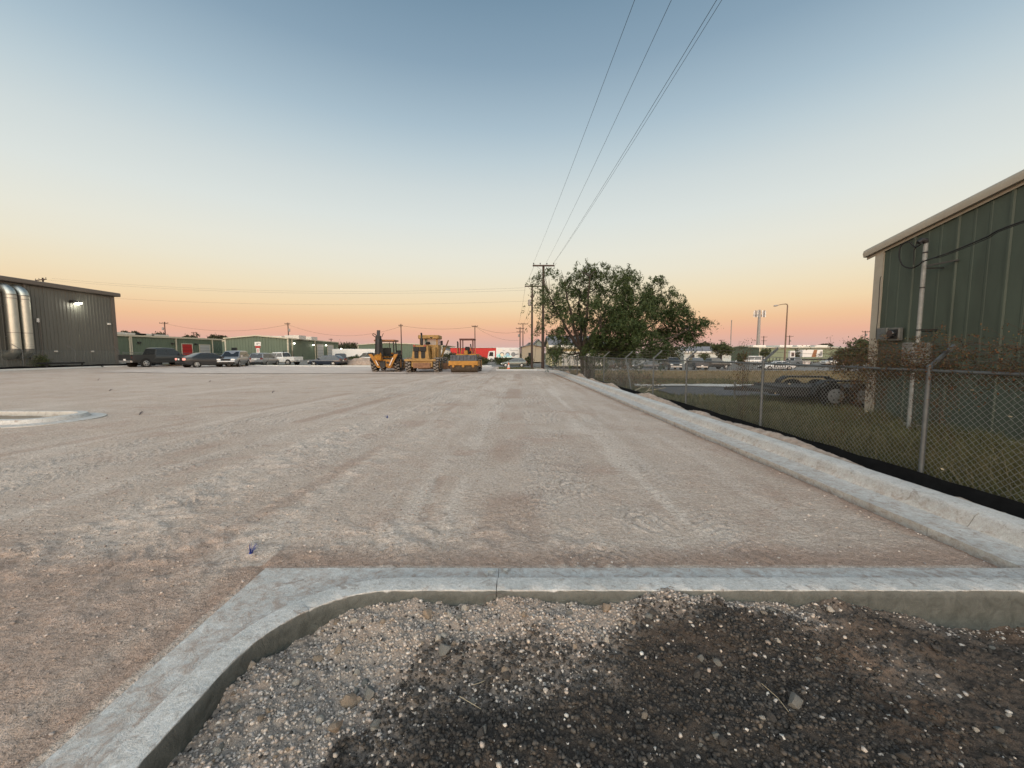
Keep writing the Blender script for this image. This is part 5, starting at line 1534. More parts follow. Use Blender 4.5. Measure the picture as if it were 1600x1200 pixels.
def vehicle(name, label, cat, loc, heading, S, paint, group=None, rim='rim_metal', scale=1.0, tail='tail_red'):
    """S: L, W, H, top [(x,z)] body top line back to front, belt z, cabin (xa, xr0, xr1, xb), r wheel, ax rear/front axle, zb sill"""
    t = thing(name, label, cat, loc, heading, group)
    t.scale = (scale,) * 3
    L, W, H, zb, r = S['L'], S['W'], S['H'], S.get('zb', .28), S['r']
    hw = W / 2
    topx = [p[0] for p in S['top']]; topz = [p[1] for p in S['top']]
    secs = []
    stx = sorted(set(topx + list(np.linspace(topx[0], topx[-1], 9))))
    for x in stx:
        z1 = float(np.interp(x, topx, topz))
        e = min(x - topx[0], topx[-1] - x)
        k = 1 - .16 * (1 - min(1, e / (.16 * L))) ** 2
        b = zb + .16 * (1 - min(1, e / (.10 * L)))
        w = hw * k
        half = [(0, b), (w * .84, b), (w * .96, b + .08), (w, b + (z1 - b) * .45), (w * .985, b + (z1 - b) * .80), (w * .93, z1 - .015), (w * .86, z1), (0, z1 + .02)]
        ring = [(x, y, z) for y, z in half] + [(x, -y, z) for y, z in half[-2:0:-1]]
        secs.append(ring)
    body = MB().loft(secs).build('body', G[paint], t, smooth=32)
    if S.get('cabin'):
        xa, r0, r1, xb = S['cabin']; belt = S['belt']
        def cs(x, z, wb, wt, top=False):
            return None
        wb, wt = hw * .92, hw * .74
        C = [(xa, belt, wb), (xa + (r0 - xa) * .95, H - .07, wt * 1.03), (r0 + .12, H - .02, wt * .96), ((r0 + r1) / 2, H, wt * .95), (r1 - .12, H - .025, wt * .96), (r1, H - .08, wt * 1.02), (xb, belt, wb)]
        mb = MB()
        poly = []
        # side walls follow the tumblehome: loft of half profiles across y
        secs2 = []
        for f_ in (-1, -.9, -.5, 0, .5, .9, 1):
            row = []
            for x, z, w in C:
                crown = .03 * (1 - f_ * f_) * ((z - belt) / (H - belt))
                row.append((x, f_ * w, z + crown - (.035 if abs(f_) == 1 and z > belt + .1 else 0)))
            row.append((xb - .1, f_ * wb, belt - .12)); row.append((xa + .1, f_ * wb, belt - .12))
            secs2.append(row)
        cab = MB().loft(secs2).build('cabin', G[paint], t, smooth=40)
        def side_pt(x_frac_line, z): pass
        def fx(z, front):
            k = (z - belt) / (H - .07 - belt)
            return (xb + (r1 - xb) * k) if front else (xa + (r0 - xa) * .95 * k)
        def wy(z): 
            k = (z - belt) / (H - .07 - belt); return wb + (wt * 1.03 - wb) * k
        z0, z1 = belt + .03, H - .13
        splits = S.get('splits', [0, .5, 1.0])
        for sg in (-1, 1):
            for a, b in zip(splits[:-1], splits[1:]):
                q_ = []
                for (f_, z) in ((a, z0), (b, z0), (b, z1), (a, z1)):
                    xl, xh = fx(z, 0) + .10, fx(z, 1) - .12
                    x = xl + (xh - xl) * f_
                    x += .03 if f_ == a and a > 0 else (-.03 if f_ == b and b < 1 else 0)
                    q_.append(Vector((x, sg * (wy(z) + .004), z - .01)))
                c = q_ if sg < 0 else [q_[1], q_[0], q_[3], q_[2]]
                MB().quad(*c, t=.012).build('side_window', G['dark_glass'], t)
        for front in (1, 0):
            if S.get('no_rear') and not front: continue
            q_ = []
            for (s_, z) in ((-1, z0), (1, z0), (1, z1 + .02), (-1, z1 + .02)):
                x = fx(z, front) + (.012 if front else -.012)
                q_.append(Vector((x, s_ * (wy(z) - .09), z)))
            c = q_ if front else [q_[1], q_[0], q_[3], q_[2]]
            MB().quad(*c, t=.012).build('windshield' if front else 'rear_window', G['dark_glass'], t)
        for sg in (-1, 1):
            MB().bbox(xb - .42, xb - .26, min(sg * hw * .95, sg * (hw + .16)), max(sg * hw * .95, sg * (hw + .16)), belt + .0, belt + .15, .03).build('mirror', G[paint], t)
    ra, fa = S['ax']
    for x in (ra, fa):
        for sg in (-1, 1):
            MB().lathe([(-.05, r * 1.17), (.006, r * 1.17)] if sg > 0 else [(-.006, r * 1.17), (.05, r * 1.17)], (x, sg * hw * .985, r * 1.02), 'y', 20).build('wheel_arch', G['black_plastic'], t)
            wheel(t, x, sg * (hw - .11), r, .24, rim, sg)
    xr, xf = topx[0], topx[-1]
    zl = S.get('zl', .75); zh = S.get('zh', .68)
    for sg in (-1, 1):
        MB().bbox(xr - .015, xr + .14, min(sg * hw * .56, sg * hw * .87), max(sg * hw * .56, sg * hw * .87), zl - .09, zl + .10, .02).build('tail_light', G[tail], t)
        MB().bbox(xf - .22, xf - .008, min(sg * hw * .48, sg * hw * .86), max(sg * hw * .48, sg * hw * .86), zh - .07, zh + .07, .02).build('headlight', G['lamp_clear'], t)
    MB().bbox(xr - .06, xr + .12, -hw * .84, hw * .84, zb + .08, zb + .28, .03).build('rear_bumper', G[S.get('bumper', 'black_plastic')], t)
    MB().bbox(xf - .15, xf + .05, -hw * .82, hw * .82, zb + .05, zb + .25, .03).build('front_bumper', G[S.get('bumper', 'black_plastic')], t)
    MB().bbox(xf - .1, xf + .012, -hw * .42, hw * .42, zh - .12, zh + .07, .02).build('grille', G['black_plastic'], t)
    MB().box(xr - .075, xr - .062, -.16, .16, S.get('zp', zb + .30), S.get('zp', zb + .30) + .16).build('license_plate', G['plate_white'], t)
    return t
SEDAN = dict(L=4.8, W=1.83, H=1.44, r=.33, ax=(-1.42, 1.42), zb=.22, belt=.93, top=[(-2.4, .80), (-2.34, 1.0), (-1.7, 1.03), (-1.0, .95), (0, .93), (1.0, .93), (1.9, .80), (2.3, .66), (2.4, .50)], cabin=(-1.95, -.95, .25, 1.15), zl=.82, zh=.62, zp=.75)
SUV = dict(L=4.75, W=1.88, H=1.72, r=.36, ax=(-1.40, 1.38), zb=.30, belt=1.06, top=[(-2.37, .85), (-2.33, 1.06), (-1, 1.06), (0, 1.05), (1.0, 1.05), (1.85, .98), (2.25, .84), (2.37, .60)], cabin=(-2.33, -1.95, .35, 1.15), splits=[0, .33, .66, 1], zl=1.0, zh=.80, zp=.80)
HATCH = dict(L=4.2, W=1.74, H=1.48, r=.32, ax=(-1.28, 1.30), zb=.22, belt=.95, top=[(-2.1, .78), (-2.05, .98), (-1, .96), (0, .93), (.9, .92), (1.6, .78), (2.0, .64), (2.1, .46)], cabin=(-2.03, -1.45, .05, 1.15), splits=[0, .4, 1], zl=.90, zh=.62, zp=.6)
WAGON = dict(L=4.75, W=1.80, H=1.50, r=.34, ax=(-1.38, 1.42), zb=.24, belt=.97, top=[(-2.37, .82), (-2.33, 1.0), (-1, .97), (0, .95), (1.0, .95), (1.8, .84), (2.25, .70), (2.37, .48)], cabin=(-2.33, -1.75, .20, 1.12), splits=[0, .3, .65, 1], zl=.95, zh=.66, zp=.72)
def pickup(label, loc, heading, paint, crew=True, scale=1.0, rim='rim_metal', group=None, tail='tail_red', cat='pickup', bed=True):
    S = dict(L=5.85, W=2.0, H=1.92, r=.41, ax=(-1.85, 1.85), zb=.42, belt=1.22, top=[(-2.92, .62), (-2.88, .80), (-1.2, .84), (-.98, 1.22), (0, 1.22), (1.3, 1.22), (1.55, 1.20), (2.5, 1.12), (2.80, 1.0), (2.92, .7)], cabin=(-1.0, -.78, .85, 1.55), splits=[0, .48, 1] if crew else [0, .3, 1], zl=1.0, zh=.92, zp=.68, bumper='rim_metal')
    t = vehicle('pickup_truck', label, cat, loc, heading, S, paint, group, rim, scale, tail)
    if bed:
        mb = MB(); hw = 1.0
        for sg in (-1, 1): mb.box(-2.9, -1.0, min(sg * .87, sg * .985), max(sg * .87, sg * .985), .70, 1.24)
        mb.box(-1.10, -1.0, -.87, .87, .7, 1.24).box(-2.86, -1.0, -.87, .87, .70, .86)
        b = mb.build('cargo_bed', G[paint], t)
        MB().box(-2.95, -2.88, -.86, .86, .72, 1.23).build('tailgate', G[paint], t)
    return t
def gpos(px, py, Y): 
    x = (px - 800) / F * Y; return (x, Y, ztf(x, Y))
def lotpos(px, Y, z): return ((px - 800) / F * Y * 1.0, Y, z)
# parked along the far left of the lot
x, y, z = at(226, 574, .2)
pickup('dark charcoal pickup parked beside the grey building, tail towards it', (-37.4, 41.6, .15), R(74), 'paint_graphite', scale=1.04)
vehicle('sedan', 'dark charcoal sedan with a lit tail light, nose towards the silver wagon', 'car', (-32.0, 41.2, .12), R(64), SEDAN, 'paint_charcoal', tail='tail_lit', scale=1.05)
vehicle('suv', 'silver sport utility car facing left, right of the charcoal sedan', 'car', (-31.0, 43.6, .10), R(-72), SUV, 'paint_silver', scale=1.02)
x, y, z = gpos(408, 0, 50.0)
vehicle('suv', 'small silver utility car seen from behind, next to the white work pickup', 'car', (x + .2, 50.5, ztf(x, 50)), R(98), dict(SUV, L=4.3), 'paint_silver', scale=.98)
x, y, z = gpos(440, 0, 59)
pk = pickup('white work pickup with an open rack bed by the green gabled building', (x, 59, z), R(172), 'paint_white', scale=1.0, crew=True)
MB().bar((-1.2, -.95, 1.3), (-1.2, -.95, 2.1), .06, .06).bar((-1.2, .95, 1.3), (-1.2, .95, 2.1), .06, .06).bar((-1.2, -.95, 2.1), (-1.2, .95, 2.1), .06, .06).bar((-2.85, -.95, 1.25), (-2.85, -.95, 1.6), .05, .05).bar((-2.85, .95, 1.25), (-2.85, .95, 1.6), .05, .05).build('ladder_rack', G['dark_steel'], pk)
x, y, z = gpos(511, 0, 55.5)
vehicle('wagon', 'dark navy station wagon with silver rims, side on', 'car', (x, 55.5, z), R(176), WAGON, 'paint_navy', scale=1.0)
x, y, z = gpos(534, 0, 60)
vehicle('suv', 'black sport utility car behind the navy wagon, seen from the rear', 'car', (x, 60, z), R(110), dict(SUV, H=1.85, belt=1.15), 'paint_black')
x, y, z = gpos(568, 0, 72)
def van(label, loc, heading, paint='paint_white', scale=1.0):
    S = dict(L=5.4, W=1.98, H=2.15, r=.36, ax=(-1.7, 1.65), zb=.35, belt=1.25, top=[(-2.7, .9), (-2.68, 1.25), (0, 1.25), (1.5, 1.24), (2.3, 1.08), (2.62, .92), (2.7, .6)], cabin=(-2.68, -2.6, .95, 1.95), splits=[0, .35, .68, 1], zl=1.2, zh=.85, zp=.8)
    return vehicle('van', label, 'van', loc, heading, S, paint, scale=scale)
van('white van parked left of the backhoe, before the third green building', (x + .5, 74, ztf(x, 74)), R(150))
x, y, z = gpos(545, 0, 92)
t = thing('box_trailer', 'long low white trailer in front of the dark tree mass', 'trailer', (-39.5, 98, ztf(-39.5, 98)))
MB().bbox(-5.5, 6.5, 0, 2.4, .7, 2.7, .06).build('box', G['paint_white'], t)
for x in (-1, 0, 1): MB().lathe([(-.15, .4), (.15, .4)], (x * 1.0, 0, .4), 'y', 14).build('wheel', G['rubber'], t)
MB().bar((-5.5, 1.2, .6), (-7, 1.2, .5), .15, .12).build('tongue', G['dark_steel'], t)
# hatchback and truck at the far end
x, y, z = gpos(803, 0, 65.5)
vehicle('hatchback', 'sage grey hatchback on the street behind the orange cone', 'car', (x, 65.5, z), R(178), HATCH, 'paint_sage', scale=1.03)
def box_truck():
    Y = 88.0
    x0 = (762 - 800) / F * Y; x1 = (812 - 800) / F * Y
    z = ztf(0, Y)
    t = thing('box_truck', 'white box truck with round photo prints on its side, behind the hatchback', 'truck', ((x0 + x1) / 2, Y, z), 0)
    o = (x0 + x1) / 2; a, b = x0 - o, x1 - o
    cabw = 1.65
    MB().loft([[(a + .05 + s0, y, .55), (a + s0, y, 1.2), (a + .28 + s0, y, 2.45), (a + cabw, y, 2.55), (a + cabw, y, .55)] for y, s0 in ((0, .08), (.12, 0), (1.9, 0), (2.0, .08))]).build('cab', G['paint_white'], t)
    MB().prism([(a + .30, 1.35), (a + .45, 2.25), (a + 1.25, 2.25), (a + 1.25, 1.35)], 'y', -.012, .01).build('side_window', G['dark_glass'], t)
    MB().bbox(a + cabw + .25, b, -.1, 2.1, .95, 3.25, .05).build('cargo_box', G['paint_white'], t)
    MB().box(a + .3, b - .1, .2, 1.8, .5, .94).build('chassis', G['dark_steel'], t)
    for x in (a + .85, b - 1.4):
        for y, sd in ((.05, -1), (1.95, 1)): wheel(t, x, y, .42, .26, 'rim_white', sd)
    MB().box(a + .02, a + .16, -.02, .1, .75, .92).build('headlight', G['lamp_clear'], t)
    MB().bbox(a - .05, a + .1, 0, 2.0, .42, .62, .03).build('front_bumper', G['paint_white'], t)
    # printed side: three round photo prints, teal field, grey lines of small lettering too fine to read
    bx0 = a + cabw + .25; wd = b - bx0; y0 = -.1
    def disc(cx, cz, r, m, d, k0=0, k1=360):
        p = [(cx + r * math.cos(R(q_)), cz + r * math.sin(R(q_))) for q_ in np.linspace(k0, k1, 18)]
        MB().prism(p, 'y', y0 - d, y0 + .005).build('side_print', G[m], t)
    MB().prism([(bx0 + .1, 1.1), (bx0 + wd * .3, 1.1), (bx0 + wd * .25, 1.9), (bx0 + .1, 1.85)], 'y', y0 - .006, y0 + .004).build('side_print', G['aqua_print'], t)
    MB().prism([(bx0 + wd * .3, 1.1), (bx0 + wd * .62, 1.1), (bx0 + wd * .7, 1.4), (bx0 + wd * .35, 1.5)], 'y', y0 - .004, y0 + .004).build('side_print', G['aqua_print'], t)
    MB().prism([(bx0 + wd * .78, 1.5), (bx0 + wd * .97, 1.75), (bx0 + wd * .95, 1.95), (bx0 + wd * .78, 1.8)], 'y', y0 - .006, y0 + .004).build('side_print', G['grey_print'], t)
    for cx, m1, m2 in ((.25, 'grey_print', 'tan_print'), (.49, 'grey_print', 'blue_print'), (.73, 'grey_print', 'grey_print')):
        c = bx0 + wd * cx
        disc(c, 1.75, .50, m1, .010); disc(c, 1.62, .38, m2, .016)
    disc(bx0 + wd * .16, 1.45, .30, 'teal_print', .014)
    for k, (u0, u1, zz, m) in enumerate(((.08, .16, 2.82, 'aqua_print'), (.18, .24, 2.82, 'tan_print'), (.28, .38, 2.60, 'grey_print'), (.56, .64, 2.95, 'grey_print'), (.58, .93, 2.62, 'grey_print'), (.08, .22, 2.58, 'tan_print'))):
        MB().box(bx0 + wd * u0, bx0 + wd * u1, y0 - .008, y0 + .004, zz - .045, zz + .045).build('lettering', G[m], t)
box_truck()
# street parking on the right
x, y, z = gpos(893, 0, 64); vehicle('sedan', 'dark sedan under the mesquite crown, nearest the tree trunk', 'car', (x, 64, z), R(3), SEDAN, 'paint_charcoal')
x, y, z = gpos(948, 0, 64.5); vehicle('sedan', 'black sedan on the street, seen through the fence left of the pale-fronted car', 'car', (x, 64.5, z), R(176), SEDAN, 'paint_black')
x, y, z = gpos(1010, 0, 63.5); vehicle('sedan', 'dark low sedan with bright rims behind the hanging mesquite twigs', 'car', (x, 63.5, z), R(177), dict(SEDAN), 'paint_slate', rim='rim_white')
x, y, z = gpos(1056, 0, 61); pickup('dark pickup with a pale front bumper, nose to the field', (x, 62.5, z), R(-100), 'paint_graphite')
x, y, z = gpos(1092, 0, 61); pickup('dark blue-grey pickup seen from the rear, right of the pale-fronted one', (x, 62.0, z), R(82), 'paint_slate')
x, y, z = gpos(1118, 0, 66); pickup('black pickup farther right, partly behind the round tree', (x, 67, z), R(10), 'paint_black', crew=False)
x, y, z = gpos(1213, 0, 63)
pc = vehicle('sedan', 'white police sedan with dark door panels on the street beyond the trailer', 'car', (x, 63, z), R(174), dict(SEDAN), 'paint_white', scale=1.02)
for sg in (-1, 1):
    MB().box(-.9, .85, min(sg * .915, sg * .922), max(sg * .915, sg * .922), .45, .86).build('door_panel', G['paint_black'], pc)
    for k in range(4): MB().box(-.7 + k * .36, -.46 + k * .36, min(sg * .922, sg * .928), max(sg * .922, sg * .928), .54, .74).build('door_lettering', G['plate_white'], pc)
MB().bbox(-.35, -.05, -.5, .5, 1.46, 1.56, .03).build('light_bar', G['dark_glass'], pc)
# work trucks in front of the long pale building
x, y, z = gpos(1168, 0, 92); van('white van parked before the dark gable end of the long building', (x, 92, z), R(160))
x, y, z = gpos(1206, 0, 90); 
t = thing('flatbed_truck', 'small white flatbed truck behind the police sedan', 'truck', (x, 92, z))
MB().loft([[(-1.9, y, .5), (-1.95, y, 1.2), (-1.6, y, 2.1), (-.4, y, 2.15), (-.4, y, .5)] for y in (0, 2)]).build('cab', G['paint_white'], t)
MB().prism([(-1.62, 1.25), (-1.42, 1.95), (-.7, 1.95), (-.7, 1.25)], 'y', -.012, .01).build('side_window', G['dark_glass'], t)
MB().box(-.3, 3.2, -.1, 2.1, .9, 1.05).build('deck', G['dark_steel'], t)
for k in range(5): MB().box(-.2 + k * .8, -.1 + k * .8, -.1, -.02, 1.05, 1.7).build('stake', G['dark_steel'], t)
for x in (-1.2, 2.2):
    for y, sd in ((0, -1), (2, 1)): wheel(t, x, y, .4, .25, 'rim_white', sd)
x, y, z = gpos(1237.5, 0, 84)
t = thing('fuel_pump', 'tall white fuel pump with a dark square display', 'pump', (x, 84, z))
MB().bbox(-.55, .55, 0, .7, 0, 3.3, .08).build('case', G['paint_white'], t)
MB().bbox(-.32, .32, -.04, .02, 2.1, 2.95, .03).build('display', G['dark_glass'], t)
MB().bbox(-.38, .38, -.03, .02, .3, .9, .03).build('lower_panel', G['box_grey'], t)
MB().tube([(.5, -.05, 1.9), (.75, -.1, 1.4), (.62, -.1, .7), (.56, -.05, 1.5)], .035, 6).build('hose', G['black_plastic'], t)
x, y, z = gpos(1251, 0, 82); pickup('silver pickup with its cab right of the fuel pump', (x, 84, z), R(100), 'paint_silver')
x, y, z = gpos(1268, 0, 90)
t = thing('cargo_trailer', 'white cargo box with a rusty stripe on a dark flat trailer', 'trailer', (x, 90, z))
MB().bbox(-2.3, 2.4, 0, 2.2, 1.9, 3.6, .05).build('box', G['paint_white'], t)
MB().prism([(-.2, 1.92), (.8, 1.92), (1.1, 3.58), (.3, 3.58)], 'y', -.012, .01).build('side_print', G['roof_orange'], t)
MB().prism([(1.2, 1.92), (2.2, 3.3), (2.2, 2.2)], 'y', -.012, .01).build('side_print', G['grey_print'], t)
MB().box(-3.2, 5.0, 0, 2.2, 1.2, 1.5).box(-3.2, -2.9, 0, 2.2, 1.5, 2.4).build('deck', G['dark_steel'], t)
for x in (-1.6, -.6, 3.4, 4.4): MB().lathe([(-.15, .5), (.15, .5)], (x, .1, .5), 'y', 14).build('wheel', G['rubber'], t)
for k in range(6): MB().box(-2 + k * 1.1, -1.9 + k * 1.1, -.05, 0, .8, 1.5).build('stake', G['galvanised'], t)
x, y, z = gpos(1303, 0, 86)
t = vehicle('suv', 'boxy white utility truck at the right end of the parked row', 'truck', (x, 86, z), R(170), dict(SUV, H=2.1, belt=1.25, r=.42, zb=.45, ax=(-1.4, 1.4)), 'paint_white')
x, y, z = gpos(1330, 0, 80); pickup('white pickup nose partly behind the dark trees by the right building', (x, 84, z), R(185), 'paint_white')

# flatbed trailer beyond the fence
t = thing('flatbed_trailer', 'low dark flatbed trailer with an A frame tongue, by the drive beyond the fence', 'trailer', (9.75, 14.9, ztf(9.5, 15.5) + .02), R(-9))
MB().bbox(0, 5.2, -1.05, 1.05, .50, .62, .02).build('deck', G['dark_steel'], t)
for k in range(9): MB().box(.05 + k * .57, .58 + k * .57, -1.0, 1.0, .622, .655).build('deck_plank', G['trailer_plank'], t)
for sg in (-1, 1):
    MB().bar((.0, sg * 1.02, .52), (-1.15, sg * .12, .50), .07, .12).build('tongue_bar', G['dark_steel'], t)
    MB().bbox(0, 5.2, sg * 1.05 - .04, sg * 1.05 + .04, .36, .68, .01).build('side_rail', G['dark_steel'], t)
MB().bar((-1.1, 0, .50), (-1.5, 0, .50), .10, .10).build('coupler', G['dark_steel'], t)
MB().tube([(-1.05, 0.2, .05), (-1.05, .2, .75)], .04, 8).build('jack', G['galvanised'], t)
for k in range(3): MB().bar((-.27 * k, -(1.0 - .21 * k), .56), (-.27 * k, (1.0 - .21 * k), .56), .04, .05).build('cross_bar', G['galvanised'], t)
for sg in (-1, 1):
    for x in (1.55, 2.45):
        w = MB().lathe([(-.13, .24), (-.13, .37), (-.09, .41), (.09, .41), (.13, .37), (.13, .24)], (x, sg * 1.28, .41), 'y', 20).build('wheel', G['rubber'], t, smooth=40)
        o = MB().lathe([(-.02, .25), (.0, .25), (.015, .12), (.04, .07)] if sg > 0 else [(-.04, .07), (-.015, .12), (0, .25), (.02, .25)], (x, sg * 1.415, .41), 'y', 18).build('rim', G['rim_white'], t, smooth=40); o.parent = w
        mb = MB()
        for k in range(6):
            a = 1.047 * k; mb.lathe([(-.005, .028), (.005, .028)], (x + .15 * math.cos(a), sg * 1.44, .41 + .15 * math.sin(a)), 'y', 8)
        o = mb.build('rim_hole', G['rim_dark'], t); o.parent = w
    P = [(x_ - 1.0, z_) for x_, z_ in [(1.85, .45), (2.0, .80), (2.25, .95), (3.75, .95), (4.0, .80), (4.15, .45), (4.08, .45), (3.95, .76), (3.72, .89), (2.28, .89), (2.05, .76), (1.92, .45)]]
    MB().prism(P, 'y', min(sg * 1.08, sg * 1.45), max(sg * 1.08, sg * 1.45)).build('fender', G['dark_steel'], t)
MB().box(.3, 5.0, -.5, -.4, .28, .5).box(.3, 5.0, .4, .5, .28, .5).build('underdeck_shade', G['dark_steel'], t)  # dark boxes added to stand in for the shadow under the deck
MB().bar((1.55, -1.2, .41), (1.55, 1.2, .41), .09, .09).bar((2.45, -1.2, .41), (2.45, 1.2, .41), .09, .09).build('axle', G['dark_steel'], t)
MB().bar((5.2, -1.0, .5), (6.9, -1.0, 1.25), .07, .10).bar((5.2, 1.0, .5), (6.9, 1.0, 1.25), .07, .10).bar((5.7, -1, .72), (5.7, 1, .72), .05, .06).bar((6.3, -1, .98), (6.3, 1, .98), .05, .06).bar((6.9, -1, 1.25), (6.9, 1, 1.25), .05, .06).build('ramp', G['dark_steel'], t)

# ------------------------------------------------------------------ machines (rear towards the camera, local y forward)
def lug_tyre(parent, name, x, y, r, w, lugs=14, rimm='rim_white', m='dusty_rubber'):
    t = MB().lathe([(-w / 2, r * .55), (-w / 2, r * .86), (-w * .40, r * .95), (w * .40, r * .95), (w / 2, r * .86), (w / 2, r * .55)], (x, y, r), 'x', 26).build(name, G[m], parent, smooth=40)
    mb = MB()
    for k in range(lugs):
        for sg in (-1, 1):
            a = 6.283 * (k + (.25 if sg > 0 else -.25)) / lugs
            a2 = a + .13
            c0 = Vector((x + sg * w * .02, y + r * .965 * math.cos(a2), r + r * .965 * math.sin(a2)))
            c1 = Vector((x + sg * w * .49, y + r * .93 * math.cos(a), r + r * .93 * math.sin(a)))
            mb.bar(c0, c1, .07, .12)
    o = mb.build('tread_lug', G['lug_dust'], parent); o.parent = t; o['kind'] = 'stuff'
    mb = MB().lathe([(-w * .515, r * .30), (-w * .505, r * .56), (w * .505, r * .56), (w * .515, r * .30)], (x, y, r), 'x', 20)
    o = mb.build('rim', G[rimm], parent, smooth=40); o.parent = t
    return t
# backhoe loader
bp = at(600, 582, 0)
t = thing('backhoe_loader', 'yellow backhoe loader with its dark boom folded upright, leftmost of the three machines', 'backhoe', (bp.x, bp.y, .03), R(4))
Y_ = G['machine_yellow']
lug_tyre(t, 'rear_wheel', -.95, 1.0, .68, .46, rimm='machine_yellow'); lug_tyre(t, 'rear_wheel', .95, 1.0, .68, .46, rimm='machine_yellow')
lug_tyre(t, 'front_wheel', -.85, 3.2, .48, .34, 13, 'machine_yellow'); lug_tyre(t, 'front_wheel', .85, 3.2, .48, .34, 13, 'machine_yellow')
MB().bbox(-.62, .62, .3, 3.6, .55, 1.05, .05).build('chassis', G['dark_steel'], t)
MB().loft([[(-.5, 2.2, 1.05), (.5, 2.2, 1.05), (.5, 2.2, 1.62), (-.5, 2.2, 1.62)], [(-.46, 3.9, .95), (.46, 3.9, .95), (.44, 3.9, 1.42), (-.44, 3.9, 1.42)]]).build('hood', Y_, t)
MB().bbox(-.66, .66, .12, .40, .42, 1.05, .04).build('rear_frame', Y_, t)
MB().bbox(-.36, .12, .0, .24, .40, .92, .04).build('swing_bracket', G['dark_steel'], t)
MB().lathe([(-.08, .10), (.08, .10)], (.30, .08, .80), 'y', 12).build('swing_pivot', G['dark_steel'], t)
# stabiliser legs in a V
for sg, (x0, x1) in ((-1, (-.38, -1.10)), (1, (.42, 1.02))):
    MB().hexa([(x0 - .13, .0, .36), (x0 + .13, .0, .36), (x0 + .13, .22, .36), (x0 - .13, .22, .36), (x1 - .14, .0, 1.50), (x1 + .14, .0, 1.50), (x1 + .14, .22, 1.50), (x1 - .14, .22, 1.50)]).build('stabiliser_leg', Y_, t)
    o = MB().bar((x0 + sg * .05, -.04, .55), (x0 + sg * .35, -.03, 1.2), .08, .08).build('ram', G['rim_metal'], t)
    MB().bbox(x1 - .2, x1 + .2, .02, .26, 1.42, 1.62, .03).build('stabiliser_pad', G['dark_steel'], t)
# upright boom and dipper
MB().hexa([(-.58, -.05, .95), (-.12, -.05, .95), (-.12, .30, .95), (-.58, .30, .95), (-.52, -.02, 1.6), (-.20, -.02, 1.6), (-.20, .30, 1.6), (-.52, .30, 1.6)]).build('boom_foot', Y_, t)
MB().loft([[(-.60, .02, 1.45), (-.12, .02, 1.45), (-.12, .34, 1.45), (-.60, .34, 1.45)], [(-.54, .0, 2.3), (-.20, .0, 2.3), (-.20, .30, 2.3), (-.54, .30, 2.3)], [(-.50, .12, 2.95), (-.26, .12, 2.95), (-.26, .36, 2.95), (-.50, .36, 2.95)]]).build('boom', G['boom_steel'], t)
MB().loft([[(-.50, -.22, 1.5), (-.28, -.22, 1.5), (-.28, -.02, 1.5), (-.50, -.02, 1.5)], [(-.50, -.18, 2.5), (-.26, -.18, 2.5), (-.26, .0, 2.5), (-.50, .0, 2.5)], [(-.49, .0, 3.46), (-.27, .0, 3.46), (-.27, .2, 3.46), (-.49, .2, 3.46)]]).build('dipper_arm', G['boom_steel'], t)
MB().tube([(-.70, .1, 1.3), (-.60, .1, 2.9)], .055, 8).tube([(-.10, .1, 1.3), (-.17, .1, 2.75)], .055, 8).build('ram', G['dark_steel'], t)
MB().bbox(-.56, -.20, -.14, .28, 2.75, 3.0, .03).build('dipper_pivot', G['dark_steel'], t)
MB().tube([(-.48, .0, 2.95), (-.62, -.05, 3.12), (-.80, -.05, 3.17), (-.84, -.05, 3.08), (-.70, -.02, 2.95), (-.5, .0, 2.88)], .03, 8).build('hose_loop', G['black_plastic'], t)
MB().tube([(-.12, .1, 2.9), (-.05, .1, 3.1), (.02, .1, 3.22)], .022, 6).build('hose', G['black_plastic'], t)
MB().loft([[(-.66, -.30, 1.0), (-.14, -.30, 1.0), (-.14, .0, 1.0), (-.66, .0, 1.0)], [(-.68, -.38, 1.35), (-.12, -.38, 1.35), (-.12, -.05, 1.45), (-.68, -.05, 1.45)]]).build('hoe_bucket', G['machine_yellow'], t)
for x, y in ((-.76, .55), (.74, .55), (-.70, 1.75), (.68, 1.75)): MB().bar((x, y, 1.15), (x * .93, y, 2.55), .08, .09).build('cab_post', G['black_plastic'], t)
MB().bbox(-.86, .84, .35, 2.0, 2.55, 2.70, .06).build('canopy', G['roof_orange'], t)
MB().bbox(-.30, .46, .9, 1.4, 1.3, 1.5, .05).bbox(-.28, .40, .85, 1.0, 1.5, 2.02, .05).build('seat', G['black_plastic'], t)
MB().bar((.05, 1.9, 1.2), (.05, 1.9, 2.5), .05, .05).build('steering_column', G['black_plastic'], t)
MB().bbox(-.75, .75, .45, 1.9, 1.03, 1.16, .04).build('cab_floor', G['dark_steel'], t)
for sg in (-1, 1):
    MB().prism([(1.0 + .86 * math.cos(a), .68 + .80 * math.sin(a)) for a in np.linspace(R(15), R(165), 9)] + [(1.0 + .78 * math.cos(a), .68 + .74 * math.sin(a)) for a in np.linspace(R(165), R(15), 9)], 'x', sg * .95 - .24, sg * .95 + .24).build('fender', G['black_plastic'], t)
    MB().bar((sg * .68, 2.4, 1.4), (sg * .68, 4.9, .6), .10, .22).build('loader_arm', Y_, t)
MB().prism([(4.9, .1), (5.6, .06), (5.5, .2), (5.0, .85), (4.8, .85)], 'x', -1.15, 1.15).build('loader_bucket', G['rust_steel'], t)

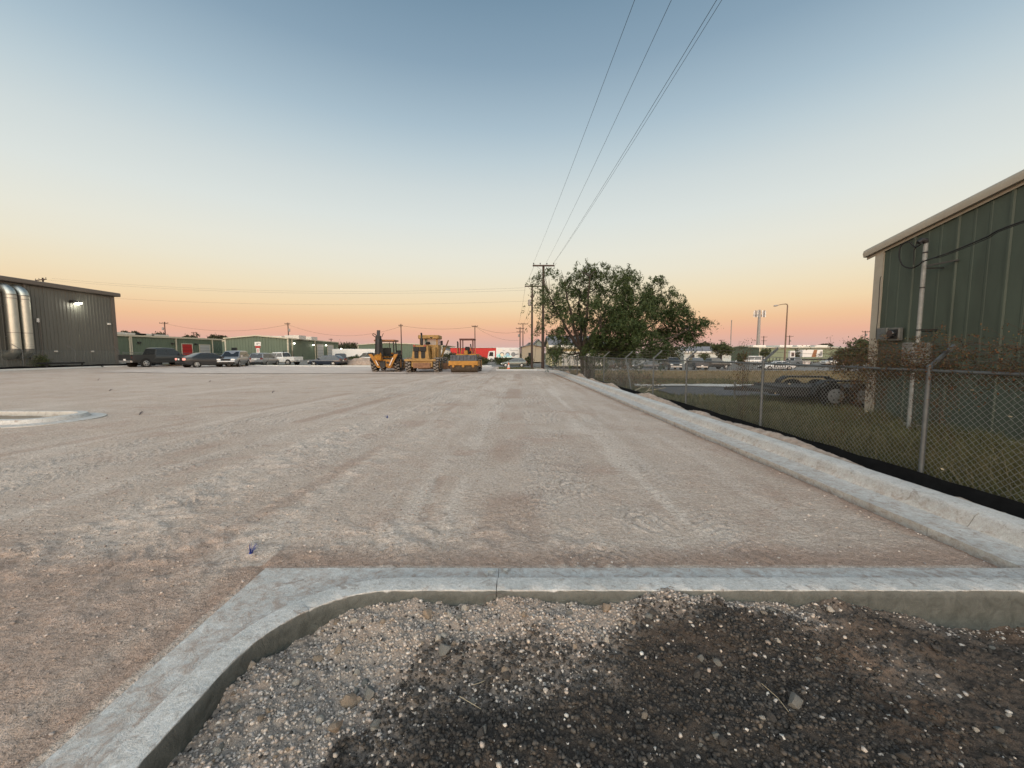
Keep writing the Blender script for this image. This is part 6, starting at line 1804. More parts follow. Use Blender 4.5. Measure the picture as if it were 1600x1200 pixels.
# road grader
gp_ = at(659, 583, 0)
t = thing('road_grader', 'tan-yellow road grader seen from behind, between the backhoe and the roller', 'grader', (gp_.x, gp_.y, .03), R(2))
Y_ = G['grader_yellow']
for y in (.65, 2.15):
    for x in (-1.12, 1.12): lug_tyre(t, 'rear_wheel', x, y, .60, .40, 14, 'grader_yellow')
for x in (-1.0, 1.0): lug_tyre(t, 'front_wheel', x, 6.6, .58, .36, 14, 'grader_yellow')
MB().bbox(-.86, .86, .15, 2.8, .45, .98, .04).build('rear_frame', Y_, t)
MB().bbox(-1.38, 1.12, .05, .42, .93, 1.10, .02).build('rear_bumper', Y_, t)
MB().bbox(-.70, .70, .02, .30, .36, .80, .04).build('counterweight', G['rust_steel'], t)
mb = MB(); 
eng = MB().hexa([(-.86, .30, 1.1), (.56, .30, 1.1), (.56, 2.6, 1.1), (-.86, 2.6, 1.1), (-.70, .34, 2.20), (.44, .34, 2.20), (.44, 2.6, 2.20), (-.70, 2.6, 2.20)]).build('engine_hood', Y_, t)
for x0, x1 in ((-.62, -.30), (-.08, .24)):
    MB().box(x0, x1, .27, .36, 1.16, 1.72).build('grille_slot', G['black_plastic'], t)
    MB().bbox(x0 - .08, x1 + .08, .22, .40, 1.72, 2.08, .02).build('radiator_opening', G['black_plastic'], t)
    for k in range(4): MB().box(x0 + .01, x1 - .01, .255, .262, 1.22 + .12 * k, 1.25 + .12 * k).build('grille_bar', G['dark_steel'], t)
for x in (-.62, .24): MB().lathe([(-.05, .09), (.03, .09)], (x, .26, 2.18), 'y', 12).build('tail_light', G['tail_red'], t)
# cab: posts, panes, lower panels, roof
cx0, cx1, cy0, cy1 = -.50, 1.06, 2.0, 3.5
MB().bbox(cx0, cx1, cy0, cy1, 1.1, 2.28, .05).build('cab_lower', Y_, t)
for x, y in ((cx0 + .05, cy0 + .05), (cx1 - .12, cy0 + .05), (cx0 + .05, cy1 - .05), (cx1 - .12, cy1 - .05)): MB().bar((x, y, 2.25), (x, y, 2.78), .13, .13).build('cab_post', Y_, t)
MB().quad((cx0 + .1, cy0 + .03, 2.28), (cx1 - .2, cy0 + .03, 2.28), (cx1 - .2, cy0 + .03, 2.78), (cx0 + .1, cy0 + .03, 2.78), t=.012).build('rear_window', G['cab_glass'], t)
for x in (cx0 + .02, cx1 - .03): MB().quad((x, cy0 + .1, 2.28), (x, cy1 - .1, 2.28), (x, cy1 - .1, 2.78), (x, cy0 + .1, 2.78), t=.012).build('side_window', G['cab_glass'], t)
MB().bbox(cx0 - .10, cx1 + .08, cy0 - .30, cy1 + .2, 2.78, 3.10, .07).build('cab_roof', Y_, t)
MB().bbox(.42, .62, cy0 - .32, cy0 - .28, 2.84, 2.93, .02).build('roof_light', G['black_plastic'], t)
MB().lathe([(0, .16), (.1, .2), (.22, .12)], (.18, cy0 - .04, 2.32), 'z', 10).build('seat_top', G['black_plastic'], t)
MB().tube([(-.16, 1.0, 2.15), (-.16, 1.0, 2.75), (-.16, 1.0, 3.10), (-.16, .92, 3.22)], .075, 10).build('exhaust_pipe', G['dark_steel'], t)
MB().tube([(-.16, 1.0, 2.25), (-.16, 1.0, 2.8)], .12, 12).build('muffler', G['boom_steel'], t)
MB().bar((cx1, cy0 + .5, 2.5), (cx1 + .20, cy0 + .45, 2.55), .04, .04).build('mirror_arm', G['black_plastic'], t)
MB().bbox(cx1 + .12, cx1 + .32, cy0 + .40, cy0 + .48, 2.25, 2.65, .03).build('mirror', G['black_plastic'], t)
MB().bbox(.58, .92, 1.3, 1.9, 1.1, 2.05, .04).build('side_tank', Y_, t)
MB().bar((0, 3.4, 1.5), (0, 7.2, 1.35), .30, .34).build('front_beam', Y_, t)
MB().bar((1.15, 4.2, 1.5), (1.62, 4.4, 2.75), .10, .10).build('lift_ram', G['rust_steel'], t)
MB().bar((1.02, 4.0, 1.2), (1.28, 4.2, 2.1), .14, .14).build('lift_arm', Y_, t)
MB().lathe([(0, .5), (.12, .5)], (0, 4.8, .75), 'z', 20).build('turn_circle', G['rust_steel'], t)
MB().loft([[(-1.2, 4.4, .10), (-1.2, 4.52, .10), (-1.2, 4.6, .65), (-1.2, 4.48, .65)], [(2.35, 4.9, .10), (2.35, 5.02, .10), (2.35, 5.1, .65), (2.35, 4.98, .65)]]).build('blade', G['rust_steel'], t)

# roller
rp = at(724, 583, 0)
t = thing('road_roller', 'yellow vibratory roller with a wide drum and a bare canopy frame, rightmost machine', 'roller', (rp.x, rp.y, .03), R(-2))
Y_ = G['roller_yellow']
MB().lathe([(-1.08, .62), (-1.06, .66), (1.06, .66), (1.08, .62)], (0, .72, .64), 'x', 40).build('drum', G['drum_steel'], t, smooth=40)
MB().bbox(-1.18, 1.18, -.10, .06, .60, .95, .03).build('scraper_frame', Y_, t)
for sg in (-1, 1): MB().bbox(sg * 1.15 - .05, sg * 1.15 + .05, -.05, 1.5, .55, .95, .02).build('side_frame', Y_, t)
for x in (-.80, 0, .80):
    o = MB().lathe([(-.05, .10), (.06, .12)], (x, -.10, .53), 'y', 12).build('tow_eye', Y_, t)
MB().loft([[(-1.08, .0, .96), (1.08, .0, .96), (1.08, .5, .96), (-1.08, .5, .96)], [(-1.04, .12, 1.42), (1.04, .12, 1.42), (1.04, .6, 1.42), (-1.04, .6, 1.42)]]).build('front_panel', G['grey_panel'], t)
for x in np.linspace(-.9, .9, 7): MB().box(x - .012, x + .012, .0 + .02, .05, .99, 1.38).build('panel_rib', G['dark_steel'], t)
MB().bbox(-.85, .85, 1.4, 4.2, .75, 1.5, .06).build('engine_body', Y_, t)
for x in (-.85, .85): lug_tyre(t, 'rear_wheel', x, 3.2, .68, .5, 13, 'roller_yellow')
MB().bar((-.50, 1.7, 1.4), (-.50, 1.7, 2.74), .10, .10).build('canopy_post', G['maroon_steel'], t)
MB().bar((.56, 1.7, 1.4), (.56, 1.7, 2.74), .10, .10).build('canopy_post', G['maroon_steel'], t)
MB().bar((-.50, 3.0, 1.4), (-.50, 3.0, 2.74), .08, .08).build('canopy_post', G['maroon_steel'], t)
MB().bar((.56, 3.0, 1.4), (.56, 3.0, 2.74), .08, .08).build('canopy_post', G['maroon_steel'], t)
MB().bbox(-.58, .64, 1.6, 1.8, 2.68, 2.80, .03).bbox(-.58, .64, 2.9, 3.1, 2.68, 2.80, .03).bbox(-.58, -.46, 1.8, 2.9, 2.68, 2.8, .03).bbox(.52, .64, 1.8, 2.9, 2.68, 2.8, .03).build('canopy_frame', G['maroon_steel'], t)
MB().bbox(-.22, .24, 2.2, 2.7, 1.5, 1.75, .05).bbox(-.20, .22, 2.2, 2.35, 1.75, 2.12, .08).build('seat', G['black_plastic'], t)
MB().tube([(.34, 1.9, 1.5), (.40, 1.9, 1.9), (.33, 1.9, 2.35)], .05, 8).build('control_lever', G['black_plastic'], t)
MB().bbox(-.14, .16, 1.3, 1.6, 1.42, 1.80, .04).build('steering_console', Y_, t)
for x0, x1 in ((-.50, -.36), (.56, .42), (.75, .80), (-.72, -.72)): MB().bar((x0, 1.45, 1.42), (x1, 1.45, 1.98), .04, .04).build('handrail', Y_, t)
MB().tube([(-1.05, 3.6, 1.3), (-1.05, 3.6, 2.2), (-1.05, 3.6, 2.5), (-1.1, 3.6, 2.62)], [.06, .07, .07, .05], 8).build('exhaust_stack', G['dark_steel'], t)

# cone
cp = at(795, 577, -.12)
t = thing('traffic_cone', 'orange traffic cone with a white band beyond the short far kerb', 'cone', (cp.x, 39.0, ztf(0, 39.0) + .04))
MB().bbox(-.30, .30, -.30, .30, 0, .07, .02).build('base', G['cone_orange'], t)
MB().lathe([(.07, .20), (.36, .13)], (0, 0, 0), 'z', 16).build('lower_cone', G['cone_orange'], t, smooth=40)
MB().lathe([(.36, .131), (.66, .07)], (0, 0, 0), 'z', 16).build('white_band', G['white_paint'], t, smooth=40)
MB().lathe([(.66, .07), (.86, .03)], (0, 0, 0), 'z', 16).build('tip', G['cone_orange'], t, smooth=40)
# rubble heap behind the backhoe
hx, hy = -23.2, 61.0
gmz = ztf(hx, hy)
me, V = grid_mesh('dirt_pile', np.linspace(-29, -18.5, 50), np.linspace(57.5, 64, 36), lambda X, Y: gmz - .35 + 1.5 * np.clip(1 - ((X - hx) / 5.2) ** 2, 0, 1) * np.clip(1 - ((Y - hy) / 3.2) ** 2, 0, 1) + fbm(X * 1.2, Y * 1.2, 201) * .8 * np.clip(1 - ((X - hx) / 5.2) ** 2, 0, 1) * np.clip(1 - ((Y - hy) / 3.2) ** 2, 0, 1))
tag(link('dirt_pile', me, G['mound_dirt']), 'low brown rubble heap behind the backhoe, left', 'dirt pile')
# survey whiskers
def whisker(px, py, z, label, m, h=.10, n=26, spread=.05, r=.0022, lean=0):
    p = at(px, py, z); t = thing('survey_whisker', label, 'survey marker', p)
    mb = MB()
    for k in range(n):
        a = random.uniform(0, 6.283); s_ = spread * math.sqrt(random.random())
        hh = h * random.uniform(.6, 1.1)
        b0 = Vector((.008 * math.cos(a), .008 * math.sin(a), -.01))
        b1 = Vector((s_ * .4 * math.cos(a) + lean * .3, s_ * .4 * math.sin(a), hh * .55)); b2 = Vector((s_ * math.cos(a) + lean, s_ * math.sin(a), hh))
        mb.tube([b0, b1, b2], [r, r, r * .7], 4)
    mb.build('bristles', G[m], t, fix=False)
    MB().lathe([(-.03, .014), (.012, .014), (.016, .008)], (0, 0, 0), 'z', 8).build('hub', G[m], t)
whisker(392, 866, .0, 'bright blue bristle survey marker near the kerb corner', 'blue_bristle', .08, 36, .045, .0011, lean=.02)
whisker(606, 654, .0, 'blue bristle survey marker in the middle of the lot', 'dark_blue_bristle', .09, 14, .05, .003, lean=-.05)
for px, py, z, lab in ((153, 594, .04, 'small dark survey whisker near the far left kerb, farther of two'), (171, 611, .0, 'leaning dark survey whisker near the far left kerb, nearer of two'), (327, 597, 0, 'pale survey whisker out on the lot before the silver utility car'), (425, 614, 0, 'dark survey whisker on the lot left of the backhoe'), (218, 648, 0, 'dark bent survey whisker right of the kerbed island')):
    whisker(px, py, z, lab, 'dark_bristle', .10, 9, .04, .004, lean=.10)
# ------------------------------------------------------------------ trees and plants
def leaf_cloud(name, m, parent, C, D, n_each, length, size, aspect=.35, droop=.5, spread=.12, world=True):
    """sprays: C centres (n,3), D directions (n,3); leaflets strung along each spray"""
    C = np.asarray(C, float); D = np.asarray(D, float)
    n = len(C); k = n_each
    s_ = rng.uniform(0, 1, (n, k, 1))
    L = length * rng.uniform(.6, 1.3, (n, 1, 1))
    P = C[:, None] + D[:, None] * s_ * L + np.array([0, 0, -1.0]) * (s_ ** 2) * L * droop + rng.normal(0, spread, (n, k, 3)) * (0.5 + .5 * s_)
    P = P.reshape(-1, 3); N = len(P)
    a = rng.normal(size=(N, 3)); a[:, 2] -= .6 * droop; a /= np.linalg.norm(a, axis=1, keepdims=True)
    b = np.cross(a, rng.normal(size=(N, 3))); b /= np.linalg.norm(b, axis=1, keepdims=True) + 1e-9
    sz = size * rng.uniform(.6, 1.4, (N, 1))
    v = np.stack([P - a * sz * .5, P + b * sz * aspect * .5, P + a * sz * .5, P - b * sz * aspect * .5], 1).reshape(-1, 3)
    f = (np.arange(N) * 4)[:, None] + np.arange(4)[None]
    if parent is not None and world: v = v - np.array(parent.location)
    return link(name, np_mesh(name, v, f), m, parent)
def sprays_in(ells, n, shell=.55):
    C, D = [], []
    w = np.array([e[3] * e[4] * e[5] for e in ells]) ** .8; w = w / w.sum()
    idx = rng.choice(len(ells), n, p=w)
    for i in idx:
        e = ells[i]
        d = rng.normal(size=3); d /= np.linalg.norm(d)
        r = (shell + (1 - shell) * rng.random()) * rng.uniform(.9, 1.08)
        C.append((e[0] + d[0] * e[3] * r, e[1] + d[1] * e[4] * r, e[2] + d[2] * e[5] * r)); D.append(d * .8 + np.array([0, 0, .15]))
    return C, D
def limb(mb, P, r0, r1, k=7):
    P = [Vector(p) for p in P]
    n = 9; Q = []
    for i in range(n):
        s_ = i / (n - 1)
        if len(P) == 2: q_ = lerp(P[0], P[1], s_)
        else: q_ = lerp(lerp(P[0], P[1], s_), lerp(P[1], P[2], s_), s_)
        q_ = q_ + Vector((random.uniform(-1, 1), random.uniform(-1, 1), random.uniform(-1, 1))) * (r0 * .35 if 0 < i < n - 1 else 0)
        Q.append(q_)
    mb.tube(Q, [lerp(r0, r1, i / (n - 1)) for i in range(n)], k)
    return Q
# the mesquite
tb = Vector((5.25, 27.2, ztf(5.25, 27.2) - .05)); tb.z = -.35
mz = thing('mesquite_tree', 'big dark mesquite tree with feathery drooping leaves over the fence', 'tree', tb)
mbt = MB(); Yc = 27.0
def cpt(px, py, dy=0): return pt(px, py, Yc + dy)
fork = cpt(911, 548)
limb(mbt, [tb - Vector((0, 0, .2)), lerp(tb, fork, .5) + Vector((-.08, 0, 0)), fork], .34, .23, 10)
mbt.build('trunk', G['bark'], mz, world=True, smooth=60)
ELL = []
def E(px, py, rx, rz, dy=0, ry=None):
    c = cpt(px, py, dy); k = (Yc + dy) / F
    ELL.append((c.x, c.y, c.z, rx * k, (ry or (rx + rz) / 2) * k, rz * k))
for e in ((880, 445, 36, 26, 0), (862, 470, 22, 30, -1), (925, 440, 40, 26, 1), (905, 480, 34, 28, 2), (958, 455, 36, 26, -1), (1000, 452, 34, 24, 1), (1035, 470, 32, 26, 0), (985, 490, 46, 34, -1.5), (1030, 500, 42, 32, 1.5),
          (1066, 505, 30, 28, 0), (1080, 517, 16, 22, -.5), (955, 520, 44, 28, 1), (1000, 530, 50, 24, -2), (1050, 528, 34, 20, 1), (940, 500, 40, 30, -2), (895, 520, 26, 22, 1.5), (930, 548, 40, 16, 2), (985, 552, 40, 10, 2.5), (872, 545, 16, 18, -.6), (1090, 510, 9, 14, .5), (848, 430, 14, 14, -.5), (915, 425, 22, 9, 0), (985, 433, 16, 8, 0), (1022, 443, 14, 9, 0), (845, 500, 12, 14, -1), (945, 540, 34, 22, -1.2), (975, 505, 34, 26, -2.2), (890, 500, 22, 18, -1.2), (870, 530, 14, 20, -.4)):
    E(*e)
mbl = MB()
limbs = []
for tgt, mid_, r0 in (((858, 462), (885, 520), .15), ((882, 440), (890, 500), .15), ((922, 432), (916, 495), .15), ((962, 450), (935, 510), .16), ((1010, 462), (955, 520), .15), ((1050, 490), (980, 535), .14), ((1075, 515), (1000, 552), .12), ((1000, 535), (950, 548), .11), ((905, 470), (905, 520), .11), ((868, 545), (885, 560), .07), ((940, 520), (925, 545), .10)):
    dy = random.uniform(-2, 2)
    Q = limb(mbl, [fork - Vector((0, 0, .05)), cpt(*mid_, dy * .4), cpt(*tgt, dy)], r0, .035)
    limbs.append(Q)
mbl.build('limb', G['bark'], mz, world=True, smooth=60)
mbw = MB()
for e in ELL:
    c = Vector(e[:3])
    best = min((q_ for Q in limbs for q_ in Q[2:]), key=lambda q_: (q_ - c).length)
    for k in range(6):
        d = Vector(rng.normal(size=3)).normalized()
        p = c + Vector((d.x * e[3], d.y * e[4], d.z * e[5])) * .85
        mbw.tube([best, lerp(best, p, .5) + Vector((0, 0, .12)), p], [.030, .018, .008], 4, caps=False)
mbw.build('twigs', G['bark'], mz, world=True, fix=False)['kind'] = 'stuff'
C, D = [], []
for i_, e_ in enumerate(ELL):
    vol = (e_[3] * e_[4] * e_[5]) ** .6
    c0 = pt(960, 490, 27)
    loose = e_[0] < 3.4 + 1.2
    nc = max(3, int(vol * (9 if loose else 15)))
    for _ in range(nc):
        d_ = rng.normal(size=3); d_ /= np.linalg.norm(d_)
        r_ = rng.uniform(.35, 1.08)
        cc = np.array(e_[:3]) + d_ * np.array(e_[3:6]) * r_
        for _ in range(rng.integers(5, 11)):
            C.append(cc + rng.normal(0, .17, 3)); D.append(d_ * .6 + rng.normal(0, .35, 3) + np.array([0, 0, .1]))
lc = leaf_cloud('crown', G['mesquite_leaves'], mz, C, D, 22, .62, .19, .22, .9, .075)
# trailing twigs below the crown, in front of the field
C = [tuple(cpt(random.uniform(925, 1045), random.uniform(556, 575), random.uniform(-1.5, 0))) for _ in range(34)]
leaf_cloud('hanging_spray', G['mesquite_leaves'], mz, C, [(0, 0, -.4)] * len(C), 16, .8, .16, .26, .8, .10)['kind'] = 'stuff'

def bush(name, label, px, py, Y, rx, rz, n, size, cat='bush', m='shrub_leaves', trunk=None, lobes=6, length=.35, group=None, k=14, trunkm='bark', seed=0):
    """px,py centre in the picture at depth Y; rx, rz half sizes in metres"""
    c = pt(px, py, Y); zb = ztf(c.x, Y) if not (c.x < 3.5 and Y < 45) else 0.0
    t = thing(name, label, cat, (c.x, Y, zb), 0, group)
    ells = [(c.x, Y, c.z, rx * .75, rx * .7, rz * .8)]
    for i in range(lobes):
        a = 6.283 * i / lobes + random.uniform(-.3, .3)
        ells.append((c.x + rx * .58 * math.cos(a), Y + rx * .5 * math.sin(a), c.z + rz * random.uniform(-.45, .5), rx * random.uniform(.35, .5), rx * .4, rz * random.uniform(.35, .55)))
    C, D = sprays_in(ells, n, .45)
    leaf_cloud('crown', G[m], t, C, D, k, length, size, .5, .3, length * .3)
    mb = MB(); h0 = c.z - rz * .2
    if trunk:
        limb(mb, [(c.x, Y, zb - .2), (c.x + .05, Y, (zb + h0) / 2), (c.x, Y, h0)], trunk, trunk * .5)
    for i in range(5):
        e = ells[1 + i % lobes]
        mb.tube([(c.x, Y, zb - .1 if not trunk else lerp(zb, h0, .7)), ((c.x + e[0]) / 2, Y, lerp(zb, e[2], .6)), e[:3]], [.04, .03, .012], 5, caps=False)
    mb.build('trunk' if trunk else 'stems', G[trunkm], t, world=True, fix=False)
    return t
bush('bush', 'loose green bush at the foot of the grey building fence', 62, 566, 34.5, .62, .62, 170, .10)
bush('bush', 'dark bushy shrub over the pale fence, right of the nearest pole', 868, 549, 46, .95, .72, 200, .15)
bush('hedge', 'clipped dark hedge in front of the white box truck', 789, 564, 74, 2.3, .75, 260, .22)
bush('bush', 'dark vase-shaped bush at the left end of the truck hedge', 755, 564, 73, 1.15, .85, 150, .2)
bush('hedge', 'dark hedge just left of the second utility pole', 826, 564, 70, .9, .85, 110, .2)
bush('bush', 'olive shrub behind the black utility car', 558, 563, 68, 1.4, .9, 130, .2)
bush('tree', 'broad dark tree mass behind the white trailer, left part', 533, 546, 150, 3.6, 2.4, 240, .55, 'tree', 'far_leaves', .25, length=1.2)
bush('tree', 'broad dark tree mass behind the white trailer, right part', 551, 546, 152, 3.6, 2.5, 240, .55, 'tree', 'far_leaves', .25, length=1.2)
bush('tree', 'broad dark tree beside the third green building corner', 562, 549, 156, 3.0, 1.8, 180, .55, 'tree', 'far_leaves', .25, length=1.2)
bush('tree', 'small dark round tree top over the long low green building, far left', 194, 521.5, 130, 1.2, .7, 90, .5, 'tree', 'far_leaves', .2, length=.8)
bush('tree', 'flat dark tree top over the long low green building roof', 212, 522, 132, .9, .5, 70, .5, 'tree', 'far_leaves', .2, length=.8)
bush('tree', 'dark tree top behind the wall pole on the long low green building', 248, 524, 134, 1.6, .6, 80, .5, 'tree', 'far_leaves', .2, length=.8)
bush('tree', 'dark tree row piece behind the red door building, left of the palm', 297, 527.5, 134, 1.8, .55, 80, .5, 'tree', 'far_leaves', .2, length=.8)
bush('tree', 'dark tree row piece between the palm and the green gable', 334, 528.5, 134, 1.5, 1.0, 110, .5, 'tree', 'far_leaves', .2, length=.8)
bush('tree', 'dark tree row piece touching the left eave of the green gable', 348, 528.5, 136, 1.5, .8, 110, .5, 'tree', 'far_leaves', .2, length=.8)
bush('tree', 'small dark tree between the roller and the grader blade', 702, 557, 100, 1.6, .9, 120, .35, 'tree', 'far_leaves', .15, length=.7)
bush('tree', 'brown-green dome tree behind the white low house', 1096, 543, 130, 3.0, 1.6, 240, .5, 'tree', 'far_leaves', .25, length=1)
bush('tree', 'round dark green tree in front of the white low house', 1128, 546, 86, 2.3, 1.5, 340, .28, 'tree', 'shrub_leaves', .16, length=.6)
bush('bush', 'yellow-green young tree right of the round dark tree', 1159, 558, 70, .9, 1.2, 120, .2, 'tree', 'shrub_leaves', .06)
bush('bush', 'small dark tree before the long building, by its gable corner', 1196, 551, 92, 1.3, 1.0, 120, .25, 'tree', 'shrub_leaves', .1)
bush('tree', 'tall dark tree mass beside the right green building, nearest it', 1347, 548, 50, 1.9, 1.9, 420, .26, 'tree', 'shrub_leaves', .16, length=.6)
bush('tree', 'lower dark tree left of the tall mass by the right green building', 1327, 556, 54, 1.5, 1.2, 260, .26, 'tree', 'shrub_leaves', .14, length=.6)
bush('tree', 'faint tree top over the long pale green building roof', 1290, 541.5, 190, 2.8, .9, 120, .7, 'tree', 'far_leaves', .2, length=1)
bush('tree', 'dark dense tree beneath the mesquite crown, across the street', 1030, 552, 95, 5.5, 2.0, 320, .45, 'tree', 'far_leaves', .3, length=1)
bush('tree', 'dark dense tree behind the mesquite trunk, across the street', 965, 552, 92, 4.5, 2.0, 280, .45, 'tree', 'far_leaves', .3, length=1)
bush('bush', 'dark shrub before the white low house, right of the pickup roof', 1100, 558, 80, 1.1, .8, 120, .2, 'bush', 'shrub_leaves')
# cypress
cp_ = pt(1244, 552, 88); t = thing('cypress_tree', 'slim black-green cypress in front of the long pale building', 'tree', (cp_.x, 88, -1.3))
C, D = sprays_in([(cp_.x, 88, .4 + z, w, w, .9) for z, w in ((-1.2, .75), (-.2, .7), (.8, .6), (1.5, .35))], 160, .4)
leaf_cloud('crown', G['far_leaves'], t, C, D, 14, .4, .22, .5, .1, .12)
MB().tube([(0, 0, -.2), (0, 0, 2.5)], .1, 6).build('trunk', G['bark'], t)
# palm
pp = pt(307.7 + 0, 522, 140); pp = pt(307, 523, 140)
def palm(px, py, Y, label):
    c = pt(px, py, Y); t = thing('palm_tree', label, 'tree', (c.x, Y, 0))
    MB().tube([(0, 0, 0), (.1, 0, c.z * .5), (0, 0, c.z)], [.28, .22, .2], 8).build('trunk', G['palm_trunk'], t)
    for k in range(26):
        a = 6.283 * k / 26 + random.uniform(-.1, .1); el_ = random.uniform(-.6, 1.3)
        L = random.uniform(1.0, 1.35); d = Vector((math.cos(a) * math.cos(el_), math.sin(a) * math.cos(el_), math.sin(el_)))
        sd = d.cross(Vector((0, 0, 1))).normalized()
        P = [Vector((0, 0, c.z)) + d * L * s_ - Vector((0, 0, .5 * s_ * s_)) for s_ in (0, .35, .7, 1)]
        w = (.03, .18, .22, .04)
        V = []; Fq = []
        for p, ww in zip(P, w): V += [p - sd * ww, p + sd * ww]
        for i in range(3): Fq.append((2 * i, 2 * i + 1, 2 * i + 3, 2 * i + 2))
        MB().add(V, Fq).build('frond', G['far_leaves'], t, fix=False)
palm(307.5, 522, 142, 'small palm with a round head behind the red door building')

# grass by the fence and in the field
def blades(name, label, n, region, hfun, m, wid=.006, mask=None):
    x = rng.uniform(region[0], region[1], n * 3); y = rng.uniform(region[2], region[3], n * 3)
    k = np.ones(len(x), bool) if mask is None else mask(x, y)
    x, y = x[k][:n], y[k][:n]; n = len(x)
    z = ground_z(x, y)
    h = hfun(x, y) * rng.uniform(.5, 1.3, n)
    a = rng.uniform(0, 6.283, n); le = rng.uniform(.1, .8, n) * h
    w = wid * rng.uniform(.7, 1.4, n) * np.clip(y / 8, .8, 3)
    ca, sa = np.cos(a), np.sin(a)
    b0 = np.stack([x - sa * w, y + ca * w, z - .02], 1); b1 = np.stack([x + sa * w, y - ca * w, z - .02], 1)
    m0 = np.stack([x + ca * le * .35 - sa * w * .8, y + sa * le * .35 + ca * w * .8, z + h * .6], 1); m1 = np.stack([x + ca * le * .35 + sa * w * .8, y + sa * le * .35 - ca * w * .8, z + h * .6], 1)
    tp = np.stack([x + ca * le, y + sa * le, z + h], 1)
    V = np.stack([b0, b1, m1, m0, tp], 1).reshape(-1, 3)
    i = (np.arange(n) * 5)[:, None]
    o = link(name, np_mesh(name, V, [i + np.array([[0, 1, 2, 3]]), i + np.array([[3, 2, 4]])]), G[m])
    return tag(o, label, 'grass', kind='stuff')
clump = lambda x, y: sstep(.25, .65, vnoise(x * 1.3, y * 1.3, 301) * .6 + vnoise(x * 4, y * 4, 303) * .4)
offdrive = lambda x, y: ~((x > 7.2) & (y > 16.9) & (y < 24.3)) & ~((x > BX - .05) & (y < BY + .05))
blades('grass', 'rough dark grass between the chain link fence and the green building', 60000, (5.72, 9.95, 2.5, 13), lambda x, y: .09 + .26 * clump(x, y), 'grass_blades', .0035, lambda x, y: offdrive(x, y) & (x > 5.90))
blades('grass', 'dark grass beyond the fence, before and beside the asphalt drive', 40000, (5.0, 16, 13, 30), lambda x, y: .05 + .14 * clump(x, y), 'grass_blades', .005, lambda x, y: offdrive(x, y) & (x > np.interp(y, [13, 15.4, 22.8, 27, 30], [5.9, 5.75, 5.45, 4.75, 4.6])))
blades('dry_grass', 'short dry tan grass across the far field', 50000, (5.5, 48, 24, 56), lambda x, y: .08 + .12 * clump(x, y), 'dry_grass', .006)
blades('grass', 'thin weedy grass on the far verge behind the lot', 14000, (-36, 4, 46.2, 58), lambda x, y: .06 + .10 * clump(x, y), 'grass_blades', .006)
# long dead stems caught on the fence foot
P0, P1 = [], []
for k in range(300):
    y = random.uniform(2.6, 9.5) if k < 250 else random.uniform(9, 16); x = fence_x(y) + random.uniform(.02, .6) ** .9 * random.choice((1, 1, 2.5))
    p = Vector((x, y, -.15)); a = random.uniform(0, 6.283); L = random.uniform(.4, 1.0)
    d = Vector((math.cos(a) * .7, math.sin(a) * .7, random.uniform(.5, 1.3)))
    for s_ in range(5):
        q_ = p + d * L / 5; d.z -= random.uniform(.12, .4); d += Vector((random.uniform(-.2, .2), random.uniform(-.2, .2), 0))
        if q_.z < -.18: q_.z = -.15; d.z = .05
        if q_.x < fence_x(q_.y) + .01: q_.x = fence_x(q_.y) + .01
        P0.append(tuple(p)); P1.append(tuple(q_)); p = q_
V, f = prisms(P0, P1, .0017, 3)
tag(link('dry_weeds', np_mesh('dry_weeds', V, f), G['dry_stem']), 'tangle of long dead straw stems at the foot of the fence', 'weeds', kind='stuff')

# dead vine on the near fence bays
vt = thing('dead_vine', 'rust-brown dead vine smothering the top of the fence before the green building', 'vine', (5.84, 5.46, -.15))
P0, P1 = [], []; LC = []
def vine_density(y):
    return float(np.interp(y, [2.4, 3.6, 4.4, 5.0, 5.6, 6.0, 6.5, 7.0, 7.6], [.4, .5, .7, .45, .7, 1, 1, .6, 0]))
for k in range(1050):
    y = random.uniform(2.4, 7.4)
    if random.random() > vine_density(y): continue
    zc_ = random.choice((1.40, 1.40, 1.52, 1.62, 1.74)) + random.uniform(-.08, .08)
    hang = (6.15 < y < 6.9 or 5.3 < y < 5.62) and random.random() < .6
    p = Vector((fence_x(y) + random.uniform(-.05, .30), y, zc_)); a = random.choice((0, math.pi)) + random.uniform(-.6, .6)
    d = Vector((random.uniform(-.3, .3), math.cos(a), random.uniform(-.5, .4)))
    n_ = random.randint(4, 8)
    if hang: d = Vector((random.uniform(-.15, .15), random.uniform(-.3, .3), -1)); n_ = random.randint(6, 14)
    for s_ in range(n_):
        q_ = p + d * .085; d += Vector((random.uniform(-.4, .4), random.uniform(-.4, .4), random.uniform(-.4, .4))); d.normalize()
        if hang: d.z -= .6; d.normalize()
        q_.x = min(max(q_.x, fence_x(q_.y) - .10), fence_x(q_.y) + .38)
        P0.append(tuple(p)); P1.append(tuple(q_)); p = q_
        if random.random() < (.62 if not hang else .5): LC.append(tuple(q_))
V, f = prisms(np.array(P0) - np.array(vt.location), np.array(P1) - np.array(vt.location), .0022, 3)
o = link('stems', np_mesh('stems', V, f), G['vine_stem'], vt)
leaf_cloud('leaves', G['dead_leaves'], vt, LC, [(0, 0, -.2)] * len(LC), 7, .07, .026, .55, .5, .04)
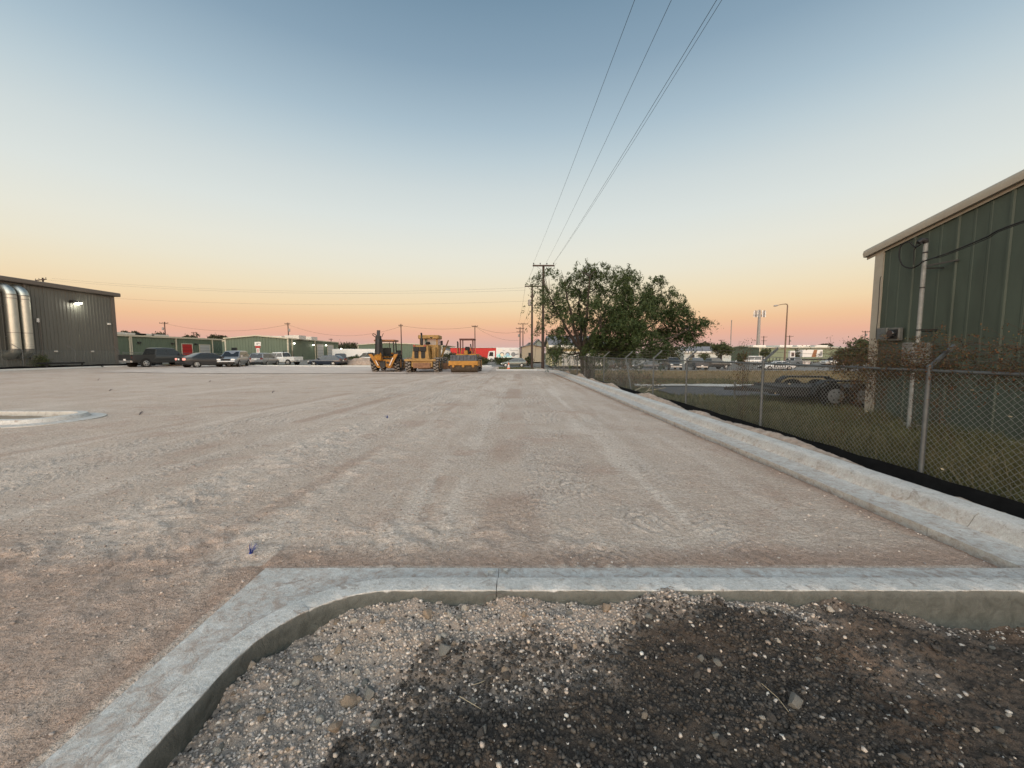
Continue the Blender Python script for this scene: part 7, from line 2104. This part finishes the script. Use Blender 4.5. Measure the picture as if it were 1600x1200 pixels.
# pale leaf scraps caught in the mesh
LCp = [(fence_x(y) + random.uniform(-.01, .03), y, z) for y, z in ((4.55, .92), (4.95, 1.18), (5.35, 1.15), (5.2, .1), (5.1, 1.26), (5.55, 1.05), (6.35, .7), (6.5, .62), (7.9, 1.2), (8.2, 1.0), (8.6, .75), (6.1, .65), (7.2, 1.05), (10.5, 1.1), (3.9, 1.3))]
leaf_cloud('pale_leaf', G['straw'], vt, LCp, [(0, 0, -.2)] * len(LCp), 1, .02, .05, .6, .5, .01)
v2 = thing('dead_vine', 'thin brown creeper hanging on the fence midway, left of the trailer tongue', 'vine', (5.8, 12.4, -.17))
LC = [(fence_x(y) + random.uniform(-.05, .1), y, random.uniform(.75, 2.0)) for y in rng.normal(9.9, .22, 90)]
P0 = [(5.82, 9.8 + random.uniform(-.2, .2), 0) for _ in range(14)]; P1 = [(5.86, p[1] + random.uniform(-.25, .25), random.uniform(1.2, 2.0)) for p in P0]
V, f = prisms(np.array(P0) - np.array(v2.location), np.array(P1) - np.array(v2.location), .003, 3)
link('stems', np_mesh('stems', V, f), G['vine_stem'], v2)
leaf_cloud('leaves', G['dead_leaves'], v2, LC, [(0, 0, -.2)] * len(LC), 7, .08, .035, .5, .5, .06)
v3 = thing('brush_pile', 'dry brown scrub against the fence beside the mesquite trunk', 'shrub', (6.2, 21.5, -.25))
C, D = sprays_in([(6.3, 21.5, .35, .7, .8, .75), (6.1, 23.3, .5, .6, .7, .9), (7.0, 20.0, .1, .7, .6, .5)], 150, .3)
leaf_cloud('leaves', G['dead_leaves'], v3, C, D, 12, .4, .10, .4, .5, .1)
mb = MB()
for c in C[:40]: mb.tube([(6.3 + random.uniform(-.3, .3), 21.8 + random.uniform(-1, 1), -.3), c], [.012, .005], 4, caps=False)
mb.build('stems', G['vine_stem'], v3, world=True, fix=False)
# fallen branches on the grass under the tree
for pts_, lab in (([(985, 614), (1000, 608), (1030, 603)], 'bare fallen branch on the grass before the asphalt drive'), ([(998, 621), (1012, 612), (1040, 609)], 'second bare fallen branch nearer the fence')):
    P = [at(px, py, -.2) for px, py in pts_]
    o = MB().tube([p + Vector((0, 0, .05 * i)) for i, p in enumerate(P)], [.03, .025, .012], 6).tube([P[1] + Vector((0, 0, .05)), P[1] + Vector((.4, .5, .3))], [.018, .008], 5).build('fallen_branch', G['straw'], None, smooth=50); tag(o, lab, 'branch')
# dark iron fence in front of the parked row
t = thing('iron_fence', 'dark iron picket fence under the round tree across the street', 'fence', (31, 58.5, ztf(31, 58.5)))
for k in range(34): MB().box(.32 * k, .32 * k + .03, 0, .03, 0, 1.5).build('picket', G['dark_steel'], t)
MB().box(-.05, 10.7, .031, .06, 1.3, 1.36).box(-.05, 10.7, .031, .06, .2, .26).build('rail', G['dark_steel'], t)
t = thing('pipe_fence', 'thin galvanised fence line in front of the work trucks, far right', 'fence', (42, 70, -1.25))
for k in range(9): MB().tube([(k * 2.6, 0, 0), (k * 2.6, 0, 2.0)], .035, 6).build('post', G['galvanised'], t)
MB().tube([(0, 0, 2.0), (20.8, 0, 2.0)], .03, 6).build('rail', G['galvanised'], t)

# ------------------------------------------------------------------ groups of repeats
GR = {'utility pole': 'utility poles', 'power line': 'overhead power lines', 'survey marker': 'survey whiskers on the lot', 'fence': 'fences round the lots',
      'lamp': 'lit wall lamps', 'car': 'parked cars', 'pickup': 'parked pickups', 'van': 'parked vans', 'house': 'houses past the lot', 'building': 'metal buildings',
      'straw': 'straw stalks in the dirt bed', 'chip': 'mortar chips at the kerb joint', 'meter box': 'meter boxes on the green wall', 'silt fence': 'silt fabric strips',
      'cable': 'cables at the service mast', 'vine': 'dead vines on the fence', 'hedge': 'hedges before the truck', 'bush': 'bushes around the lots', 'tree': 'trees around the lots', 'branch': 'fallen branches'}
for o in list(SC.objects):
    if o.parent is None and o.get('category') in GR and not o.get('group'): o['group'] = GR[o['category']]
    if o.parent is None and o.get('category') == 'stone' and not o.get('group'): o['group'] = 'larger stones in the near dirt bed'
